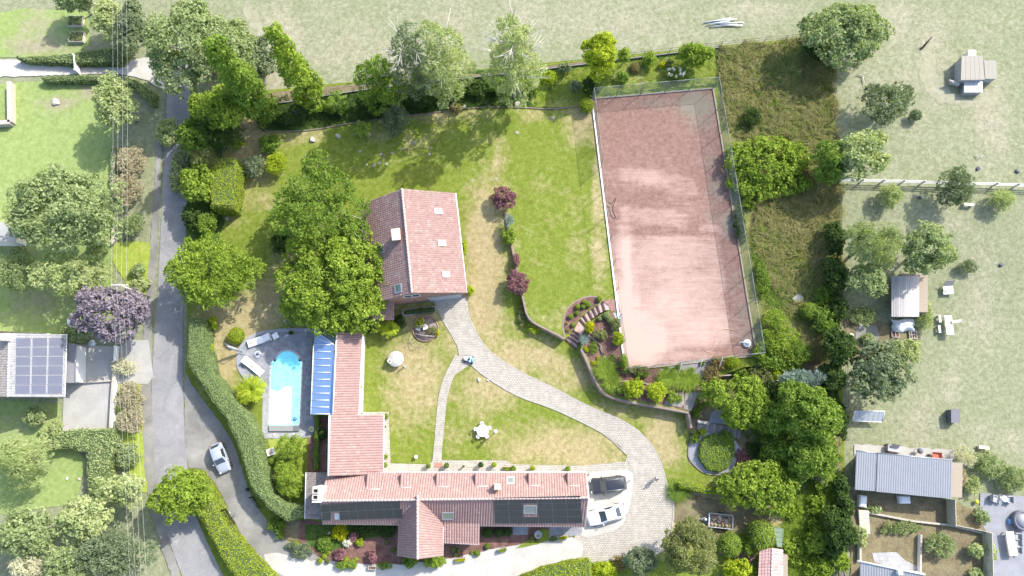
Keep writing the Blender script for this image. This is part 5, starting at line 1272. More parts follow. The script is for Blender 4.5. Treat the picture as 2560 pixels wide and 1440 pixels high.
# loose stones on the lawn
def boulder(px, py, r, label, mat=None, flat=.6, group=None):
    p = G(px, py); bm = bmesh.new(); bmesh.ops.create_icosphere(bm, subdivisions=2, radius=1)
    for v in bm.verts:
        k = 1 + .22 * math.sin(3.1 * v.co.x + px) * math.cos(2.7 * v.co.y + py) + random.uniform(-.08,.08); v.co = Vector((v.co.x * r * k, v.co.y * r * k * .85, v.co.z * r * k * flat))
    me = bpy.data.meshes.new("garden_stone"); bm.to_mesh(me); bm.free()
    o = add("garden_stone", me, mat or M_stone, None,(p.x, p.y, p.z + r * flat * .35), random.uniform(0,3)); tag(o, label, "stone", group); return o
for i,(x, y, r, lab) in enumerate([(781,350,.42, "pale rough stone on the lawn's dry edge, left of two by the birches"),(845,341,.36, "pale rough stone on the lawn by the thin sapling"),(922,337,.34, "heart-shaped pale stone below the bright fern"),
        (1197,950,.28, "largest of three pale stones inside the drive's bend"),(1219,951,.18, "middle stone of three beside the cobbled drive"),(1233,955,.14, "smallest stone of three beside the cobbled drive"),(568,546,.3, "pale stone at the foot of the clipped hedge block"),(598,508,.18, "small tan stone left of the dry garden path"),(1295,262,.5, "large mossy stone in the bank under the right birch"),(1160,268,.35, "dark red-brown stone on the border edge"),(824,1332,.22, "tan stone in the shaded front bed"),(1822,1128 - 4,.2, "pale flat stone by the pond's right rim")]):
    boulder(x, y, r, lab)
for k,(x, y, r) in enumerate([(948,407,.26),(966,410,.22),(952,386,.24),(980,383,.22),(1009,372,.2),(1035,357,.26),(917,412,.2),(935,414,.26),(1073,386,.26),(1078,370,.18),(1292,332,.26),(1381,294,.3),(1240,448,.2),(900,378,.2)]):
    boulder(x, y, r, 'small pale molehill on the shaded upper lawn behind the brick house', m_plain('pale_earth',(.30,.27,.21),1.0,0,.25,6,.5),.25, 'molehills on the upper lawn')
# ================================================================== VEGETATION
def unit(a):
    return a / np.maximum(1e-6, np.linalg.norm(a, axis=1, keepdims=True))
def leaves_mesh(name, C, D, Nn, ln, wd, curl=0.12):
    """one folded blade per point: C base points, D blade direction, Nn facing"""
    n = len(C)
    D = unit(D); S = unit(np.cross(D, Nn)); Nn = unit(np.cross(S, D))
    ln = np.broadcast_to(ln,(n,))[:, None]; wd = np.broadcast_to(wd,(n,))[:, None]
    V = np.empty((n,4,3), dtype=np.float32)
    V[:,0] = C - D * ln * .5; V[:,1] = C + S * wd * .5 + Nn * ln * curl; V[:,2] = C + D * ln * .5; V[:,3] = C - S * wd * .5 + Nn * ln * curl
    F = np.arange(n * 4, dtype=np.int32).reshape(n,4)
    return np_mesh(name, V.reshape(-1,3), F)
def rdir(n, rng, up=-1.0):
    v = unit(rng.normal(size=(n,3)))
    if up > -1: 
        m = v[:,2] < up; v[m,2] = np.abs(v[m,2])
    return v
def crown(name, lobes, rng, leaf=.36, dens=1.0, clump=.34, style='broad', low=-.35):
    """leaf blades on many small clumps spread over uneven lobes"""
    Cs, Ds, Ns, Ls = [],[],[],[]
    for (cx, cy, cz, rx, ry, rz) in lobes:
        rm = (rx * ry * rz) ** (1 / 3); rc = max(leaf * 1.2, clump * rm)
        area = 4 * math.pi * ((rx * ry) ** 1.6 / 3 + (rx * rz) ** 1.6 / 3 + (ry * rz) ** 1.6 / 3) ** (1 / 1.6) * .75
        nc = max(5, int(1.5 * area / (math.pi * rc * rc)))
        u = rdir(nc, rng, low)
        cc = u * np.array([rx, ry, rz]) * rng.uniform(.62,1.04,(nc,1)) + np.array([cx, cy, cz])
        rr = rc * rng.uniform(.6,1.3, nc)
        k = np.maximum(6,(dens * 4.2 * rr * rr / (leaf * leaf * .35)).astype(int))
        idx = np.repeat(np.arange(nc), k); n = len(idx)
        d = unit(rng.normal(size=(n,3)) + u[idx] * .9)
        r = rr[idx] * rng.uniform(.35,1.0, n) ** .55
        p = cc[idx] + d * r[:, None] * np.array([1,1,.8])
        Cs.append(p); out = unit(d + u[idx] * .4)
        rnd = unit(rng.normal(size=(n,3)))
        if style == 'broad': Ns.append(unit(out + rnd * .75 + np.array([0,0,.35]))); Ds.append(unit(rnd + out * .3))
        elif style == 'feather': Ns.append(unit(out * .6 + rnd * .6 + np.array([0,0,.6]))); Ds.append(unit(u[idx] * .8 + rnd * .7 + np.array([0,0,-.25])))
        elif style == 'weep': Ns.append(unit(out + rnd * .5)); Ds.append(unit(u[idx] * np.array([.9,.9,0]) + np.array([0,0,-.8]) + rnd * .35))
        elif style == 'needle': Ns.append(unit(rnd + np.array([0,0,.8]))); Ds.append(unit(u[idx] * np.array([1,1,.3]) + d * .5 + rnd * .35))
        Ls.append(leaf * rng.uniform(.5,1.4, n))
    C, D, Nn, L = np.concatenate(Cs), np.concatenate(Ds), np.concatenate(Ns), np.concatenate(Ls)
    asp = {'broad': .62, 'feather': .38, 'weep': .25, 'needle': .22}[style]
    return leaves_mesh(name, C, D, Nn, L, L * asp)
def trunk_mesh(h0, lobes, rng, r, lean=(0,0), n_limb=7):
    m = MB(); top = max(l[2] for l in lobes); zc = h0
    pts = [(0,0,-.3),(lean[0] * .3, lean[1] * .3, zc * .5),(lean[0] * .7, lean[1] * .7, zc),(lean[0], lean[1],(zc + top) / 2),(lean[0] * 1.05, lean[1] * 1.05, top)]
    m.tube(pts,[r * 1.25, r, r * .8, r * .5, r * .15],8)
    for i in range(min(n_limb, len(lobes) * 3)):
        l = lobes[i % len(lobes)]; a = rng.uniform(0,6.28); z0 = zc * rng.uniform(.75,1.05) + (top - zc) * .25 * (i % 3)
        k_ = .98 if n_limb >= 14 else .7
        e = (l[0] + l[3] * k_ * math.cos(a), l[1] + l[4] * k_ * math.sin(a), l[2] + l[5] * (rng.uniform(.2,.75) if n_limb >= 14 else rng.uniform(-.1,.6)))
        s = (lean[0] * .7, lean[1] * .7, z0)
        mid = tuple(s[k] * .5 + e[k] * .5 + (rng.uniform(-.3,.3) if k < 2 else .25) for k in range(3))
        m.tube([s, mid, e],[r * .42, r * .26, r * .06],5)
    return m
M_bark = m_plain("bark_brown",(.13,.10,.075),.95,0,.3,6,.5)
M_barkpale = m_plain("bark_birch",(.52,.49,.43),.9,0,.2,5,.4)
M_barkgrey = m_plain("bark_grey",(.26,.24,.20),.95,0,.25,6,.5)
G_ = dict(
    bright=m_leaf("leaf_bright",[(.05,.082,.010),(.10,.15,.019),(.16,.21,.03),(.235,.27,.055)]),
    mid=m_leaf("leaf_mid",[(.035,.06,.010),(.075,.12,.018),(.12,.175,.03),(.18,.225,.05)]),
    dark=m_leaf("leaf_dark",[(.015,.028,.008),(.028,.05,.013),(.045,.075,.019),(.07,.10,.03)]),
    yellow=m_leaf("leaf_yellow",[(.10,.135,.010),(.165,.21,.014),(.225,.26,.02),(.28,.295,.04)]),
    lime=m_leaf("leaf_lime",[(.28,.30,.01),(.42,.43,.015),(.52,.50,.03)]),
    grey=m_leaf("leaf_greygreen",[(.05,.07,.035),(.085,.11,.06),(.125,.15,.09),(.17,.195,.13)]),
    blue=m_leaf("leaf_bluegrey",[(.09,.12,.12),(.14,.18,.18),(.19,.23,.23)]),
    purple=m_leaf("leaf_purple",[(.06,.022,.028),(.11,.05,.055),(.16,.085,.088),(.22,.13,.125)],.2),
    olive=m_leaf("leaf_olive",[(.06,.07,.022),(.10,.115,.04),(.15,.16,.065),(.20,.205,.10)]),
    brown=m_leaf("leaf_brown",[(.09,.07,.03),(.15,.12,.05),(.20,.16,.07)]),
    hedge=m_leaf("leaf_hedge",[(.105,.145,.055),(.135,.175,.072),(.16,.20,.086),(.195,.23,.11)],.35,.25, patch=((.20,.15,.08),.68)),
    hedgey=m_leaf("leaf_hedge_yellow",[(.10,.135,.012),(.155,.195,.016),(.205,.24,.024),(.26,.28,.045)],.3,.3, patch=((.28,.24,.09),.75)),
    white=m_leaf("petal_white",[(.55,.53,.42),(.70,.68,.58),(.78,.77,.7)],.2),
    pink=m_leaf("petal_pink",[(.22,.10,.12),(.32,.17,.18),(.42,.26,.25)],.2),
    dry=m_leaf("dry_blade",[(.05,.068,.014),(.092,.096,.03),(.14,.128,.05),(.20,.18,.09)],.25,.5),
    dead=m_leaf("dead_twig",[(.22,.17,.13),(.30,.24,.19),(.40,.33,.27)],.1),
    # trees and shrubs on the neighbouring land: a white veil is mixed into their leaf colours
    o_mid=m_leaf("leaf_outer_mid",[(.163,.213,.094),(.250,.312,.138),(.350,.413,.200),(.450,.500,.275)]),
    o_light=m_leaf("leaf_outer_light",[(.225,.275,.112),(.338,.400,.175),(.450,.500,.250),(.537,.575,.338)]),
    o_dark=m_leaf("leaf_outer_dark",[(.112,.150,.088),(.175,.219,.125),(.237,.288,.169),(.312,.362,.225)]),
    o_pink=m_leaf("leaf_outer_blossom",[(.325,.300,.200),(.450,.400,.288),(.575,.500,.388)]),
    o_purple=m_leaf("leaf_outer_purple",[(.150,.125,.156),(.213,.181,.213),(.288,.250,.275)],.15),
    o_cream=m_leaf("leaf_outer_cream",[(.500,.463,.338),(.600,.587,.438),(.600,.600,.550)]),
)
VN = [0]
def tree(label, px, py, rx, ry, h, mat, style='broad', cb=.3, name="broadleaf_tree", cat="tree", leaf=.38, dens=1.0, lobes=None, bark=None, trunk_r=None, group=None, nl=7, clump=.34, low=-.35, limbs=7, base=None):
    """crown seen at pixel (px, py) with radii in pixels, total height h in metres"""
    VN[0] += 1; rng = np.random.default_rng(100 + VN[0])
    zc = h * (1 + cb) / 2; rz = h * (1 - cb) / 2
    g0 = G(px, py).z
    c = P(px, py, zc + g0); s = mpp(px, py, zc + g0)
    lean = (0,0)
    if base: b = G(*base); lean = (c.x - b.x, c.y - b.y); c = Vector((b.x, b.y,0))
    RX, RY = rx * s, ry * s
    loc = Vector((c.x, c.y, zg(c.x, c.y)))
    t = thing(name, label, cat, loc,0, group)
    if lobes:
        L = [((lx - px) * s + lean[0],-(ly - py) * s + lean[1], zc + (lz if len(q) else 0), lr * s, lr2 * s, rz * rk) for (lx, ly, lr, lr2, lz, rk) in lobes for q in [(1,)]]
    else:
        L = [(lean[0], lean[1], zc, RX * .72, RY * .72, rz * .95)]
        for k in range(nl):
            a = 2 * math.pi * k / nl + rng.uniform(-.35,.35); q = rng.uniform(.42,.76); f = rng.uniform(.28,.52) * (1.15 - .35 * q)
            L.append((lean[0] + RX * q * math.cos(a), lean[1] + RY * q * math.sin(a), zc + rz * rng.uniform(-.35,.25), RX * f, RY * f, rz * rng.uniform(.45,.65)))
    add("crown", crown("crown", L, rng, leaf * .86, dens, clump, style, low), mat, t)
    m = trunk_mesh(max(.4, h * cb), L, rng, trunk_r or max(.07, h * .022), lean, limbs)
    m.build("trunk", bark or M_bark, t)
    return t
def shrub(label, px, py, rx, ry, h, mat, style='broad', leaf=.22, dens=1.0, name="shrub", cat="shrub", nl=5, group=None, clump=.36, stem=True):
    VN[0] += 1; rng = np.random.default_rng(900 + VN[0])
    g0 = G(px, py).z; c = P(px, py, g0 + h * .5); s = mpp(px, py, g0 + h * .5); RX, RY = rx * s, ry * s
    loc = Vector((c.x, c.y, zg(c.x, c.y)))
    L = [(0,0, h * .48, RX * .75, RY * .75, h * .5)]
    for k in range(nl):
        a = 6.283 * k / nl + rng.uniform(-.3,.3); q = rng.uniform(.45,.6); f = rng.uniform(.4,.52)
        L.append((RX * q * math.cos(a), RY * q * math.sin(a), h * rng.uniform(.35,.5), RX * f, RY * f, h * rng.uniform(.32,.42)))
    me = crown("foliage", L, rng, leaf, dens * .8, clump, style,-.1)
    if stem and max(RX, RY) > .45:
        t = thing(name, label, cat, loc,0, group); add("foliage", me, mat, t)
        m = MB(); m.tube([(0,0,-.1),(.03,0, h * .3),(0,.04, h * .6)],[.06,.05,.02],6)
        for k in range(4):
            a = 6.283 * k / 4 + .4; m.tube([(0,0,.05),(RX * .3 * math.cos(a), RY * .3 * math.sin(a), h * .35),(RX * .55 * math.cos(a), RY * .55 * math.sin(a), h * .6)],[.04,.03,.012],5)
        m.build("stems", M_bark, t); return t
    o = add(name, me, mat, None, loc); tag(o, label, cat, group); return o
def topiary(label, px, py, r, mat, h=None, leaf=.11, name="topiary_ball", group=None, sq=1.0):
    """clipped ball: close-set leaves over a firm core"""
    VN[0] += 1; rng = np.random.default_rng(1700 + VN[0])
    s = mpp(px, py,1.0); R_ = r * s; g0 = G(px, py).z; hh = (h or R_ * 1.8); c = P(px, py, g0 + hh * .6); loc = Vector((c.x, c.y, zg(c.x, c.y)))
    t = thing(name, label, "topiary", loc,0, group)
    n = int(min(5000,4 * math.pi * R_ * max(R_, hh / 2) / (leaf * leaf * .3) * .8)); u = rdir(n, rng,-.6)
    wob = 1 + .05 * np.sin(u[:,0] * 7 + px) * np.cos(u[:,1] * 6 + py)
    C = u * np.array([R_, R_ * sq, hh / 2]) * (wob * rng.uniform(.9,1.04, n))[:, None] + np.array([0,0, hh / 2])
    rnd = unit(rng.normal(size=(n,3)))
    add("foliage", leaves_mesh("foliage", C, unit(rnd + u * .5), unit(u + rnd * .6), leaf * rng.uniform(.7,1.3, n), leaf * .55), mat, t)
    m = MB(); m.ball((0,0, hh / 2),1,9,(R_ * .92, R_ * .92 * sq, hh / 2 * .92)); m.build("core", m_plain("foliage_core",(.03,.05,.012),1.0), t)
    return t
def sample_mesh(me, n, rng):
    me.calc_loop_triangles(); k = len(me.loop_triangles)
    idx = np.zeros(k * 3, dtype=np.int32); me.loop_triangles.foreach_get("vertices", idx); idx = idx.reshape(-1,3)
    V = np.zeros(len(me.vertices) * 3, dtype=np.float32); me.vertices.foreach_get("co", V); V = V.reshape(-1,3)
    a, b, c = V[idx[:,0]], V[idx[:,1]], V[idx[:,2]]; cr = np.cross(b - a, c - a); ar = np.linalg.norm(cr, axis=1)
    t = rng.choice(k, n, p=ar / ar.sum()); r1, r2 = np.sqrt(rng.uniform(size=n)), rng.uniform(size=n)
    p = a[t] * (1 - r1)[:, None] + b[t] * (r1 * (1 - r2))[:, None] + c[t] * (r1 * r2)[:, None]
    return p, unit(cr[t])
def hedge(label, top_px, h, mat, batter=.25, leaf=.15, dens=1.0, name="clipped_hedge", wob=.07, core_col=(.06,.09,.03)):
    """clipped hedge: outline of its top in photo pixels, pulled down to the ground, leaves over every face"""
    VN[0] += 1; rng = np.random.default_rng(2500 + VN[0])
    g0 = sum(G(a, b).z for a, b in top_px) / len(top_px)
    q = resample([P(a, b, g0 + h).to_2d() for a, b in top_px],.7)
    ctr = sum(q, Vector((0,0))) / len(q); loc = Vector((ctr.x, ctr.y, g0))
    ar = sum(q[i].x * q[(i + 1) % len(q)].y - q[(i + 1) % len(q)].x * q[i].y for i in range(len(q)))
    if ar < 0: q = q[::-1]
    n = len(q)
    def off(d):
        out = []
        for i in range(n):
            t = (q[(i + 1) % n] - q[i - 1]); t = t.normalized() if t.length > 0 else Vector((1,0)); out.append(q[i] + Vector((t.y,-t.x)) * d)
        return out
    ringsz = [(off(batter),-.3),(off(batter * .6), h * .4),(off(batter * .2), h * .8),(q, h * .93),(off(-.18), h)]
    bm = bmesh.new(); R_ = []
    for ring, z in ringsz:
        R_.append([bm.verts.new((p.x - ctr.x + rng.uniform(-wob, wob), p.y - ctr.y + rng.uniform(-wob, wob), z + rng.uniform(-wob, wob) * .6)) for p in ring])
    for a, b in zip(R_[:-1], R_[1:]):
        for i in range(n): bm.faces.new((a[i], a[(i + 1) % n], b[(i + 1) % n], b[i]))
    topf = []
    for tri in tessellate_polygon([[v.co.to_2d().to_3d() for v in R_[-1]]]):
        try: topf.append(bm.faces.new([R_[-1][i] for i in tri]))
        except ValueError: pass
    bmesh.ops.recalc_face_normals(bm, faces=bm.faces)
    if sum(f.normal.z * f.calc_area() for f in topf) < 0: bmesh.ops.reverse_faces(bm, faces=bm.faces)
    core = bpy.data.meshes.new("core"); bm.to_mesh(core)
    area = sum(f.calc_area() for f in bm.faces); bm.free()
    N_ = int(min(50000,.8 * dens * area / (leaf * leaf * .30)))
    p, nn = sample_mesh(core, N_, rng); rnd = unit(rng.normal(size=(N_,3)))
    lump =   .03 * np.sin(p[:,0] * 5.3 + p[:,1] * 3.1) + .09 * np.sin(p[:,0] * 1.9 + 1.3 * np.sin(p[:,1] * 1.1)) * np.cos(p[:,1] * 2.3 + np.sin(p[:,0] * 1.7))
    p = p + nn * (rng.uniform(-.02,.10, N_) + np.maximum(lump,-.02))[:, None]
    t = thing(name, label, "hedge", loc)
    add("foliage", leaves_mesh("foliage", p, unit(rnd + nn * .2), unit(nn + rnd * .42), leaf * rng.uniform(.5,1.4, N_) * np.where(rng.uniform(size=N_) < .04,2.1,1.0), leaf * .6), mat, t)
    add("core", core, m_plain("foliage_core", core_col,1.0), t)
    return t
def blades(name, C, L, W_, mat, rng, bend=.7, wind=(0,0), seg=2, ang=None):
    """arching grass blades rooted at C"""
    n = len(C); a = rng.uniform(0,6.283, n) if ang is None else ang; d = np.stack([np.cos(a) + wind[0], np.sin(a) + wind[1], np.zeros(n)],1); d = unit(d)
    s = np.stack([-d[:,1], d[:,0], np.zeros(n)],1); V = np.empty((n,(seg + 1) * 2,3), dtype=np.float32); bd = bend * rng.uniform(.5,1.3, n)
    for k in range(seg + 1):
        f = k / seg; th = bd * f * 1.6
        o = d * (L * f * np.sin(th * .75))[:, None] + np.array([0,0,1.0]) * (L * f * np.cos(th * .75))[:, None]; w = (W_ * (1 - f * .85))[:, None] * .5
        V[:,2 * k] = C + o + s * w; V[:,2 * k + 1] = C + o - s * w
    F = np.concatenate([np.stack([np.arange(n) * (seg + 1) * 2 + j for j in (2 * k,2 * k + 1,2 * k + 3,2 * k + 2)],1) for k in range(seg)])
    return np_mesh(name, V.reshape(-1,3), F)
def grass_clump(label, px, py, rx, ry, h, mat, n=900, name="ornamental_grass", w=.05, bend=1.1, cat="grass plant", rz=0):
    VN[0] += 1; rng = np.random.default_rng(3100 + VN[0]); g = G(px, py); s = mpp(px, py,1); RX, RY = rx * s, ry * s
    r = np.sqrt(rng.uniform(size=n)) * .62; a = rng.uniform(0,6.283, n); C = np.stack([r * np.cos(a) * RX, r * np.sin(a) * RY, np.zeros(n)],1)
    me = blades("blades", C, h * rng.uniform(.7,1.25, n), np.full(n, w), mat, rng, bend)
    o = add(name, me, mat, None, g, rz); tag(o, label, cat); return o
def rosette(label, px, py, r, h, mat, n=26, name="palm", cat="palm", wid=.3, trunk=True, droop=.9):
    """fan of long arching fronds, each with a row of leaflets"""
    VN[0] += 1; rng = np.random.default_rng(3900 + VN[0]); g0 = G(px, py); c = P(px, py, g0.z + h * .7); s = mpp(px, py, h); R_ = r * s
    loc = Vector((c.x, c.y, zg(c.x, c.y))); t = thing(name, label, cat, loc)
    Cs, Ds, Ns = [],[],[]; stem = MB()
    for k in range(n):
        a = 6.283 * k / n * 2.4 + rng.uniform(-.2,.2); L = R_ * rng.uniform(.65,1.1); e = rng.uniform(.15,.9)
        pts = []
        for j in range(9):
            f = j / 8; pts.append(np.array([L * f * math.cos(a), L * f * math.sin(a), h * .62 + (h * .38 * e + .3) * math.sin(f * 2.2) * (1 - droop * f * .5)]))
        stem.tube(pts[::4],[.03,.02,.008],4)
        for j in range(1,9):
            d = pts[j] - pts[j - 1]; sd = np.array([-math.sin(a), math.cos(a),0])
            for q in (1,-1):
                for fr in (0,.5):
                    w = wid * (1 - abs(j / 8 - .45) * .9); Cs.append(pts[j - 1] + d * fr + sd * q * w * .5); Ds.append(d * .8 / np.linalg.norm(d) + sd * q * .9 + np.array([0,0,-.25])); Ns.append(np.array([0,0,1.0]) + rng.normal(size=3) * .25)
    C, D, Nn = np.array(Cs), np.array(Ds), np.array(Ns)
    add("fronds", leaves_mesh("fronds", C, D, Nn, wid * 1.25 * rng.uniform(.8,1.2, len(C)),.09), mat, t)
    stem.build("stalks", M_barkgrey, t)
    if trunk: m = MB(); m.tube([(0,0,-.2),(0,0, h * .64)],[.16,.12],8); m.build("trunk", M_bark, t)
    return t
# ---------------------------------------------------------------- trees inside the plot
B, Mi, D, Y = G_['bright'], G_['mid'], G_['dark'], G_['yellow']
tree("yellow-green leafy tree at the plot's upper left corner",545,275,78,50,9.0, B, cb=.3)
tree("dark shaded conifer below the upper left corner tree",552,325,54,48,8.0, D, 'needle', cb=.1, leaf=.5, name="conifer_tree")
tree("mid green tree leaning over the road left of the brown path",492,350,52,42,6.5, Mi, cb=.25)
tree("brownish tipped conifer behind the clipped hedge block",512,400,34,26,5.5, G_['olive'], 'needle', cb=.15, leaf=.45, name="conifer_tree")
tree("bright green tree between road and clipped hedge block",496,455,40,52,5.5, B, cb=.15)
shrub("dark bush at the roadside below the clipped hedge block",484,540,24,34,3.0, D, leaf=.3)
shrub("feathery green bush beside the road above the big overhanging tree",520,565,24,36,3.5, Mi, 'feather', leaf=.3)
hedge("tall clipped bright green hedge block standing by the left garden",[(527,394),(588,395),(592,412),(578,518),(527,516),(523,460)],3.2, G_['hedgey'],.1,.17)
tree("wide feathery tree overhanging the road at the left boundary",530,680,114,98,7.0, B, 'feather', cb=.35, leaf=.46, nl=9, clump=.26, bark=M_barkgrey, limbs=16, dens=.95)
tree("tall airy tree with pale branches behind the brick house",795,500,105,118,8.0, Mi, 'feather', cb=.3, leaf=.44, nl=9, clump=.26, bark=M_barkpale, limbs=20, dens=.9,
     lobes=[(785,410,34,38,0,.7),(770,470,66,50,-.5,.85),(830,470,50,46,0,.8),(740,545,58,52,-.6,.8),(800,560,70,62,.4,.95),(868,530,52,44,-.3,.75),(715,500,34,32,-1,.6),(890,575,34,34,-.6,.6)])
tree("largest dense bright tree, spreading in front of the brick house",832,700,142,138,7.6, B, cb=.28, leaf=.40, clump=.24, limbs=22, bark=M_barkgrey, dens=1.0,
     lobes=[(830,700,95,95,.5,.95),(740,700,58,64,-1,.7),(770,630,62,58,0,.75),(860,610,66,56,0,.75),(925,650,48,52,-1,.65),(940,720,42,50,-1.2,.65),(900,780,62,52,-.8,.7),(820,790,62,46,-1,.7),(745,760,48,46,-1.4,.6),(880,700,60,60,1.2,.6),(780,740,50,50,1,.6)])
shrub("dark round bush in the shade left of the largest tree",703,608,26,28,2.4, D, leaf=.2)
shrub("light grey-green round bush in the left garden",637,417,29,30,2.4, G_['grey'], 'feather', leaf=.3)
shrub("bright yellow-green bush touching the grey-green bush",692,412,28,33,2.4, Y, 'feather', leaf=.28)
shrub("shaded green bush above the yellow-green bush",676,358,28,24,2.0, Mi, leaf=.25)
rosette("small bright fern-like plant on the brown path",596,362,20,.9, Y,12, "fern", "fern",.25, False)
# two Lombardy poplars leaning outwards in the view
for i,(bx, by, r, h, lab) in enumerate(((668,292,1.9,18.5, "left slim poplar tree standing at the top border"),(790,262,1.75,17.5, "right slim poplar tree standing at the top border"))):
    VN[0] += 1; rng = np.random.default_rng(50 + i); b = G(bx, by); t = thing("poplar_tree", lab, "tree", b,0, "slim poplars at the top border")
    L = [(.15 * math.sin(k),.15 * math.cos(k * 1.7), h * (.09 + .105 * k), r * (1.05 - .06 * abs(k - 3) - .03 * k), r * (1.05 - .06 * abs(k - 3) - .03 * k), h * .115) for k in range(9)]
    add("crown", crown("crown", L, rng,.38,1.0,.42, 'broad',-.9),(Mi if i == 0 else B), t)
    m = trunk_mesh(1.0, L, rng,.24,(0,0),6); m.build("trunk", M_bark, t)
# birches along the top fence: tall, see-through
def birch(label, bx, by, h, r, mat, bare=0.0, dens=.7, seed=0, cbf=.14):
    rng = np.random.default_rng(seed); b = G(bx, by); t = thing("birch_tree", label, "tree", b,0)
    L = []
    for k in range(8):
        z = h * (cbf + (1 - cbf) * (k + .5) / 8.4); rr = r * (.95 - .55 * abs(k - 2.5) / 5.5); a = k * 2.4 + seed
        L.append((rr * .45 * math.cos(a), rr * .45 * math.sin(a), z, rr * .72, rr * .72, h * .075))
    add("crown", crown("crown", L, rng,.36, dens,.36, 'feather',-.7), mat, t)
    m = MB(); m.tube([(0,0,-.3),(.22,-.1, h * .2),(-.15,.15, h * .42),(.2,.2, h * .62),(-.1,.1, h * .8),(0,0, h * .97)],[.17,.14,.12,.09,.06,.02],7)
    for k in range(26 if bare else 14):
        z0 = h * rng.uniform(.3,.85); a = rng.uniform(0,6.28); ln = r * rng.uniform(.6,1.15) * (1.15 if bare else .9); up = rng.uniform(.3,1.0) * ln
        p1 = (ln * .5 * math.cos(a), ln * .5 * math.sin(a), z0 + up * .6); p2 = (ln * math.cos(a + .15), ln * math.sin(a + .15), z0 + up)
        m.tube([(0,0, z0), p1, p2],[.07,.045,.012],5)
        if bare:
            for q in range(3): a2 = a + rng.uniform(-.7,.7); m.tube([p1,(p1[0] + .5 * ln * math.cos(a2), p1[1] + .5 * ln * math.sin(a2), p1[2] + .4 * up)],[.03,.008],4)
    m.build("trunk", M_barkpale, t)
birch("half-bare birch with white dead branches at the top fence",1052,238,15.5,3.2, G_['grey'],1,.75,3)
birch("leafy birch at the top fence right of the half-bare birch",1122,240,16.0,3.9, G_['o_light'],0,1.0,5)
birch("shorter leafy birch left of the half-bare birch",968,262,11.5,3.1, Mi,0,1.0,8)
birch("tallest birch with twisted pale limbs in the middle of the top fence",1285,246,17.5,3.7, G_['o_light'],1,1.0,11)
for lab, x, y, rx, ry, h, mt, st in [
        ("dusky grey-green shrub hanging over the lawn edge below the birches",988,300,34,36,3.2, G_['grey'], 'feather'),("dark shrub in the border left of the shorter birch",925,262,40,28,2.6, D, 'broad'),
        ("dark green shrub under the half-bare birch",1050,245,38,26,2.4, D, 'broad'),("mid green shrub under the leafy birch",1130,228,34,24,2.2, Mi, 'feather'),
        ("dark ground shrub in the middle of the top border",1190,222,36,22,1.6, D, 'broad'),("low dark shrub right of the middle border",1240,215,30,22,1.6, Mi, 'broad'),
        ("yellow-green shrub under the tallest birch",1320,215,22,18,1.6, B, 'broad'),("small bright shrub left of the grey-leaved one",1372,195,22,18,1.5, Y, 'feather'),
        ("pale grey-leaved shrub near the top fence",1412,172,16,12,1.3, G_['grey'], 'broad'),("small blue-green shrub on the bank",1440,215,12,13,1.1, G_['grey'], 'broad'),
        ("dark bush at the court's upper left corner",1480,214,24,26,2.4, D, 'broad'),("dim shrub behind the right poplar's foot",838,268,30,22,1.8, Mi, 'feather'),
        ("dark low shrub at the poplars' feet",712,300,26,16,1.2, D, 'broad'),("small red-brown shrub on the border's stone edge",1140,270,14,12,.9, G_['brown'], 'broad')]:
    shrub(lab, x, y, rx, ry, h, mt, st, leaf=.26)
rosette("dark green tree fern in the border right of the poplars",840,255,32,2.4, Mi,22, "tree_fern", "fern",.34)
rosette("bright green fern on the lawn edge beside a pale stone",908,322,24,1.6, B,18, "tree_fern", "fern",.3)
tree("light green upright tree at the court's upper left",1497,138,40,50,8.0, G_['yellow'], cb=.2, leaf=.34)
tree("thin young tree with staked trunk behind the court",1560,140,16,18,4.0, B, cb=.35, leaf=.24, trunk_r=.05, limbs=4)
shrub("round green bush behind the court near the top fence",1624,148,18,17,2.0, B, leaf=.22)
tree("wide glossy bush-like tree at the court's upper right",1735,138,46,26,4.2, B, cb=.05, leaf=.3)
shrub("tiny lime bush behind the court",1655,163,6,8,.9, G_['lime'], leaf=.14)
shrub("small olive bush between lime bush and glossy bush",1675,157,9,9,.9, G_['olive'], leaf=.16)
topiary("brown dome-shaped heather bush behind the court",1588,168,14, G_['brown'],1.0,.14, "heather")
shrub("small green bush with violet tips at the court fence",1556,193,18,14,1.2, Mi, leaf=.2)
def hydrangea(label, px, py, rx, ry, h, n_fl, gm=None, flower=None, fr=.22):
    t = shrub(label, px, py, rx, ry, h, gm or Mi, leaf=.24, name="hydrangea"); rng = np.random.default_rng(px)
    s = mpp(px, py,1); fl = []
    if t.type != 'EMPTY': return t
    for k in range(n_fl):
        a = rng.uniform(0,6.283); r = math.sqrt(rng.uniform(.05,1)) * .8; p = np.array([r * math.cos(a) * rx * s, r * math.sin(a) * ry * s, h * (1.04 - .25 * r)])
        u = rdir(46, rng); C = p + u * np.array([fr * .75, fr * .75, fr * 1.25]); me = leaves_mesh("flower_head", C, unit(rng.normal(size=(46,3))), u,.16,.13)
        add("flower_head", me, flower or G_['white'], t)
    return t
hydrangea("hydrangea with white cone blossoms against the court's top fence",1688,185,28,15,1.5,15)
topiary("bright yellow-green ball bush at the lawn's upper right corner",1467,262,18, Y,1.7,.16)
tree("huge dark tree at the plot's upper right corner",2108,80,126,84,7.0, G_['o_mid'], cb=.2, leaf=.42, clump=.26)
shrub("dark low tree foot inside the upper right corner",2040,118,40,32,3.0, D, leaf=.34)
shrub("lone dark green bush in the dry tall grass",1878,296,21,28,1.9, D, 'feather', leaf=.26)
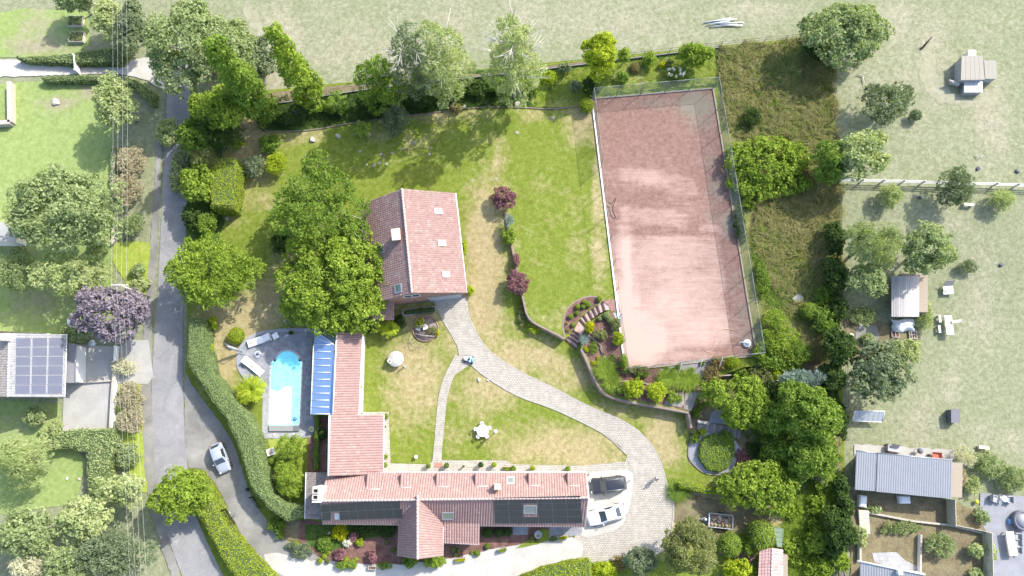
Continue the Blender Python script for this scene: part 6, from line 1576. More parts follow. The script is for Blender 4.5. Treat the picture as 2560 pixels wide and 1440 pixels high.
tree("broad bright laurel-like bush right of the court",1920,420,108,82,2.9, B, cb=.02, leaf=.40, clump=.22, name="laurel_bush", cat="bush", low=-.1, limbs=9,
     lobes=[(1920,410,78,60,.2,.95),(1850,395,38,42,-.4,.75),(1985,395,42,44,-.4,.75),(1930,365,66,30,-.3,.7),(1900,470,52,34,-.5,.7),(1975,455,40,34,-.6,.7),(1872,498,16,22,-1.3,.45),(1850,450,30,36,-.6,.65)])
tree("dark green tree on the right boundary next to the laurel",2072,410,38,60,6.5, Mi, cb=.15, leaf=.36)
shrub("tiny bright bush under the dark boundary tree",2020,460,10,12,1.2, B, leaf=.2)
for i,(x, y, rx, ry, h, mt, lab) in enumerate([(2082,600,20,50,3.5, D, "dark boundary bush right of the dry grass, uppermost of the row"),(2078,690,30,44,4.0, D, "dark boundary bush level with the court's middle"),(2090,770,22,40,4.0, D, "dark narrow bush on the boundary below the bench"),(2080,870,38,52,4.5, D, "dark boundary tree right of the weeds"),(2075,945,30,40,5.0, D, "dark tree behind the big round tree, on the boundary"),
        (2105,1260,18,40,3.5, D, "dark shrub on the right boundary by the metal roof"),(2090,1330,38,62,5.0, D, "tall dark mixed bush on the lower right boundary"),(2100,1215,16,30,3.0, D, "small dark bush beside the metal roof's corner")]):
    shrub(lab, x, y, rx, ry, h, mt, leaf=.32)
topiary("round yellow-green bush in the rough ground below the bench",2024,778,22, G_['bright'],1.8,.2, "round_bush")
for lab, x, y, rx, ry, h, mt in [("bright weedy thicket along the court's lower right fence",1945,830,44,62,2.2, B),("green weeds below the thicket",1990,880,40,34,1.4, Mi),("green weeds at the court's right side",1905,700,16,50,1.2, Mi),("creeping green bush right of the court under the laurel",1850,560,12,60,1.2, D),
        ("small weedy bush right of the bench",2060,740,28,24,1.6, Mi),("low green weeds by the lower right path",1975,1270,30,30,1.0, B)]:
    shrub(lab, x, y, rx, ry, h, mt, 'feather', leaf=.3)
topiary("yellow-green cushion bush under the court's lower fence",1830,905,19, Y,1.3,.18, "round_bush", sq=.8)
tree("bushy yellow-green tree right above the pond",1850,1000,86,68,5.5, B, cb=.08, leaf=.34, clump=.22, low=-.1, limbs=9,
     lobes=[(1835,1000,60,46,0,.9),(1790,980,34,32,-.6,.7),(1880,1020,50,40,-.2,.8),(1870,970,40,34,-.3,.75),(1905,1050,30,28,-.6,.6),(1850,1045,40,28,-.6,.65)])
tree("big round dark green tree right of the pond",2015,1035,86,92,8.5, Mi, cb=.1, leaf=.42, clump=.24)
tree("lower dark green tree below the big round tree",2020,1140,74,58,6.0, Mi, cb=.08, leaf=.4, clump=.24)
tree("blue-grey conifer peeping out above the big round tree",1998,950,56,22,5.0, G_['blue'], 'needle', cb=.1, leaf=.5, name="conifer_tree")
tree("broad yellow-green bush-like tree below the pond",1895,1222,104,64,4.8, G_['bright'], cb=.03, leaf=.42, clump=.2, low=-.1, limbs=9, name="laurel_bush", cat="bush",
     lobes=[(1880,1220,70,48,0,.9),(1830,1225,34,38,-.5,.7),(1945,1215,46,42,-.3,.75),(1900,1180,56,30,-.2,.75),(1930,1260,50,26,-.5,.6),(1975,1200,30,30,-.7,.6),(1860,1185,34,26,-.4,.65)])
shrub("mid green bush between pond and big round tree",1935,1130,34,48,3.2, Mi, leaf=.32)
shrub("slender reddish-green bush behind the pond",1905,940,34,26,2.2, G_['olive'], 'feather', leaf=.26)
shrub("fine-leaved yellow shrub at the pond's upper trees",1935,938,20,20,2.0, Y, 'feather', leaf=.2)
def dead_brush(label, px, py, r, h):
    rng = np.random.default_rng(5); b = G(px, py); s = mpp(px, py,1) * r; m = MB()
    for k in range(60):
        a = rng.uniform(-.5,3.6); ln = s * rng.uniform(.6,1.1); p1 = (ln * .45 * math.cos(a), ln * .45 * math.sin(a), h * .55); p2 = (ln * math.cos(a), ln * math.sin(a), h * rng.uniform(.55,1))
        m.tube([(0,-.2,0), p1, p2],[.035,.025,.008],4); 
        for q in range(2): a2 = a + rng.uniform(-.5,.5); m.tube([p1,(p1[0] + .5 * ln * math.cos(a2), p1[1] + .5 * ln * math.sin(a2), h * rng.uniform(.6,.95))],[.018,.006],4)
    o = m.build("dead_shrub", m_plain("dead_wood_grey",(.36,.31,.28),.95), None, b); tag(o, label, "dead shrub")
dead_brush("bare grey dead shrub spreading its twigs right of the yellow bush",2018,1192,36,2.6)
tree("fine grey-brown tree at the end of the cobbled yard",1725,1372,76,68,8.0, G_['olive'], 'feather', cb=.2, leaf=.34, clump=.24, nl=9)
tree("dark blue-green bush-tree left of the grey-brown tree",1600,1402,44,32,4.5, G_['grey'], cb=.05, leaf=.26)
shrub("yellow-green bush at the bottom edge beside the hedge end",1510,1428,32,24,2.2, Y, leaf=.24)
shrub("dull brown-green bush between hedge end and dark bush",1550,1408,20,16,1.8, G_['brown'], leaf=.22)
topiary("egg-shaped clipped green bush left of the larger one",1826,1362,29, G_['bright'],2.6,.2, "clipped_bush", sq=1.05)
topiary("large clipped bush above the pink tiled shed",1905,1340,34, G_['bright'],3.2,.22, "clipped_bush", sq=1.15)
shrub("slim dark conifer between the two clipped bushes",1868,1365,13,24,2.4, Mi, 'needle', leaf=.26, name="small_conifer")
shrub("bright leafy bush at the bottom edge left of the shed",1845,1424,40,24,2.6, Y, leaf=.3)
shrub("lone bright bush on the rough lawn right of the shed",2042,1352,34,28,2.2, B, leaf=.34)
shrub("small bright weed on the rough lawn",2030,1310,12,14,.9, B, leaf=.22)
shrub("bright leaves over the plank pile in the lower right",2100,1400,24,26,2.0, B, leaf=.3)
tree("bushy tree over the road's bend at the left bottom",458,1236,74,66,6.0, B, cb=.2, leaf=.36, clump=.24, limbs=10)
for lab, x, y, rx, ry, h, mt in [("green thicket between bench and boundary",2062,800,30,40,2.4, Mi),("green weeds right of the yellow cushion bush",1930,905,34,18,1.2, Mi),
        ("dark undergrowth between blue conifer and boundary",2062,985,30,36,3.0, D),("mixed bush filling the gap above the blue conifer",1975,925,40,20,1.8, Mi),("dark bush right of the big round tree",2095,1050,16,50,3.0, D),("green bush below the lower dark tree",2060,1195,34,28,2.0, B),("low bright thicket left of the boundary bush row",2055,1262,34,32,1.4, B),("dark lower bush at the plank pile",2080,1370,26,26,2.4, D),("weedy bush in the lower right corner",2050,1420,36,26,1.4, B),("weedy green patch between shed and lone bush",1990,1380,30,40,.8, B),
        ("leafy filler bush between the pond trees",1945,1075,30,40,3.0, Mi),("dark bush behind the pond's yellow tree",1920,985,24,30,2.8, D),("green bush left of the reddish-green one",1855,935,30,14,1.4, Mi),("small green bush at the court's lower right corner",1900,880,14,20,1.4, B)]:
    shrub(lab, x, y, rx, ry, h, mt, leaf=.3)
# ---------------------------------------------------------------- hedges
hedge("tall clipped grey-green hedge winding between pool garden and driveway",[(470,796),(504,796),(509,862),(524,932),(566,988),(612,1036),(636,1090),(651,1164),(672,1238),(716,1266),(756,1272),(756,1290),(716,1302),(690,1284),(640,1238),(626,1215),(612,1160),(596,1108),(560,1038),(512,972),(470,908)],3.0, G_['hedge'],.12,.15,1.1)
hedge("clipped yellow-green hedge between road and gravel drive",[(466,1190),(492,1182),(512,1214),(535,1264),(560,1314),(590,1350),(630,1395),(680,1450),(710,1482),(640,1480),(590,1440),(555,1395),(530,1345),(505,1300),(466,1270)],2.0, G_['hedgey'],.12,.16)
hedge("clipped bright hedge along the bottom edge of the drive",[(1290,1452),(1360,1424),(1420,1410),(1472,1402),(1478,1420),(1478,1470),(1290,1480)],2.0, G_['hedgey'],.1,.17)
hedge("narrow clipped strip hedge behind the pool conservatory",[(788,1046),(796,1046),(793,1172),(785,1174)],.9, G_['bright'],.05,.12)
hedge("low ivy hedge in the stone planter under the gable",[(1012,776),(1084,768),(1086,776),(1016,784)],.8, D,.05,.15)
hedge("thin flowering vine fence right of the cobbled drive",[(1698,1208),(1720,1210),(1765,1220),(1798,1226),(1796,1234),(1760,1230),(1700,1218)],1.4, G_['yellow'],.05,.18)
grass_clump("dark arching grass tussock beside the cobbled drive",1694,1228,26,22,1.3, Mi,900, w=.05)
# ---------------------------------------------------------------- pool garden plants
rosette("bright yellow-green palm between hedge and pool",627,976,42,2.4, Y,40, "palm", "palm",.42)
topiary("yellow-green ball bush at the terrace's left rim",590,839,21, Y,1.5,.16)
shrub("small yellow shrub below the overhanging tree",533,808,10,16,1.5, Y, leaf=.2)
shrub("tiny yellow shrub at the hedge's inner side",526,876,9,13,1.2, Y, leaf=.18)
tree("cloud-pruned bright bush below the pool, upper one",732,1120,38,30,3.2, G_['bright'], cb=.1, leaf=.18, clump=.4, name="cloud_pruned_bush", cat="bush", lobes=[(712,1108,17,17,0,.6),(742,1102,15,13,.2,.5),(735,1128,18,18,.3,.6),(752,1120,13,15,0,.5),(746,1152,10,11,-.4,.4),(718,1132,14,14,.2,.5)])
tree("cloud-pruned bright bush below the pool, lower one",720,1195,40,46,3.4, G_['bright'], cb=.1, leaf=.2, clump=.36, name="cloud_pruned_bush", cat="bush", lobes=[(708,1172,20,18,0,.6),(735,1170,16,15,0,.5),(722,1198,24,20,.2,.65),(746,1192,14,13,0,.45),(728,1226,22,18,-.3,.5),(705,1212,14,16,-.3,.45),(752,1215,13,16,-.4,.4)])
topiary("small clipped ball bush below the square stone tub",680,1152,10, G_['bright'],1.0,.1)
shrub("dark shrub at the lower end of the pool garden",690,1312,26,14,1.3, Mi, leaf=.2)
shrub("round dark shrub on the bark strip beside the wing",806,1085,10,14,1.3, D, leaf=.16)
# ---------------------------------------------------------------- lawn shrubs
def ball_tree(label, px, py, rx, ry, h, mat):
    return tree(label, px, py, rx, ry, h, mat, 'feather', cb=.08, name="maple_bush", cat="bush", leaf=.24, clump=.34, nl=7, dens=1.5)
ball_tree("round purple-leaved bush at the wall's upper end",1258,497,30,28,2.6, G_['purple'])
ball_tree("round purple-leaved bush at the wall's lower end",1292,705,27,32,2.6, G_['purple'])
tree("small blue-grey spruce against the retaining wall",1271,553,12,20,2.0, G_['blue'], 'needle', cb=.05, name="small_spruce", leaf=.22, clump=.3, nl=4)
shrub("bright green bush against the retaining wall below the spruce",1273,591,17,22,1.5, B, leaf=.22)
shrub("low reddish plant at the wall, above the lower purple bush",1291,650,7,20,.7, G_['purple'], leaf=.14)
shrub("small red-green plant at the foot of the wall's bend",1306,785,10,30,.7, G_['olive'], leaf=.14)
shrub("spiky green plant at the end of the wall on the lower lawn",1334,820,16,12,1.0, Y, 'needle', leaf=.24)
shrub("green shrub at the house's right wall, upper one",1160,620,7,20,1.2, Y, leaf=.16)
shrub("green shrub at the house's right wall near the garage corner",1176,726,9,14,1.0, Y, leaf=.16)
rosette("yellow-green fan palm beside the round arbour",974,822,26,1.9, Y,24, "palm", "palm",.36)
shrub("shaded ivy bush at the porch corner of the brick house",1000,806,14,20,1.2, D, leaf=.2)
shrub("dark bush beneath the largest tree by the pool wing",930,822,18,10,1.2, D, leaf=.2)
shrub("golden shrub inside the round wire arbour",1050,808,13,14,.9, Y, leaf=.16)
shrub("dry olive shrub inside the round wire arbour",1080,826,13,10,.7, G_['olive'], leaf=.16)
shrub("lime plant at the right rim of the round wire arbour",1094,832,4,9,.7, G_['lime'], leaf=.12)
# ---------------------------------------------------------------- terrace beds below the court
for i,(x, y, r, lab) in enumerate([(1498,747,7.2, "clipped green ball at the top end of the curved bed"),(1461,755,6.4, "clipped ball in the curved bed, topmost of the tight trio"),(1471,761,7.4, "largest clipped ball of the trio in the curved bed"),(1458,767,6.2, "lowest clipped ball of the trio in the curved bed"),(1444,767,6.8, "clipped ball left of the trio in the curved bed"),(1442,783,5.8, "clipped ball below the trio in the curved bed"),(1427,791,6.6, "clipped ball at the left bend of the curved bed"),(1433,812,5.6, "clipped ball low in the curved bed above a tiny one"),(1419,825,3.6, "tiny clipped ball at the bed's lower tip"),(1417,808,3.0, "tiny clipped ball at the bed's left rim"),
        (1516,789,9.4, "largest clipped ball right of the steps by the court fence"),(1525,801,8.2, "clipped ball below the largest one beside the court fence"),(1499,796,6.4, "smaller clipped ball at the right side of the steps")]):
    topiary(lab, x, y, r, G_['bright'] if i < 10 else G_['hedge'], None,.09)
shrub("glowing lime-yellow bush beside the steps",1475,818,12,16,1.2, G_['lime'], leaf=.18)
shrub("olive dome-shaped bush in the terrace bed below the lime bush",1500,836,20,14,1.1, G_['olive'], leaf=.16)
shrub("green shrub between olive bush and court fence",1540,812,14,16,1.3, G_['olive'], leaf=.18)
shrub("yellow-green bush leaning on the court's lower left fence",1546,848,14,18,1.5, Y, leaf=.18)
shrub("green climber on the court's lower left corner post",1560,905,8,22,1.8, B, leaf=.16)
grass_clump("spiky blue-green plant at the head of the lower steps",1460,850,11,12,.7, G_['blue'],260, "yucca",.05,.8, "plant")
shrub("green low plants along the bed's timber edge",1484,870,10,16,.6, Mi, 'feather', leaf=.18)
for x, y, lab in ((1464,870, "lime flower tuft near the wall's upper corner"),(1468,876, "lime flower tuft, lower of the pair by the wall"),(1495,895, "lime tuft between the wall and the arching grass"),(1494,906, "lime tuft touching the arching grass"),(1484,908, "lime tuft at the wall left of the arching grass")):
    shrub(lab, x, y,4,4,.35, G_['lime'], leaf=.1, stem=False, name="flower_tuft", cat="flower")
grass_clump("wide bright arching grass in the lower terrace corner",1512,925,22,26,1.3, G_['bright'],1300, w=.045)
grass_clump("bright arching grass below the wide one, by the wall",1527,953,17,24,1.2, G_['bright'],1000, w=.045)
grass_clump("small arching grass at the terrace wall's lower corner",1532,970,12,10,.9, Mi,400, w=.045)
for lab, x, y, rx, ry, h, mt in [("left of two bright yellow-green round bushes on the terrace wall",1584,970,27,24,2.0, Y),("right of two bright yellow-green round bushes on the terrace wall",1642,980,27,26,2.0, Y),("small green bush left of the yellow-green pair",1550,974,10,12,1.0, Mi),
        ("green bush right of the yellow-green pair",1680,993,13,16,.9, B),("small bush at the gravel plot right of the pair",1697,995,8,8,.7, B),("green bush in the pale gravel plot",1735,1000,14,12,.8, B),
        ("tiny round bush in the right gravel plot",1764,1010,5,5,.5, B),("tiny round bush at the terrace's right end",1753,1018,5,5,.5, B),("long olive bush under the court's bottom fence",1590,925,36,10,.9, G_['olive']),("green tuft bush below the court's bottom fence",1605,935,18,8,.8, Mi),
        ("tiny weed in the mulch slope, upper one",1532,893,8,6,.4, G_['olive']),("tiny weed in the mulch slope, lower one",1544,912,7,7,.4, G_['olive']),("reddish-brown shrub by the timber rails",1780,935,22,22,1.3, G_['brown']),("brown-green shrub near the upper pond",1775,965,22,16,1.3, G_['brown']),("brown shrub under the court's lower right fence",1795,905,20,16,1.2, G_['brown'])]:
    shrub(lab, x, y, rx, ry, h, mt, leaf=.18)
grass_clump("striped pale green bamboo clump, left half, below the court",1668,948,26,16,1.3, G_['bright'],1200, "bamboo_grass",.045)
grass_clump("larger striped pale green bamboo clump below the court",1714,952,34,18,1.4, G_['bright'],1700, "bamboo_grass",.045)
for x, y, lab in ((1667,922, "dot-like bush on the gravel under the court, far left one"),(1696,917, "dot-like bush on the gravel left of the second prop"),(1728,924, "dot-like bush on the gravel right of the second prop"),(1755,910, "dot-like bush by the timber rails under the court"),(1702,930, "flat green bush on the gravel behind the bamboo"),(1682,924, "dot-like bush between two props")):
    shrub(lab, x, y,6,5,.4, Mi, leaf=.12, stem=False)
sheet("gravel_bed",[(1648,925),(1690,908),(1780,896),(1800,900),(1770,940),(1745,945),(1680,935)], m_ground("grey_gravel",[(.3,(.22,.21,.20)),(.7,(.31,.30,.28))],.8,12,.3),.062, upper=True)
sheet("gravel_bed",[(1672,985),(1704,980),(1704,1018),(1660,1012)], M_gravel,.064, upper=True)
sheet("gravel_bed",[(1712,982),(1755,980),(1742,992),(1728,1028),(1710,1022)], M_gravel,.064, upper=True)
# ---------------------------------------------------------------- front garden
for lab, x, y, rx, ry, h, mt in [("glowing lime round bush in the front garden",850,1331,20,20,1.4, G_['lime']),("dark spreading bush under the solar roof's eave",925,1322,42,16,1.2, D),("dark low bush left of the front gable",970,1325,22,20,1.0, D),("green mossy bush at the front garden's left edge",812,1358,22,22,.8, Mi),("pink flowering bush beside the lime bush",884,1342,10,12,.8, G_['pink']),
        ("white flowering bush below the lime bush",870,1357,11,8,.7, G_['white']),("yellow-white flowering bush right of the white one",899,1356,9,9,.7, G_['yellow']),("left purple round bush in the front garden",852,1387,15,17,1.1, G_['purple']),("right purple round bush in the front garden",931,1392,14,16,1.1, G_['purple']),
        ("bright green bush at the drive's edge, left of two",855,1412,16,10,.9, B),("bright green bush at the drive's edge, right of two",880,1412,12,10,.9, B),("blue-grey lavender mass at the drive's inner bend",752,1378,32,20,.9, G_['grey']),("pale shrub left of the lavender mass",730,1366,14,10,.7, G_['grey']),
        ("green bush at the foot of the front gable, left one",1026,1403,18,18,1.4, Mi),("large bright bush at the foot of the front gable",1085,1402,30,16,1.5, B),("green tussock at the drive below the purple bushes",960,1415,18,8,.7, Mi),("green shrub left of the lean-to's shade",700,1335,12,14,1.0, Mi)]:
    shrub(lab, x, y, rx, ry, h, mt, leaf=.18)
for i,(x, y, r, mt, lab) in enumerate([(1218,1332,13, D, "left dark round bush against the south wall"),(1246,1332,12, D, "middle dark round bush against the south wall"),(1270,1330,11, D, "right dark round bush against the south wall"),(1219,1366,7, G_['bright'], "round bush at the drive's edge below the dark trio"),(1193,1383,8, G_['bright'], "round bush near the yellow flower trough"),(1180,1382,4.5, G_['yellow'], "small yellow ball beside the flower trough"),
        (1133,1374,6.5, G_['olive'], "olive ball in the bed below the lean-to, left one"),(1147,1376,5.5, G_['olive'], "olive ball in the bed below the lean-to, right one"),(1138,1387,4.5, G_['bright'], "small ball below the two olive balls"),(1330,1347,6.5, G_['olive'], "olive ball left of the round stone basin"),(1342,1350,4.5, G_['olive'], "small olive ball below the round stone basin"),(1383,1347,6.5, G_['olive'], "olive ball between basin and trough"),
        (811,1390,7, G_['yellow'], "yellow ball in the front bed, upper of the left pair"),(800,1402,7.5, G_['yellow'], "yellow ball in the front bed, lowest left"),(819,1403,6.5, G_['olive'], "olive ball in the front bed's lower left"),(821,1382,5, G_['yellow'], "small elongated yellow bush by the left purple bush"),(866,1398,7, G_['yellow'], "yellow ball right of the left purple bush"),(891,1398,5.5, G_['yellow'], "small yellow ball between the purple bushes"),(984,1376,5.5, Mi, "small green ball in the mulch left of the gable"),(968,1355,6, G_['olive'], "olive ball in the mulch under the eave")]):
    topiary(lab, x, y, r, mt, None,.1)
# ---------------------------------------------------------------- long dry grass and weeds
def scatter_px(poly, n, rng, upper=False):
    xs = [p[0] for p in poly]; ys = [p[1] for p in poly]; out = []
    while len(out) < n:
        a, b = rng.uniform(min(xs), max(xs)), rng.uniform(min(ys), max(ys))
        if inpoly(a, b, poly): out.append(G(a, b))
    return np.array([tuple(p) for p in out])
def long_grass(name, poly, n, mat, h, w, label, bend=1.25, seed=1, wind=(.25,.1)):
    rng = np.random.default_rng(seed); tuft = scatter_px(poly, n // 12, rng); C = np.repeat(tuft,12, axis=0) + np.concatenate([rng.normal(size=(len(tuft) * 12,2)) * .16, np.zeros((len(tuft) * 12,1))],1)
    a0 = np.repeat(2.2 * np.sin(tuft[:,0] * .55 + 1.3 * np.sin(tuft[:,1] * .4)) + 1.8 * np.cos(tuft[:,1] * .6) + rng.normal(size=len(tuft)) * .6,12) + rng.normal(size=len(C)) * .35
    me = blades(name, C, h * rng.uniform(.5,1.35, len(C)), np.full(len(C), w) * rng.uniform(.6,1.4, len(C)), mat, rng, bend, wind,2, a0)
    o = add(name, me, mat); tag(o, label, "grass", None, 'stuff')
long_grass("long_dry_grass",[(1788,118),(2000,100),(2084,100),(2094,474),(2006,476),(1960,345),(1830,340),(1808,300)],22000, G_['dry'],1.0,.065, "tall bent straw-coloured grass right of the court's upper half", seed=2)
long_grass("long_dry_grass",[(1878,474),(2096,462),(2102,745),(2030,780),(1960,785),(1892,640)],20000, G_['dry'],1.0,.065, "tall bent straw-coloured grass right of the court's lower half", seed=3)
long_grass("long_dry_grass",[(1990,800),(2060,790),(2075,900),(2000,905)],5000, G_['dry'],.7,.05, "patch of dry grass below the round rough bush", seed=4)
long_grass("weeds",[(1890,560),(1990,600),(2060,740),(1990,800),(1900,760),(1880,640)],9000, Mi,.6,.05, "green weeds mixed into the dry grass",.9, seed=5)
long_grass("weeds",[(1800,125),(2070,105),(2085,470),(1960,345),(1815,330)],8000, Mi,.7,.05, "green weeds among the dry grass beside the court's upper half",.9, seed=15)
long_grass("rough_grass",[(1960,1240),(2070,1180),(2100,1280),(2060,1440),(1960,1440),(1955,1330)],16000, G_['bright'],.35,.045, "rough tousled grass in the lower right corner of the plot",1.1, seed=6)
long_grass("rough_grass",[(1800,130),(1490,165),(1340,190),(1350,262),(1480,250),(1790,205)],9000, Mi,.3,.04, "rough green grass on the bank behind the court",.9, seed=7)
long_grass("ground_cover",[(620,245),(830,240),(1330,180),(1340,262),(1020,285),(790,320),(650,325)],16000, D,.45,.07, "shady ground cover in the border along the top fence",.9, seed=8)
long_grass("ground_cover",[(1790,1000),(1960,950),(2085,1000),(2095,1240),(1900,1180),(1860,1100)],9000, Mi,.6,.06, "tangled weeds around the trees right of the pond",.9, seed=9)
# ================================================================== POND, YARD, POTS, GATES
def m_water(name, col, rough=.08):
    m, nt, b = _base(name); b.inputs["Base Color"].default_value = (*col,1); b.inputs["Roughness"].default_value = rough; b.inputs["Specular IOR Level"].default_value = .6
    bump(nt, b, noise(nt, pos(nt),2.5,3),.08,.05); return m
M_pond = m_water("pond_water",(.24,.245,.275))
sheet("pond",[(1730,1100),(1723,1118),(1722,1144),(1741,1165),(1762,1181),(1790,1184),(1817,1182),(1835,1168),(1846,1140),(1852,1122),(1838,1101),(1818,1088),(1799,1080),(1768,1074),(1752,1082)], M_pond,.06)
sheet("pond",[(1772,1058),(1776,1034),(1792,1022),(1812,1030),(1826,1046),(1822,1060)], M_pond,.06)
kerb([(1728,1098),(1721,1118),(1720,1145),(1740,1168),(1762,1184),(1790,1187),(1818,1185),(1837,1171)],.14,.14, "pond_rim", m_plain("pond_rim_stone",(.22,.20,.185),.9))
hedge("dense round green water-plant island in the pond",[(1752,1118),(1762,1098),(1785,1086),(1812,1088),(1832,1104),(1838,1124),(1830,1148),(1820,1168),(1795,1178),(1772,1172),(1756,1155),(1750,1136)],.7, G_['bright'],.1,.2,1.2, "water_plants",.1)
shrub("dark bushy water plant at the island's upper right",1815,1094,16,20,1.1, G_['mid'], 'feather', leaf=.26, name="water_plant", cat="plant")
shrub("yellow-green shrub at the pond's left rim",1738,1094,12,14,.9, G_['bright'], leaf=.18)
shrub("small yellow-green shrub beside the pond's stepping wall",1757,1080,8,8,.7, G_['yellow'], leaf=.16)
shrub("mossy bushes on the plot above the pond, left",1740,1032,10,12,.6, G_['bright'], leaf=.16)
shrub("low dark red ground plant right of the pond",1862,1150,22,34,.5, G_['purple'], leaf=.16)
shrub("low green creeping plant right of the pond",1880,1125,16,26,.6, D, leaf=.2)
shrub("small green bush below the pond",1812,1190,10,8,.7, Mi, leaf=.16)
def bridge():
    a, b = G(1742,1062), G(1850,1086); loc = (a + b) / 2; t = thing("plank_bridge", "weathered grey plank footbridge between the two ponds", "bridge", loc)
    d = (b - a); L = d.length; d.normalize(); s = Vector((-d.y, d.x,0)); n = 19
    for k in range(n):
        p = a + d * L * (k + .04) / n; q = a + d * L * (k + .96) / n; w = .55 + random.uniform(-.04,.04)
        m = MB(); m.prism([(p - s * w).to_2d(),(q - s * w).to_2d(),(q + s * w).to_2d(),(p + s * w).to_2d()],.16,.2 + random.uniform(0,.015)); m.build("plank", m_plain("grey_plank" + str(k % 3),[(.22,.20,.19),(.27,.25,.23),(.19,.17,.16)][k % 3],.9,0,.2,5,.3), t, rel=loc)
    for w in (-.4,.4):
        m = MB(); p, q = a + s * w, b + s * w; m.tube([p + UPV * .1, q + UPV * .1],.055,5); m.build("beam", M_wood, t, rel=loc)
bridge()
def stone_bench(label, px, py, rz, L=1.6, W_=.42, mat=None, name="garden_bench"):
    p = G(px, py); t = thing(name, label, "bench",(p.x, p.y, p.z + .02), rz)
    m = MB(); m.bbox(-L / 2, L / 2,-W_ / 2, W_ / 2,.38,.48,.03); m.build("seat", mat or M_stone, t)
    for x in (-L * .35, L * .35): m = MB(); m.box(x - .12, x + .12,-W_ * .4, W_ * .4,0,.38); m.build("leg", mat or M_stone, t)
stone_bench("pale stone bench above the pond's footbridge",1756,1056, rad(-9),1.5)
def wood_bench():
    p = G(1992,748); t = thing("wooden_bench", "grey slatted wooden bench in the rough ground right of the court", "bench",(p.x, p.y, p.z), rad(35))
    for k in range(5): m = MB(); y = -.36 + k * .17; m.bbox(-.6,.6, y, y + .13,.42,.46,.01); m.build("slat", m_plain("silver_wood",(.34,.33,.31),.9,0,.2,5), t)
    for x in (-.5,.5):
        for y in (-.3,.4): m = MB(); m.box(x - .04, x + .04, y - .04, y + .04,0,.42); m.build("leg", M_wood, t)
wood_bench()
for x0, y0, x1, y1, lab in ((1796,940,1850,936, "long timber rail in the bed below the court's right half"),(1750,952,1785,950, "short timber rail beside the brown shrubs"),(1880,925,1900,912, "pale split log at the dry slope's right end"),(2074,1196,2100,1198, "pale plank lying in the weeds by the metal roof"),(2056,1204,2074,1214, "pale plank lying below the dead shrub")):
    a, b = G(x0, y0), G(x1, y1); m = MB(); m.tube([a + UPV * .12, b + UPV * .14],.09,6); tag(m.build("timber_rail", M_woodpale), lab, "timber")
# pile of long planks at the lower right
for k in range(7):
    a, b = G(2082 + k * 4,1388 + k * 5), G(2084 + k * 7 - (k % 3) * 5,1470); m = MB(); d = (b - a).normalized(); s = Vector((-d.y, d.x,0)) * .09
    m.poly([a - s, b - s, b + s, a + s] + [p + UPV * (.14 + .05 * (k % 3)) for p in (a - s, b - s, b + s, a + s)],[(3,2,1,0),(4,5,6,7),(0,1,5,4),(1,2,6,5),(2,3,7,6),(3,0,4,7)])
    tag(m.build("plank", m_plain("grey_plank" + str(k % 3),(.27,.25,.23),.9)), 'weathered plank in the lower right pile, ' + ORD[k] + ' from the left', "plank", "loose plank pile")
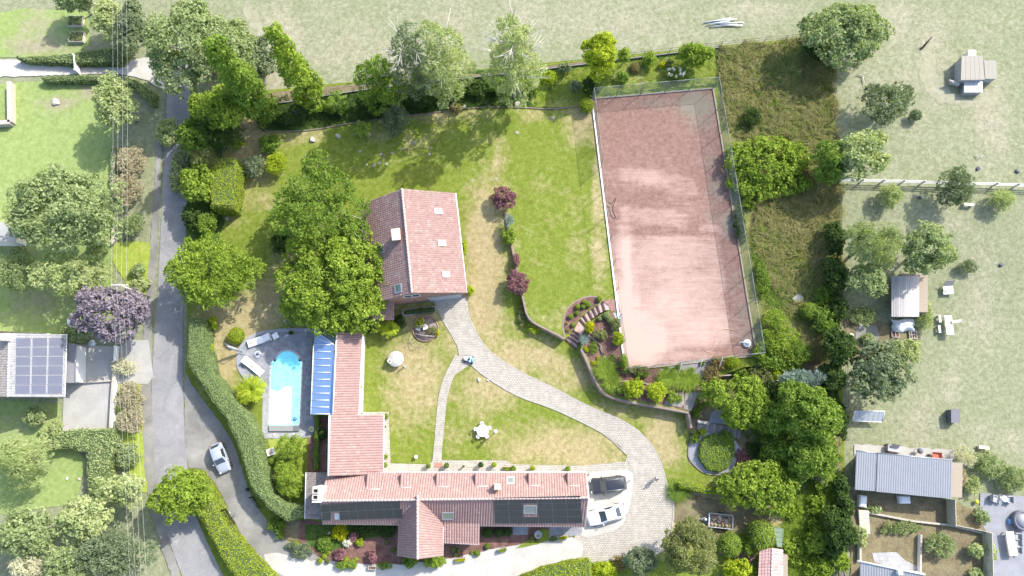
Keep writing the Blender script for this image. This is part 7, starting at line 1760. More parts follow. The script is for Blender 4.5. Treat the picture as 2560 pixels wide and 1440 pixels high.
# ---------------------------------------------------------------- trailer with flower pots
def trailer():
    p = G(1798,1301); t = thing("car_trailer", "small car trailer with pale metal sides full of old pots, on the bare yard", "trailer",(p.x, p.y, p.z + .02), rad(-6))
    al = m_plain("trailer_alu",(.55,.56,.56),.5,.4); L, W_ = 2.75,1.55
    m = MB(); m.box(-L / 2, L / 2,-W_ / 2, W_ / 2,.42,.48); m.build("bed", M_wood, t)
    for nm,(x0, x1, y0, y1) in (("side_board",(-L / 2, L / 2,-W_ / 2 - .05,-W_ / 2)),("side_board",(-L / 2, L / 2, W_ / 2, W_ / 2 + .05)),("tail_board",(L / 2, L / 2 + .05,-W_ / 2, W_ / 2)),("front_board",(-L / 2 - .12,-L / 2,-W_ / 2, W_ / 2))):
        m = MB(); m.bbox(x0, x1, y0, y1,.42,.85,.01); m.build(nm, al, t)
    for s in (1,-1):
        q = MB(); q.lathe([(.02,-.08),(.29,-.08),(.3,-.04),(.3,.04),(.29,.08),(.02,.08)], n=18); q.xf(Matrix.Translation((.2, s * (W_ / 2 + .16),.3)) @ Matrix.Rotation(rad(90),4, 'X')); wo = q.build("wheel", m_plain("tyre",(.02,.02,.02),.85), t)
        q = MB(); q.lathe([(.02,-.02),(.16,-.02),(.16,.02),(.02,.03)], n=12); q.xf(Matrix.Translation((.2, s * (W_ / 2 + .255),.3)) @ Matrix.Rotation(rad(-90 * s),4, 'X')); q.build("rim", M_frame_al, wo)
        m = MB(); m.tube([(-L / 2, s * .45,.4),(-L / 2 - .75, s * .06,.42),(-L / 2 - 1.25,0,.42)],.04,6); m.build("drawbar", M_frame_al, t)
    m = MB(); m.tube([(-L / 2 - .5,.18,0),(-L / 2 - .5,.18,.75)],.035,6); m.build("jockey_stand", M_dark, t)
    m = MB(); m.bbox(-L / 2 - .55,-L / 2 - .3,-.12,.12,.46,.68,.04); m.build("winch_box", M_whitepaint, t)
    rng = random.Random(4)
    cols = [(.30,.15,.10),(.12,.10,.09),(.24,.20,.16),(.40,.38,.35),(.07,.07,.07)]
    k = 0; M0 = Matrix.Translation((p.x, p.y, p.z + .02)) @ Matrix.Rotation(rad(-6),4, 'Z')
    for ix in range(6):
        for iy in range(3):
            x, y = -L / 2 + .35 + ix * .42 + rng.uniform(-.05,.05),-.5 + iy * .48 + rng.uniform(-.05,.05); r = rng.uniform(.13,.2); w = M0 @ Vector((x, y,.485))
            c = thing("plant_pot",['terracotta', 'dark brown', 'tan', 'pale grey', 'black'][k % 5] + ' old pot on the trailer, ' + ['near', 'middle', 'far'][iy] + ' row, ' + ORD[ix] + ' from the drawbar', "pot", w,0, "pots on the car trailer")
            m = MB(); m.lathe([(.02,0),(r * .7,0),(r, r * 1.5),(r * 1.08, r * 1.6),(r * .9, r * 1.6),(r * .62,.08),(.02,.08)], n=12); m.build("pot", m_plain("pot" + str(k % 5), cols[k % 5],.85), c)
            if k % 3 == 0: m = MB(); m.ball((0,0, r * 1.6), r * .9,6,(1,1,.7)); m.build("dry_plant", m_plain("dry_pot_plant",(.24,.21,.07),.9,0,.4,14,.6), c)
            k += 1
trailer()
# ---------------------------------------------------------------- pots, troughs, basins by the house
POTM = {'w': M_whitepaint, 't': m_plain("terracotta_pot",(.36,.19,.13),.85), 'g': m_plain("grey_pot",(.28,.27,.26),.85)}
def pot(label, px, py, r, col, mat, fol=.8, h=.55, z=.09, flowers=None):
    VN[0] += 1; rng = np.random.default_rng(4700 + VN[0]); p = G(px, py); t = thing("potted_plant", label, "potted plant",(p.x, p.y, p.z + z))
    m = MB(); m.lathe([(.02,0),(r * .7,0),(r, h * .9),(r * 1.1, h),(r * .92, h),(r * .88, h * .88),(.02, h * .86)], n=16); m.build("pot", POTM[col], t)
    u = rdir(260, rng,-.1); C = u * np.array([fol * .4, fol * .4, fol * .42]) * rng.uniform(.6,1.05,(260,1)) + np.array([0,0, h + fol * .25])
    add("foliage", leaves_mesh("foliage", C, unit(rng.normal(size=(260,3)) + u * .5), unit(u + rng.normal(size=(260,3)) * .4),.17,.1), mat, t)
for a in [("white pot with green plant left of the house's front door",1073,1163,.26, 'w', Mi),("white pot with green plant right of the house's front door",1118,1163,.26, 'w', Mi),("white pot with dark plant between door and yellow plant",1203,1161,.26, 'w', D),("potted yellow-green plant at the wall under the fourth dormer",1236,1161,.22, 'g', Y),
          ("white pot with dark plant beside the green trough",1284,1170,.25, 'w', Mi),("potted yellow-green plant at the wall left of the fifth dormer",1331,1169,.22, 't', Y),("brown pot with green plant near the house's right end",1419,1171,.28, 't', B),("potted round plant at the wing's upper corner",967,1042,.26, 't', G_['bright'],.95),
          ("potted plant by the wing's glass front, upper of two",966,1141,.24, 't', B),("potted plant in the corner between wing and long house",965,1162,.26, 't', B),("small pot with sparse plant at the wing's wall",964,1067,.14, 'w', Mi,.4),("white pot with dark plant on the narrow wing's right side, upper",906,892,.3, 'w', D,.5),("white pot with lime plant on the narrow wing's right side, lower",904,968,.28, 'w', G_['lime'],.5),
          ("white pot with arching plant at the pool's lower right",782,1073,.3, 'w', B,.5),("dark square potted bush by the pool terrace wall",733,834,.26, 'g', D,.7),("tiny pot by the house wall between doors",1160,1165,.12, 'g', Mi,.3)]:
    pot(*a)
def trough(label, px, py, rz, L=1.2, mat=None, fol=None, z=.09):
    p = G(px, py); t = thing("flower_trough", label, "planter",(p.x, p.y, p.z + z), rz); rng = np.random.default_rng(int(px)); W_ = .42
    st = mat or M_stone; m = MB()
    for (x0, x1, y0, y1) in ((-L / 2, L / 2,-W_ / 2,-W_ / 2 + .07),(-L / 2, L / 2, W_ / 2 - .07, W_ / 2),(-L / 2,-L / 2 + .07,-W_ / 2 + .07, W_ / 2 - .07),(L / 2 - .07, L / 2,-W_ / 2 + .07, W_ / 2 - .07)): m.box(x0, x1, y0, y1,0,.42)
    m.build("trough", st, t); m = MB(); m.box(-L / 2 + .07, L / 2 - .07,-W_ / 2 + .07, W_ / 2 - .07,.05,.34); m.build("soil", M_mulch, t)
    n = 320; C = np.stack([rng.uniform(-L / 2 + .1, L / 2 - .1, n), rng.uniform(-W_ / 2 + .06, W_ / 2 - .06, n), rng.uniform(.36,.6, n)],1)
    if fol: add("plants", leaves_mesh("plants", C, rng.normal(size=(n,3)), np.array([0,0,1]) + rng.normal(size=(n,3)) * .5,.14,.1), fol, t)
trough("stone trough with lime-yellow flowers at the drive near the gable",1152,1398, rad(7),1.25, None, G_['lime'])
trough("stone trough with green plants beside the round bush at the drive",1256,1374, rad(14),1.15, None, B)
trough("stone trough with half lime flowers near the parking pad",1406,1343, rad(13),1.25, None, G_['lime'])
trough("empty stone trough at the drive below the purple bush",932,1418, rad(-4),.95, None, None)
trough("long green planted trough on the house path",1268,1171,0,1.0, m_plain("terracotta_pot",(.36,.19,.13),.85), B)
def basin():
    p = G(1345,1335); t = thing("stone_basin", "round grey stone basin with a small plant before the south wall", "basin",(p.x, p.y, p.z + .09))
    m = MB(); m.lathe([(.02,0),(.38,0),(.42,.1),(.47,.5),(.47,.58),(.4,.58),(.38,.46),(.02,.44)], n=24); m.build("bowl", m_plain("basin_grey",(.36,.36,.37),.9), t)
    m = MB(); m.ball((-.02,-.15,.47),.14,6,(1,1,.6)); m.build("plant", m_plain("basin_plant",(.16,.19,.04),.9,0,.4,12,.5), t)
basin()
for x, y, w, h, mt, lab in ((1096,1163,1.0,.55,(.34,.17,.13), "reddish door mat before the front door"),(1175,1163,.75,.45,(.45,.36,.27), "beige door mat on the house path")):
    p = G(x, y); m = MB(); m.bbox(-w / 2, w / 2,-h / 2, h / 2,0,.03,.008); tag(m.build("door_mat", m_plain("mat" + str(x), mt,1.0,0,.1), None,(p.x, p.y, p.z + .09)), lab, "mat")
def stone_tub():
    p = G(679,1130); t = thing("square_tub", "square pale stone tub in the garden below the pool", "planter",(p.x, p.y, p.z + .07), rad(20)); m = MB()
    for (x0, x1, y0, y1) in ((-.42,.42,-.42,-.3),(-.42,.42,.3,.42),(-.42,-.3,-.3,.3),(.3,.42,-.3,.3)): m.box(x0, x1, y0, y1,0,.5)
    m.build("rim", M_white, t); m = MB(); m.box(-.3,.3,-.3,.3,.02,.42); m.build("filling", m_plain("tub_filling",(.42,.34,.30),.95,0,.2), t)
stone_tub()
# ---------------------------------------------------------------- drive gates and post box
def gate(label, hinge, end, h=1.25):
    a, b = G(*hinge), G(*end); v = b - a; L = math.hypot(v.x, v.y); t = thing("drive_gate", label, "gate",(a.x, a.y, a.z + .05), math.atan2(v.y, v.x))
    m = MB(); m.tube([(0,0,0),(0,0, h + .3)],.07,8); m.build("gate_post", M_dark, t)
    m = MB()
    for z in (.12, h * .5, h): m.tube([(.1,0, z),(L,0, z + (.1 if z == h else 0))],.03,6)
    m.tube([(L,0,.1),(L,0, h + .1)],.03,6); m.tube([(.1,0,.12),(L,0, h)],.022,5); m.build("gate_frame", M_dark, t)
    n = int(L / .22)
    for k in range(1, n): x = .1 + (L - .1) * k / n; m = MB(); m.tube([(x,0,.12),(x,0, h)],.014,5); m.build("bar", M_dark, t)
gate("open black iron gate leaf against the tall hedge",(634,1242),(655,1268))
gate("open black iron gate leaf on the yellow-green hedge side",(566,1272),(590,1308))
def post_box():
    p = G(628,1222); t = thing("post_box", "small dark post box on a stake at the tall hedge by the gate", "post box",(p.x, p.y, p.z))
    m = MB(); m.tube([(0,0,0),(0,0,1.1)],.04,6); m.build("stake", M_wood, t); m = MB(); m.bbox(-.16,.16,-.2,.2,1.1,1.45,.05); m.build("box", M_dark, t)
post_box()
def stump_post():
    a, b = P(571,1275,1.3), P(578,1290,1.25); m = MB(); m.tube([a, b],.06,6); m.tube([(b.x, b.y,0), b],.05,6); tag(m.build("metal_handrail", M_frame_al), "short pale metal handle beside the gate leaf at the yellow-green hedge", "handrail")
stump_post()
# ---------------------------------------------------------------- boundary fences
def wire_fence(px, label, n, h=1.6, r=.05, wires=3, mat=None, lean=0):
    q = [G(a, b) for a, b in px]; loc = q[0].copy(); t = thing("wire_fence", label, "fence", loc); mt = mat or M_wood
    pts = resample([p.to_2d() for p in q],3.0, False)
    pp = [Vector((p.x, p.y, zg(p.x, p.y))) for p in pts]
    for p in pp: m = MB(); m.tube([p - UPV * .2, p + UPV * h], r,6); m.build("post", mt, t, rel=loc)
    for k in range(wires): z = h * (k + .6) / wires; m = MB(); m.tube([p + UPV * z for p in pp],.018,4); m.build("wire", M_dark, t, rel=loc)
wire_fence([(620,262),(700,258),(830,236),(1000,212),(1220,190),(1480,158),(1800,118),(2070,92)], "thin wire fence with dark posts along the plot's top edge",30)
wire_fence([(2078,100),(2082,300),(2092,560),(2104,860),(2112,1100)], "thin wire fence with dark posts down the plot's right edge",20)
kerb([(620,264),(700,260),(830,238),(1000,214),(1220,192),(1480,160),(1800,120)],.14,.3, "fence_base_board", m_plain("grey_board",(.20,.19,.18),.9))
for x, y, lab in ((762,268, "black rubbish heap item at the poplars' feet, left"),(780,272, "black rubbish heap item at the poplars' feet, right"),(738,282, "flat black sheet under the left poplar")):
    boulder(x, y,.4, lab, m_plain("black_tarpaulin",(.03,.032,.04),.4),.4)
# yellow slide-like trough at the top fence
p = G(1361,173); m = MB(); m.prism([(-.5,-.12),(.5,0),(.5,.22),(-.5,.1)],.05,.2); tag(m.build("garden_tray", m_plain("pale_yellow",(.55,.52,.2),.6), None, p), "pale yellow tray lying at the top fence", "tray")
# rows of edging bricks and path by the shed
p0, p1 = G(1800,1372), G(1886,1406)
sheet("brick_path",[(1798,1372),(1830,1378),(1888,1382),(1884,1406),(1840,1394),(1796,1386)], M_brickpath,.03)
for k in range(14):
    a = p0.lerp(p1, k / 14); m = MB(); m.bbox(-.11,.11,-.05,.05,0,.12,.01); o = m.build("edging_brick", m_plain("pale_brick",(.5,.47,.42),.9), None,(a.x, a.y - .3, a.z + .03), rad(70)); tag(o, 'small pale edging brick by the shed path, ' + ORD[k] + ' from the left', "brick", "brick row along the shed path")
# bent pipes and a green pergola left of the shed
for lab, x, y, c in (("small black and white bin beside the large clipped bush",1937,1322, M_dark),("small white-topped tub by the grey-brown tree",1786,1344, M_white)):
    p = G(x, y); t = thing("bin", lab, "bin", p); m = MB(); m.lathe([(.02,0),(.22,0),(.26,.5),(.02,.5)], n=14); m.build("tub", c, t); m = MB(); m.lathe([(.02,.5),(.16,.51),(.02,.56)], n=12); m.build("lid", M_whitepaint, t)
def cold_frame():
    a, b, c, d = P(1935,1318,.9), P(1958,1322,.6), P(1956,1368,.6), P(1942,1366,.9); loc = G(1948,1345); t = thing("cold_frame", "narrow green glazed cold frame above the pink tiled shed", "cold frame", loc)
    for k in range(4):
        f0, f1 = k / 4 + .01,(k + 1) / 4 - .01; m = MB(); m.slab([a.lerp(d, f0), b.lerp(c, f0), b.lerp(c, f1), a.lerp(d, f1)],.03); m.build("pane", m_glass("green_pane",(.14,.19,.12),.2), t, rel=loc)
    m = MB()
    for p, q in ((a, b),(b, c),(c, d),(d, a)): m.tube([p, q],.05,5)
    for p in (a, b, c, d): m.tube([(p.x, p.y,0), p],.04,5)
    m.build("frame", m_plain("green_frame",(.14,.2,.13),.7), t, rel=loc)
cold_frame()
def trellis():
    a, b = G(1908,1290), G(1935,1304); loc = a; t = thing("garden_rail", "low bent garden rail at the end of the bare yard", "rail", loc); m = MB()
    m.tube([a, a + UPV * .8, b + UPV * .8, b],.04,6); m.build("rail", m_plain("green_frame",(.14,.2,.13),.7), t, rel=loc); m = MB(); m.tube([a + UPV * .4, b + UPV * .4],.03,6); m.build("cross_rail", M_wood, t, rel=loc)
trellis()
for k,(x, y, lab) in enumerate(((1745,1243, "small red ring ornament at the yard edge, left"),(1772,1247, "small red ring ornament at the yard edge, right"))):
    p = G(x, y); m = MB(); ring = [(.22 * math.cos(a),0,.24 + .22 * math.sin(a)) for a in np.linspace(0,6.283,15)]; m.tube(ring,.04,5); tag(m.build("ring_ornament", m_plain("rust_red",(.24,.10,.08),.8), None, p, rad(20)), lab, "ornament")
# ================================================================== NEIGHBOURING LAND
OL, OM, OD, OP = G_['o_light'], G_['o_mid'], G_['o_dark'], G_['o_pink']
for lab, x, y, rx, ry, h, mt, st in [
        ("huge pale green tree outside the upper left corner",475,110,118,118,12, OM, 'broad'),("pale tree between the huge one and the left poplar",590,130,46,100,9, OM, 'broad'),("dull green shrubby tree beyond the left poplar",650,150,40,70,5, OD, 'broad'),
        ("pale green tree hanging over the power line verge",292,262,44,78,7.5, OL, 'broad'),("very large spreading tree on the left neighbour's lawn",150,520,148,112,11, OM, 'broad'),("feathery pale tree below the very large spreading tree",178,690,90,58,7.5, OL, 'feather'),("loose pale tree at the left edge",40,680,60,52,6.5, OM, 'feather'),
        ("dark purple-leaved tree beside the road",280,782,92,84,8.5, G_['o_purple'], 'broad'),("willowy yellow-green tree at the lower left lawn",55,1150,76,66,6.5, OL, 'weep'),("pale tree over the hedge end at the lower left",300,1222,62,40,6, OL, 'broad'),
        ("yellow-green tree in the lower left wood",215,1300,72,52,7, OL, 'broad'),("greyish tree at the wood's right side by the road",290,1375,92,66,8, OD, 'feather'),("green tree at the wood's left side",70,1330,82,60,7, OM, 'broad'),("white-veiled bare-twigged tree at the bottom left",85,1420,62,40,6, G_['o_cream'], 'feather'),("dark green tree in the bottom left wood",180,1410,60,50,7, OM, 'broad'),
        ("shadowed tree at the top left edge",190,-2,60,30,6, OM, 'broad'),("slim pale tree at the neighbour's raised beds",270,45,34,50,6, OL, 'broad'),("dark hedge-like tree right of the raised beds",330,70,40,80,6, OD, 'broad'),
        ("pale birch by the paddock at the right",2150,390,78,66,8, OL, 'broad'),("grey-green thorn tree at the paddock shed's left",2215,262,66,58,5, OD, 'feather'),("dark grey-green bush tree on the rail fence",2390,470,48,48,5, OD, 'feather'),("wind-swept white-veiled willow right of the plot",2180,610,74,66,8.5, OM, 'weep'),("mid green tree between willow and curved shed",2320,625,70,66,7.5, OM, 'broad'),
        ("grey-green tree beside the vegetable plot",2190,930,76,72,7, OD, 'broad'),("tall pale bush below the vegetable plot",2255,880,42,34,4, OL, 'broad'),("drooping pale tree at the left of the curved shed",2165,700,56,46,6.5, OM, 'broad')]:
    tree(lab, x, y, rx, ry, h, mt, st, cb=.18 if h < 7 else .28, leaf=.44 if rx > 60 else .36, clump=.25, bark=M_barkgrey, dens=.85)
for lab, x, y, rx, ry, h, mt, st in [
        ("pinkish blossoming shrub under the power line, upper",330,405,36,42,2.2, OP, 'feather'),("pinkish blossoming shrub under the power line, lower",320,470,38,42,2.2, OP, 'feather'),("low pale bush on the verge beside the roadside lawn",330,560,34,30,1.8, OM, 'feather'),("round bush on the roadside lawn",344,678,18,16,1.2, OM, 'broad'),("low bushes at the roadside lawn's lower end",350,712,26,16,1.2, OL, 'broad'),
        ("round clipped bush beside the neighbour's big tree",45,640,20,22,1.8, OM, 'broad'),("pale round bush left of the gravelled path",245,615,26,26,1.8, OL, 'broad'),("leafy bush at the solar roof's upper corner",192,832,42,26,2.5, OM, 'broad'),("rosy shrub between drive wall and road, upper",325,990,34,40,2.0, OP, 'feather'),("rosy shrub between drive wall and road, lower",330,1050,36,36,2.0, OP, 'feather'),("bare twiggy shrub at the drive gate",310,918,34,18,1.8, G_['o_cream'], 'feather'),
        ("small round tree in the neighbour's front lawn",90,1040,26,24,2.2, OM, 'broad'),("low bush at the neighbour's drive edge",140,1080,18,30,1.4, OL, 'broad'),("low verge bush below the rosy shrubs",320,1140,30,34,1.6, OM, 'broad'),("tiny bush below the neighbour's round tree",110,1080,8,7,.7, OL, 'broad'),
        ("pale shrub at the paddock's top left",2290,288,14,14,1.5, OD, 'broad'),("pale sapling below the rail fence, left",2225,490,30,34,2.6, OL, 'feather'),("pale sapling below the rail fence, right",2505,500,30,26,2.4, OL, 'feather'),("small bush on the open grass right of the trees",2420,665,24,14,1.2, OD, 'feather'),("leafy shrub right of the curved shed",2310,790,20,40,1.6, OL, 'feather'),("bush at the vegetable plot's foot",2170,848,14,16,.9, OM, 'broad'),
        ("cream round blossoming shrub right of the metal roof",2409,1140,28,27,2.2, G_['o_cream'], 'needle'),("wide pale shrub right of the cream one, upper",2470,1165,40,30,1.8, OM, 'feather'),("wide pale shrub at the right edge above the patio",2530,1195,44,34,1.8, OM, 'feather'),("pinkish shrub below the cream one",2395,1195,20,24,1.4, OP, 'feather'),("pale shrub by the patio steps",2430,1212,24,20,1.3, OL, 'feather'),
        ("round bush in the patio bed",2456,1292,18,16,1.2, OM, 'broad'),("small tree by the wooden fence panel",2438,1376,16,16,1.6, OL, 'broad'),("round bush right of the wooden fence panel",2475,1378,12,22,1.3, OL, 'broad'),("leafy tree in the neighbour's lower garden",2350,1362,40,28,2.0, OM, 'feather'),("low plants below the metal roof",2250,1320,60,14,.8, OM, 'feather'),("pale yellow plants below the metal roof's left end",2185,1272,22,8,.6, OL, 'broad'),
        ("pale bush at the boundary by the plank steps",2150,1340,14,26,1.6, OL, 'broad'),("yellowish bush at the right edge's bottom",2440,1436,16,10,1.0, OL, 'broad'),("plant bed over the vegetable plot's upper end",2160,790,40,24,1.0, OM, 'feather'),("leafy bush at the road's top left edge",420,330,26,40,2.5, OL, 'broad'),("overhanging pale roadside bush",450,430,18,60,3.0, OM, 'broad')]:
    shrub(lab, x, y, rx, ry, h, mt, st, leaf=.28)
hedge("pale leafy hedge bordering the neighbour's drive",[(130,1092),(170,1076),(282,1074),(285,1110),(270,1160),(262,1240),(222,1240),(220,1180),(218,1130),(170,1118),(128,1124)],1.8, OL,.1,.24)
hedge("low hedge along the top left drive",[(40,142),(120,140),(200,130),(300,118),(312,136),(300,154),(190,156),(60,150)],1.2, OM,.1,.22)
hedge("green hedge below the top left drive",[(100,192),(200,188),(290,190),(340,200),(385,232),(380,260),(330,214),(270,200),(110,202)],1.1, OM,.1,.22)
hedge("weathered thin hedge beside the narrow gravel strip",[(278,365),(288,365),(286,480),(276,480)],1.0, G_['o_cream'],.05,.2)
# ---------------------------------------------------------------- left neighbour's house
def solar_house():
    zr, ze = 6.0,3.2; up = UPV
    a, b = P(24,833, zr), P(20,992, zr); c, d = P(167,836, ze), P(162,993, ze); e, f = P(-120,833, ze), P(-124,993, ze)
    loc = P(60,915,0); h = thing("neighbour_house", "left neighbour's house with grey tiled roof and blue-grey solar panels", "house", loc)
    tile_slope("roof_slope", d, c, a, b, M_tile_grey, h, loc, pitch=.30, course=.38, amp=.04); tile_slope("roof_slope", e, f, b, a, m_roof("brown_tile_neighbour",(.30,.27,.24),(.24,.21,.19),(.36,.33,.3)), h, loc, pitch=.30, course=.38, amp=.04)
    ridge_caps(a + up * .06, b + up * .06, m_plain("ridge_grey",(.4,.4,.39),.9), h, loc)
    wall_prism(h, loc,[P(158,842,0), P(155,985,0), P(-110,985,0), P(-110,842,0)],-.1,3.0, M_white)
    mb = MB()
    for y in (842,985):
        p, q, r = P(158, y,0) + up * 3, P(-110, y,0) + up * 3, P(24, y,0) + up * 5.7; mb.poly([p, q, r],[(0,1,2)])
    mb.build("gable_wall", M_white, h, rel=loc)
    sl = (d, c, a, b); rects = []
    for r in range(6):
        for k in range(3): rects.append((42 - r * .9 + k * 40.3,843 + r * 23.8,42 - r * .9 + k * 40.3 + 38.5,843 + (r + 1) * 23.8 - 1.4))
    panels(sl, rects, h, loc, M_panel_blue, M_frame_al); gutter(c, d, h, loc, M_whitepaint)
    s = P(6,842,7); m = MB(); m.box(s.x - .45, s.x + .45, s.y - .4, s.y + .4,4.5,6.9); ch = m.build("chimney", M_white, h, rel=loc); m = MB(); m.box(s.x - .5, s.x + .5, s.y - .45, s.y + .45,6.9,7.05); m.build("chimney_cap", M_stone, ch, rel=loc)
solar_house()
def porch():
    loc = P(180,906,0); h = thing("flat_roof_extension", "low dark flat-roofed extension right of the solar roof", "extension", loc); q = [P(168,857,2.4), P(190,860,2.4), P(188,957,2.4), P(164,957,2.4)]
    m = MB(); m.slab(q,.12); m.build("roof", m_plain("bitumen_grey",(.22,.22,.23),.9), h, rel=loc); wall_prism(h, loc,[p.to_2d().to_3d() + (loc - p).to_2d().to_3d() * .06 for p in q],-.1,2.26, M_white)
    m = MB(); m.tube([q[1] + UPV * .03, q[2] + UPV * .03],.06,4); m.build("roof_edge", M_frame_al, h, rel=loc)
porch()
def white_gate(label, hinge, end, name="field_gate", h=1.5):
    a, b = G(*hinge), G(*end); v = b - a; L = math.hypot(v.x, v.y); t = thing(name, label, "gate",(a.x, a.y, a.z + .05), math.atan2(v.y, v.x))
    n = max(3, int(L / .3))
    for k in range(n): m = MB(); m.box(L * k / n + .01, L * (k + 1) / n - .01,-.02,.02,.1, h); m.build("board", M_whitepaint, t)
    for z in (.3, h - .2): m = MB(); m.box(0, L,-.05,-.022, z, z + .1); m.build("rail", M_whitepaint, t)
    for x in (-.08, L + .08): m = MB(); m.box(x - .07, x + .07,-.07,.07,0, h + .1); m.build("gate_post", M_white, t)
white_gate("white boarded gate across the pale drive at the upper left",(203,187),(200,152))
white_gate("white gate panel of the neighbour's concrete drive",(297,905),(299,870), h=1.2)
def low_wall(label, px, h, w, mat, name="garden_wall"):
    q = [G(a, b) for a, b in px]; loc = q[0]; t = thing(name, label, "wall", loc)
    m = MB()
    for a, b in zip(q[:-1], q[1:]):
        d = (b - a).normalized(); s = Vector((-d.y, d.x,0)) * w / 2; m.prism([(a - s).to_2d(),(b - s).to_2d(),(b + s).to_2d(),(a + s).to_2d()], a.z - .2, a.z + h)
    m.build("wall", mat, t, rel=loc); m = MB()
    for a, b in zip(q[:-1], q[1:]):
        d = (b - a).normalized(); s = Vector((-d.y, d.x,0)) * w * .6; m.prism([(a - s).to_2d(),(b - s).to_2d(),(b + s).to_2d(),(a + s).to_2d()], a.z + h + .003, a.z + h + .06)
    m.build("coping", M_stone, t, rel=loc)
low_wall("pale boundary wall of the neighbour's drive beside the rosy shrubs",[(295,908),(288,1000),(284,1082)],.8,.25, M_white)
low_wall("thin wall between the two halves of the neighbour's concrete drive",[(168,960),(286,952)],.3,.15, M_stone)
low_wall("old stone wall strip under the power line",[(282,610),(290,600),(288,560)],.5,.5, M_stone)
for x, y, lab in ((193,57, "upper raised garden bed with pale boards"),(196,97, "lower raised garden bed with pale boards")):
    p = G(x, y); t = thing("raised_bed", lab, "raised bed", p); m = MB()
    for (x0, x1, y0, y1) in ((-1.0,1.0,-.75,-.68),(-1.0,1.0,.68,.75),(-1.0,-.93,-.68,.68),(.93,1.0,-.68,.68)): m.box(x0, x1, y0, y1,0,.55)
    m.build("boards", M_woodpale, t); m = MB(); m.box(-.93,.93,-.68,.68,.02,.42); m.build("soil", M_mulch, t)
    rng = np.random.default_rng(x); C = np.stack([rng.uniform(-.9,.9,200), rng.uniform(-.6,.6,200), rng.uniform(.45,.75,200)],1); add("plants", leaves_mesh("plants", C, rng.normal(size=(200,3)), np.array([0,0,1]) + rng.normal(size=(200,3)) * .5,.25,.15), OM, t)
boulder(178,806,.55, "crumpled white sheet on the grass by the purple tree", M_whitepaint,.5); boulder(232,858,.5, "pale blue crumpled sheet at the purple tree's foot", m_plain("pale_blue_sheet",(.5,.54,.58),.8),.4); boulder(140,256,.6, "grey stone heap on the neighbour's lawn", M_stone,.4); boulder(168,1196,.2, "pale stone on the dark lawn at the lower left, left one", M_white); boulder(198,1198,.22, "grey stone on the dark lawn at the lower left, right one", M_stone)
def farm_wall():
    low_wall("old wall ruin at the left edge of the neighbour's lawn",[(34,212),(36,312),(-20,316)],.9,.5, M_stone)
    loc = G(4,570); t = thing("stone_outbuilding", "pale stone outbuilding corner at the left edge behind the big tree", "outbuilding", loc); q = [P(-60,536,3), P(22,560,3), P(40,590,3), P(38,604,3), P(-60,604,3)]
    m = MB(); m.prism([p.to_2d() for p in q],-.1,3); m.build("wall", M_white, t, rel=loc); m = MB(); m.prism([(p.to_2d() - loc.to_2d()) * 1.03 + loc.to_2d() for p in q],3.003,3.2); m.build("roof", M_concrete, t, rel=loc)
farm_wall()
# ---------------------------------------------------------------- power line
def pole(label, base, h):
    p = G(*base); t = thing("power_pole", label, "pole", p); m = MB(); m.tube([(0,0,-.3),(0,0, h)],[.16,.10],9); m.build("shaft", M_woodpale, t)
    m = MB(); m.box(-1.0,1.0,-.06,.06, h - .35, h - .22); m.build("cross_arm", M_woodpale, t)
    for x in (-.9,-.3,.3,.9): m = MB(); m.lathe([(.02,0),(.05,0),(.06,.08),(.03,.16),(.02,.16)],(x,0, h - .22),8); m.build("insulator", M_white, t)
    return p, h
PL = [pole("power pole beside the purple tree",(374,742),7.4), pole("power pole at the picture's top edge",(366,-70),7.4), pole("power pole below the picture's left bottom",(430,1520),7.4)]
for k, x in enumerate((-.9,-.3,.3,.9)):
    pts = []
    for (a, b) in ((1,0),(0,2)):
        pa, pb = PL[a], PL[b]
        for j in range(9):
            f = j / 8; p = pa[0].lerp(pb[0], f); pts.append((p.x + x, p.y, p.z + (pa[1] * (1 - f) + pb[1] * f) - .06 - 1.2 * 4 * f * (1 - f) * .35))
    m = MB(); m.tube(pts,.009,5); tag(m.build("power_line", m_plain("pale_wire",(.45,.46,.42),.6)),["power wire nearest the left edge, running down the left side", "second power wire from the left, running down the left side", "third power wire from the left, running down the left side", "power wire nearest the road, running down the left side"][k], "wire", "power wires")
# ---------------------------------------------------------------- right: paddock sheds, sheep, rail fence
def board_shed(label, roof_px, z0, z1, n, wall_mat, roof_mat, name="paddock_shed", cat="shed"):
    q = [P(*p, z) for p, z in zip(roof_px,(z0, z0, z1, z1))]; ctr = sum(q, Vector()) / 4; loc = Vector((ctr.x, ctr.y, zg(ctr.x, ctr.y))); t = thing(name, label, cat, loc)
    for k in range(n):
        f0, f1 = k / n + .004,(k + 1) / n - .004; m = MB(); m.slab([q[0].lerp(q[1], f0), q[0].lerp(q[1], f1), q[3].lerp(q[2], f1), q[3].lerp(q[2], f0)],.05); m.build("roof_board", roof_mat, t, rel=loc)
    w = [ctr + (p - ctr) * .93 for p in q]; m = MB(); m.poly([Vector((p.x, p.y, loc.z - .2)) for p in w] + [p - UPV * .07 for p in w],[(3,2,1,0),(4,5,6,7),(0,1,5,4),(1,2,6,5),(2,3,7,6),(3,0,4,7)]); m.build("wall", wall_mat, t, rel=loc)
    return t
greyw = m_plain("grey_boards",(.36,.35,.34),.9,0,.2,3)
board_shed("largest paddock shed with ribbed beige roof at the upper right",[(2402,200),(2462,199),(2457,140),(2404,139)],3.0,3.15,5, greyw, m_plain("beige_roof",(.30,.28,.235),.85,0,.1))
board_shed("smaller beige-roofed shed against the largest paddock shed",[(2463,197),(2493,197),(2490,151),(2460,151)],2.6,2.75,3, greyw, m_plain("beige_roof",(.30,.28,.235),.85,0,.1))
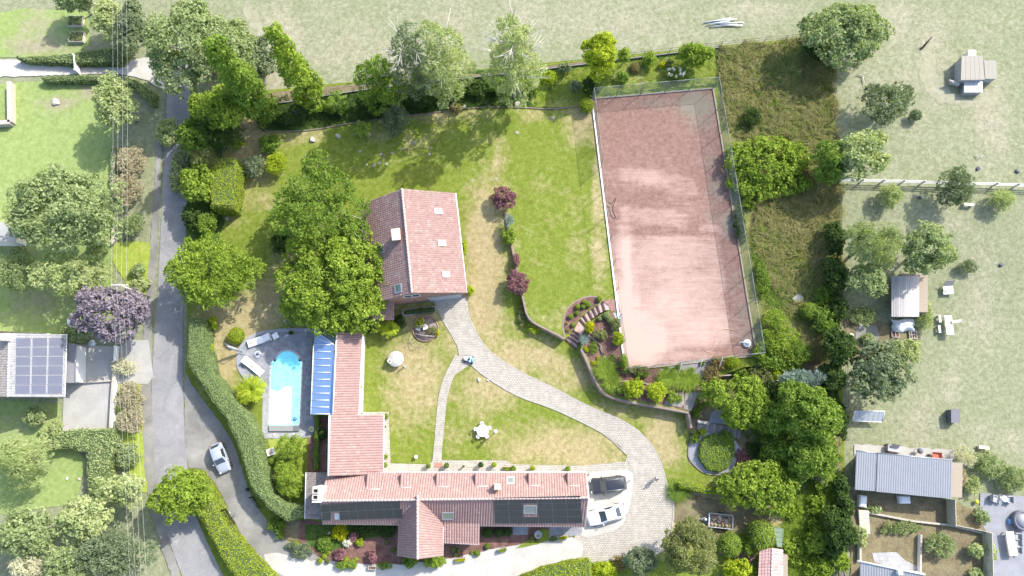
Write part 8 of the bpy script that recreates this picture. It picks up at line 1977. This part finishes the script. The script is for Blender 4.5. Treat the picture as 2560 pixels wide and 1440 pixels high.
board_shed("white-topped hutch in front of the largest paddock shed",[(2410,231),(2457,231),(2457,203),(2410,203)],2.3,2.3,2, m_plain("hutch_grey",(.30,.29,.29),.9), m_plain("hutch_white",(.42,.43,.44),.7), "animal_hutch", "hutch")
board_shed("small white tank box behind the largest paddock shed",[(2421,139),(2440,139),(2440,125),(2421,125)],2.3,2.3,1, M_white, M_whitepaint, "tank_box", "tank")
def sheep():
    p = G(2379,214); t = thing("sheep", "grey woolly sheep standing left of the white-topped hutch", "sheep", p, rad(160))
    V = [(-.55,0,.62),(-.2,0,.66),(.2,0,.66),(.5,0,.68),(.68,0,.82),(.82,0,.92),(1.02,0,.84),(-.72,0,.6),(-.5,.14,.42),(-.56,.15,.22),(-.5,.15,.02),(-.5,-.14,.42),(-.56,-.15,.22),(-.5,-.15,.02),(.42,.13,.42),(.44,.14,.2),(.42,.14,.02),(.42,-.13,.42),(.44,-.14,.2),(.42,-.14,.02)]
    E = [(0,1),(1,2),(2,3),(3,4),(4,5),(5,6),(0,7),(0,8),(8,9),(9,10),(0,11),(11,12),(12,13),(3,14),(14,15),(15,16),(3,17),(17,18),(18,19)]
    R_ = [.25,.30,.30,.26,.16,.12,.065,.06,.11,.055,.045,.11,.055,.045,.10,.05,.045,.10,.05,.045]
    me = bpy.data.meshes.new("body"); me.from_pydata(V, E,[]); o = add("body", me, None, t); o.modifiers.new("Skin", 'SKIN')
    for i, r in enumerate(R_): sv = me.skin_vertices[0].data[i]; sv.radius = (r, r); sv.use_root = (i == 1)
    s = o.modifiers.new("Sub", 'SUBSURF'); s.levels = 2; s.render_levels = 2
    me2 = bpy.data.meshes.new_from_object(o.evaluated_get(bpy.context.evaluated_depsgraph_get())); o.modifiers.clear(); o.data = me2; me2.materials.clear(); me2.materials.append(m_plain("grey_wool",(.33,.32,.30),1.0,0,.25,8,.8))
    for q in (1,-1): m = MB(); m.ball((.8, q * .13,.98),.07,6,(.6,1.4,.5)); m.build("ear", m_plain("grey_wool",(.33,.32,.30),1.0), t)
sheep()
def log_leaning():
    a, b = G(2304,122), P(2330,92,2.6); m = MB(); m.tube([a, a.lerp(b,.5) + UPV * .1, b],[.16,.14,.1],7); tag(m.build("dead_tree", M_bark), "leaning dead tree trunk in the paddock left of the sheds", "dead tree")
log_leaning()
def branch(label, px):
    m = MB(); q = [G(a, b) + UPV * .15 for a, b in px]; m.tube(q,[.07] * (len(q) - 1) + [.02],5); m.tube([q[1], q[1] + Vector((.5,.4,.2))],[.05,.015],4); tag(m.build("fallen_branch", M_barkpale), label, "branch")
branch("bleached fallen branch left in the paddock grass",[(2142,188),(2155,190),(2158,205),(2162,218)]); branch("small fallen stick right of the paddock birch",[(2438,388),(2446,398)])
def rail_fence():
    q = [G(x, y) for x, y in ((2098,455),(2200,458),(2300,461),(2400,464),(2480,466),(2640,472))]; loc = q[0]; t = thing("rail_fence", "pale three-rail fence between paddock and open grass", "fence", loc)
    pts = resample([p.to_2d() for p in q],2.4, False); pp = [Vector((p.x, p.y, zg(p.x, p.y))) for p in pts]; wm = m_plain("pale_rail",(.52,.51,.48),.85,0,.1)
    for p in pp: m = MB(); m.box(p.x - .08, p.x + .08, p.y - .08, p.y + .08, p.z - .2, p.z + 1.35); m.build("post", wm, t, rel=loc)
    for a, b in zip(pp[:-1], pp[1:]):
        for z in (.45,.85,1.22): m = MB(); m.box(a.x + .085, b.x - .085,(a.y + b.y) / 2 - .04,(a.y + b.y) / 2 + .04,(a.z + b.z) / 2 + z - .07,(a.z + b.z) / 2 + z + .07); m.build("rail", wm, t, rel=loc)
rail_fence()
for k in range(6):
    a, b = G(1758 + k * 8,58 + (k % 3) * 6 - k), G(1826 + k * 8 - (k % 2) * 10,46 + (k % 3) * 7 + k); m = MB(); m.tube([a + UPV * (.1 + .08 * (k % 2)), b + UPV * (.1 + .08 * (k % 2))],.08,6); tag(m.build("pipe", m_plain("pale_grey_pipe",(.55,.57,.6),.5)), 'pale grey pipe in the pile on the top meadow, ' + ORD[k] + ' from the left', "pipe", "pipe pile on the top meadow")
def corr_roof(name, e0, e1, r1, r0, mat, parent, rel, pitch=.25, amp=.04):
    return tile_slope(name, e0, e1, r1, r0, mat, parent, rel, pitch=pitch, course=99, amp=amp, step=0, n_sub=4, thick=.04)
def metal_barn():
    loc = G(2260,1186); h = thing("metal_roofed_shed", "large shed with ribbed grey metal roof at the right", "shed", loc)
    zs, zn = 2.8,3.3; c = [P(2137,1224, zs), P(2190,1228, zs), P(2194,1133, zn), P(2141,1127, zn)]; d = [P(2190,1229, zs + .1), P(2379,1247, zs + .1), P(2381,1150, zn + .1), P(2194,1133, zn + .1)]
    for q in (c, d): corr_roof("roof_sheet", q[0], q[1], q[2], q[3], M_metal_w, h, loc,.28,.035)
    for q in (c, d): m = MB(); m.tube([q[3], q[2]],.08,5); m.build("roof_trim", M_frame_al, h, rel=loc)
    w = [P(2142,1220,0), P(2372,1240,0), P(2374,1156,0), P(2146,1134,0)]; wall_prism(h, loc, w,-.1,2.6, M_wood)
metal_barn()
def curved_shed():
    loc = G(2263,745); h = thing("curved_roof_shed", "grey-brown shed with curved corrugated roof behind the white sheet", "shed", loc); z = 2.4; mt = m_plain("old_corrugated",(.36,.34,.33),.7,.2,.15)
    for k in range(4):
        f0, f1 = k / 4,(k + 1) / 4; zz = lambda f: z + .5 * math.sin(math.pi * (.12 + f * .8)); x = lambda f: 2228 + 70 * f
        corr_roof("roof_sheet", P(x(f0),792, zz(f0)), P(x(f1),792, zz(f1)), P(x(f1),690, zz(f1)), P(x(f0),690, zz(f0)), mt, h, loc,.22,.025)
    wall_prism(h, loc,[P(2232,788,0), P(2294,788,0), P(2294,694,0), P(2232,694,0)], zg(loc.x, loc.y) - .2,2.3, M_wood)
curved_shed()
def tarp():
    loc = G(2255,814); me_n = 14; rng = np.random.default_rng(3); V = []; F = []
    for j in range(me_n):
        for i in range(me_n):
            u, v = i / (me_n - 1) - .5, j / (me_n - 1) - .5; V.append((u * 2.9 + .1 * math.sin(9 * v), v * 1.6 + .12 * math.sin(7 * u),.75 + .12 * math.sin(11 * u + 5 * v) + .08 * math.sin(17 * v) - .5 * (max(abs(u), abs(v)) * 2) ** 4))
    for j in range(me_n - 1):
        for i in range(me_n - 1): F.append((j * me_n + i, j * me_n + i + 1,(j + 1) * me_n + i + 1,(j + 1) * me_n + i))
    o = add("white_sheet", np_mesh("white_sheet", V, F, True), m_plain("tarp_white",(.66,.68,.70),.5), None, loc); tag(o, "crumpled white plastic sheet draped in front of the curved-roof shed", "sheet")
tarp()
def frame_bed(label, px, py, nx, ny, L, W_):
    p = G(px, py); t = thing("seedling_frame", label, "frame", p); m = MB()
    for k in range(nx + 1): x = -L / 2 + L * k / nx; m.box(x - .03, x + .03,-W_ / 2, W_ / 2,.2,.27)
    for k in range(ny + 1): y = -W_ / 2 + W_ * k / ny; m.box(-L / 2, L / 2, y - .03, y + .03,.275,.33)
    m.build("lattice", M_woodpale, t); m = MB(); m.box(-L / 2, L / 2,-W_ / 2, W_ / 2,.02,.18); m.build("soil", M_mulch, t)
frame_bed("small lattice seedling frame right below the white sheet",2280,838,3,2,.95,.9); frame_bed("small lattice seedling frame left below the white sheet",2236,836,2,1,.9,.8)
def picnic():
    p = G(2364,815); t = thing("picnic_table", "pale wooden picnic table on the open grass at the right", "table", p, rad(90)); wm = m_plain("pale_rail",(.52,.51,.48),.85)
    for k in range(5): m = MB(); y = -.5 + k * .2; m.bbox(-1.25,1.25, y, y + .18,.72,.77,.01); m.build("plank", wm, t)
    for x in (-.9,.9):
        for y in (-.4,.4): m = MB(); m.tube([(x, y * 1.5,0),(x, y * .7,.72)],.05,5); m.build("leg", wm, t)
    for x, y, L, lab in ((2345,798,1.0, "upper small bench left of the picnic table"),(2344,824,1.0, "lower small bench left of the picnic table"),(2381,806,1.3, "white folded parasol-like bench lying across the picnic table's right")):
        q = G(x, y); b = thing("picnic_bench", lab, "bench",(q.x, q.y, q.z + (.78 if x > 2375 else 0)), rad(90 if x < 2375 else 8)); m = MB(); m.bbox(-L / 2, L / 2,-.16,.16,.4 if x < 2375 else .05,.45 if x < 2375 else .12,.01); m.build("seat", wm, b)
        for xx in (-L * .38, L * .38): m = MB(); m.box(xx - .04, xx + .04,-.13,.13,0,.4 if x < 2375 else .05); m.build("leg", wm, b)
picnic()
def swing_bench():
    p = G(2365,722); t = thing("garden_swing", "pale wooden double seat standing below the trees at the right", "seat", p, rad(3)); wm = m_plain("pale_rail",(.52,.51,.48),.85)
    m = MB(); m.bbox(-.65,.65,-.35,.35,.4,.46,.02); m.build("seat", wm, t); m = MB(); m.slab([(-.62,.3,.5),(.62,.3,.5),(.72,.85,1.15),(-.5,.85,1.15)],.05); m.build("backrest", m_plain("beige_roof",(.42,.39,.33),.85), t)
    m = MB(); m.bbox(-.68,.68,-.8,-.4,.3,.36,.02); m.build("footrest", wm, t)
    for x in (-.55,.55):
        for y in (-.6,.3): m = MB(); m.box(x - .04, x + .04, y - .04, y + .04,0,.32 if y < 0 else .4); m.build("leg", wm, t)
swing_bench()
board_shed("dark grey compost box alone on the open grass",[(2378,1057),(2400,1057),(2400,1022),(2378,1023)],1.0,1.1,1, m_plain("dark_grey_box",(.13,.13,.15),.8), m_plain("dark_grey_lid",(.15,.15,.17),.7), "compost_box", "box")
def glass_rack():
    q = [P(2131,1053,.9), P(2205,1055,.9), P(2212,1028,1.7), P(2138,1027,1.7)]; loc = G(2172,1046); t = thing("tilted_panel_rack", "tilted pale panel rack of twelve panes beside the right trees", "panel rack", loc)
    for i in range(6):
        for j in range(2):
            f = lambda a, b: q[0].lerp(q[1], a).lerp(q[3].lerp(q[2], a), b); m = MB(); a0, a1, b0, b1 = i / 6 + .01,(i + 1) / 6 - .01, j / 2 + .02,(j + 1) / 2 - .02
            m.slab([f(a0, b0), f(a1, b0), f(a1, b1), f(a0, b1)],.03); m.build("pane", m_plain("pale_pane",(.42,.45,.50),.25), t, rel=loc)
    m = MB()
    for a, b in ((q[0], q[1]),(q[1], q[2]),(q[2], q[3]),(q[3], q[0])): m.tube([a, b],.04,5)
    for p in q: m.tube([(p.x, p.y, loc.z - .1), p],.04,5)
    m.build("frame", M_whitepaint, t, rel=loc)
glass_rack()
def grill():
    p = G(2292,1127); t = thing("kettle_grill", "dark round kettle grill behind the ribbed metal roof", "grill", p); m = MB(); m.ball((0,0,.75),.36,9,(1,1,.8)); m.build("kettle", m_plain("dark_grey_box",(.13,.13,.15),.6), t)
    for a in (0,2.1,4.2): m = MB(); m.tube([(.15 * math.cos(a),.15 * math.sin(a),.55),(.32 * math.cos(a),.32 * math.sin(a),0)],.025,5); m.build("leg", M_dark, t)
    p = G(2228,1122); t = thing("garden_cart", "grey garden cart with wheels behind the ribbed metal roof", "cart", p, rad(-10)); m = MB(); m.bbox(-.8,.8,-.4,.4,.4,.75,.05); m.build("tray", M_frame_al, t); m = MB(); m.slab([(-.5,.1,.9),(.4,.1,.9),(.5,.55,1.1),(-.4,.55,1.1)],.05); m.build("hood", m_plain("dark_grey_box",(.13,.13,.15),.6), t)
    for x in (-.55,.55):
        for s in (1,-1): q = MB(); q.lathe([(.02,-.05),(.2,-.05),(.2,.05),(.02,.05)], n=12); q.xf(Matrix.Translation((x, s * .45,.2)) @ Matrix.Rotation(rad(90),4, 'X')); q.build("wheel", M_dark, t)
    p = G(2335,1138); t = thing("wheelbarrow", "red wheelbarrow behind the ribbed metal roof", "wheelbarrow", p, rad(-5)); rd = m_plain("barrow_red",(.42,.11,.07),.6)
    m = MB(); m.poly([(-.55,-.35,.65),(.6,-.35,.65),(.6,.35,.65),(-.55,.35,.65),(-.3,-.22,.35),(.35,-.22,.35),(.35,.22,.35),(-.3,.22,.35)],[(4,5,6,7),(0,4,7,3),(1,2,6,5),(0,1,5,4),(2,3,7,6)]); m.build("tray", rd, t)
    for s in (1,-1): m = MB(); m.tube([(-.6, s * .12,.25),(.2, s * .25,.35),(1.1, s * .3,.6)],.025,5); m.build("handle", M_wood, t); m = MB(); m.tube([(.3, s * .25,.38),(.4, s * .28,0)],.025,5); m.build("leg", M_dark, t)
    q = MB(); q.lathe([(.02,-.05),(.2,-.05),(.2,.05),(.02,.05)], n=12); q.xf(Matrix.Translation((-.7,0,.2)) @ Matrix.Rotation(rad(90),4, 'X')); q.build("wheel", M_dark, t)
grill()
# patio at the lower right
def patio():
    wm = M_whitepaint; p = G(2500,1246); t = thing("patio_table", "small round white table on the grey patio", "table",(p.x, p.y,.06)); m = MB(); m.lathe([(.02,.7),(.38,.7),(.38,.74),(.02,.74)], n=22); m.build("table_top", wm, t); m = MB(); m.lathe([(.02,0),(.25,0),(.05,.05),(.05,.7),(.02,.7)], n=12); m.build("pedestal", wm, t)
    def chair(x, y, rz, lab, mt):
        q = G(x, y); c = thing("patio_chair", lab, "chair",(q.x, q.y,.06), rz, None); m = MB(); m.bbox(-.32,.32,-.34,.34,.3,.42,.04); m.build("seat", mt, c); m = MB(); m.bbox(.3,.42,-.36,.36,.2,.8,.04); m.build("backrest", mt, c)
        for s in (1,-1): m = MB(); m.bbox(-.3,.3, s * .36 - .06, s * .36 + .06,.2,.58,.03); m.build("armrest", mt, c)
        for lx in (-.28,.28):
            for ly in (-.3,.3): m = MB(); m.box(lx - .03, lx + .03, ly - .03, ly + .03,0,.3); m.build("leg", mt, c)
    rat = m_plain("rattan_grey",(.34,.34,.35),.85,0,.15,8)
    chair(2480,1246, rad(165), "grey armchair left of the small round white table", rat); chair(2516,1248, rad(-5), "grey armchair right of the small round white table", rat)
    p = G(2547,1300); t = thing("hot_tub", "large round black hot tub at the right edge of the patio", "hot tub",(p.x, p.y,.06)); m = MB(); m.lathe([(.02,0),(1.12,0),(1.16,.1),(1.16,.72),(1.08,.8),(.9,.8),(.88,.7),(.02,.68)], n=30); m.build("tub", m_plain("dark_grey_box",(.13,.13,.15),.6), t); m = MB(); m.lathe([(.02,.69),(.87,.69),(.87,.74),(.02,.78)], n=26); m.build("cover", m_plain("tub_cover",(.24,.25,.27),.5), t)
    p = G(2521,1303); t = thing("step_stool", "small blue step at the hot tub's left side", "step",(p.x, p.y,.06), rad(10)); m = MB(); m.bbox(-.18,.18,-.26,.26,0,.25,.03); m.build("step", m_plain("step_blue",(.18,.34,.55),.6), t)
    p = G(2518,1357); t = thing("dining_table", "long pale wooden dining table on the patio", "table",(p.x, p.y,.06), rad(-88)); wd = m_plain("blond_wood",(.56,.48,.36),.7,0,.1,5)
    for k in range(5): y = -.5 + k * .2; m = MB(); m.bbox(-1.4,1.4, y, y + .19,.7,.75,.008); m.build("plank", wd, t)
    for x in (-1.2,1.2):
        for y in (-.38,.38): m = MB(); m.box(x - .05, x + .05, y - .05, y + .05,0,.7); m.build("leg", wd, t)
    for y, lab in ((1340, "white-grey chair right of the dining table, top"),(1356, "white-grey chair right of the dining table, middle"),(1374, "white-grey chair right of the dining table, bottom")): chair(2537, y, rad(-4), lab, rat)
    p = G(2438,1254); m = MB(); m.ball((0,0,.3),.26,8,(1,1,.8)); tag(m.build("yellow_ball", m_plain("lime_yellow",(.5,.55,.05),.6), None, p), "lime-yellow ball bush-like toy on the patio steps", "ball")
patio()
def panel_fence(label, px, n, h=1.8):
    q = [G(a, b) for a, b in px]; loc = q[0]; t = thing("panel_fence", label, "fence", loc); a, b = q
    d = (b - a).normalized(); s = Vector((-d.y, d.x,0)) * .03; wm = m_plain("pale_fence_wood",(.44,.41,.32),.85,0,.12)
    for k in range(n):
        p0, p1 = a.lerp(b, k / n) + d * .07, a.lerp(b,(k + 1) / n) - d * .07; m = MB(); m.prism([(p0 - s).to_2d(),(p1 - s).to_2d(),(p1 + s).to_2d(),(p0 + s).to_2d()], a.z + .08, a.z + h); m.build("fence_panel", wm, t, rel=loc)
    for k in range(n + 1): p = a.lerp(b, k / n); m = MB(); m.box(p.x - .06, p.x + .06, p.y - .06, p.y + .06, a.z, a.z + h + .06); m.build("post", wm, t, rel=loc)
panel_fence("upper pale wooden panel fence at the metal shed's corner",[(2366,1248),(2368,1310)],3); panel_fence("lower pale wooden panel fence beside the patio",[(2456,1330),(2460,1470)],6); panel_fence("slanting wooden fence between lower garden and patio bed",[(2372,1310),(2462,1328)],4,.9)
for k in range(9):
    p = G(2154 + k * .9,1278 + k * 6.6); m = MB(); m.bbox(-.62,.62,-.16,.16,0,.16 + (8 - k) * .05,.02); tag(m.build("garden_step", M_woodpale, None,(p.x, p.y, p.z), rad(-3)), 'timber step at the right boundary, ' + ORD[k] + ' from the top of its flight', "step", "timber step flight on the right")
low_wall("thin grey wall across the right neighbour's lower garden",[(2165,1280),(2280,1302),(2370,1312),(2455,1332)],.35,.2, M_stone)
low_wall("pale wall at the left of the lower garden's terrace",[(2145,1355),(2145,1400)],.6,.2, M_white); low_wall("pale vertical wall through the lower garden",[(2296,1335),(2294,1430)],.6,.18, M_white)
sheet("slab_terrace",[(2180,1382),(2240,1380),(2262,1400),(2300,1420),(2290,1440),(2185,1404)], M_paleslab,.05)
def lower_roof():
    loc = G(2220,1430); h = thing("lower_neighbour_roof", "grey corrugated roof corner at the bottom right edge", "house", loc); z = 2.8
    corr_roof("roof_sheet", P(2150,1500, z), P(2310,1500, z), P(2310,1432, z + .6), P(2150,1404, z + .6), M_metal_w, h, loc,.3,.04); m = MB(); m.tube([P(2143,1402, z + .7), P(2240,1422, z + .7), P(2312,1436, z + .7)],.12,4); m.build("parapet", M_white, h, rel=loc)
    wall_prism(h, loc,[P(2150,1495,0), P(2306,1495,0), P(2306,1440,0), P(2154,1412,0)],-.1,2.7, M_white); s = P(2251,1431,3.9); m = MB(); m.box(s.x - .25, s.x + .25, s.y - .25, s.y + .25,2.5,4.0); m.build("chimney", M_white, h, rel=loc)
lower_roof()
for x, y, L, rz, lab in ((2151,1252,1.4,80, "white sack against the boundary by the metal roof"),(2255,1248,1.3,0, "white tank under the metal roof's lower edge")):
    p = G(x, y); m = MB(); m.bbox(-L / 2, L / 2,-.45,.45,0,.8,.15); tag(m.build("white_container", M_whitepaint, None, p, rad(rz)), lab, "container")
for k,(x, y, rz, lab) in enumerate(((2454,1119,-8, "cream bench seat on the grass right of the cream shrub"),(2417,514,-6, "cream plank seat below the rail fence"))):
    stone_bench(lab, x, y, rad(rz),1.3,.4, m_plain("cream_wood",(.58,.52,.42),.8), "plank_bench")
for x, y, lab in ((2300,493, "dark small rock in the grass below the rail fence"),(2503,662, "dark small rock on the open grass at the right"),(2445,422, "dark round stone above the rail fence, left"),(2543,428, "dark round stone above the rail fence, right"),(2128,838, "white crate beside the vegetable plot"),(2150,815, "white plank heap on the sand patch")):
    boulder(x, y,.3, lab, M_whitepaint if "white" in lab else m_plain("dark_rock",(.12,.125,.13),.9))
SC.render.resolution_x, SC.render.resolution_y = 1024,576
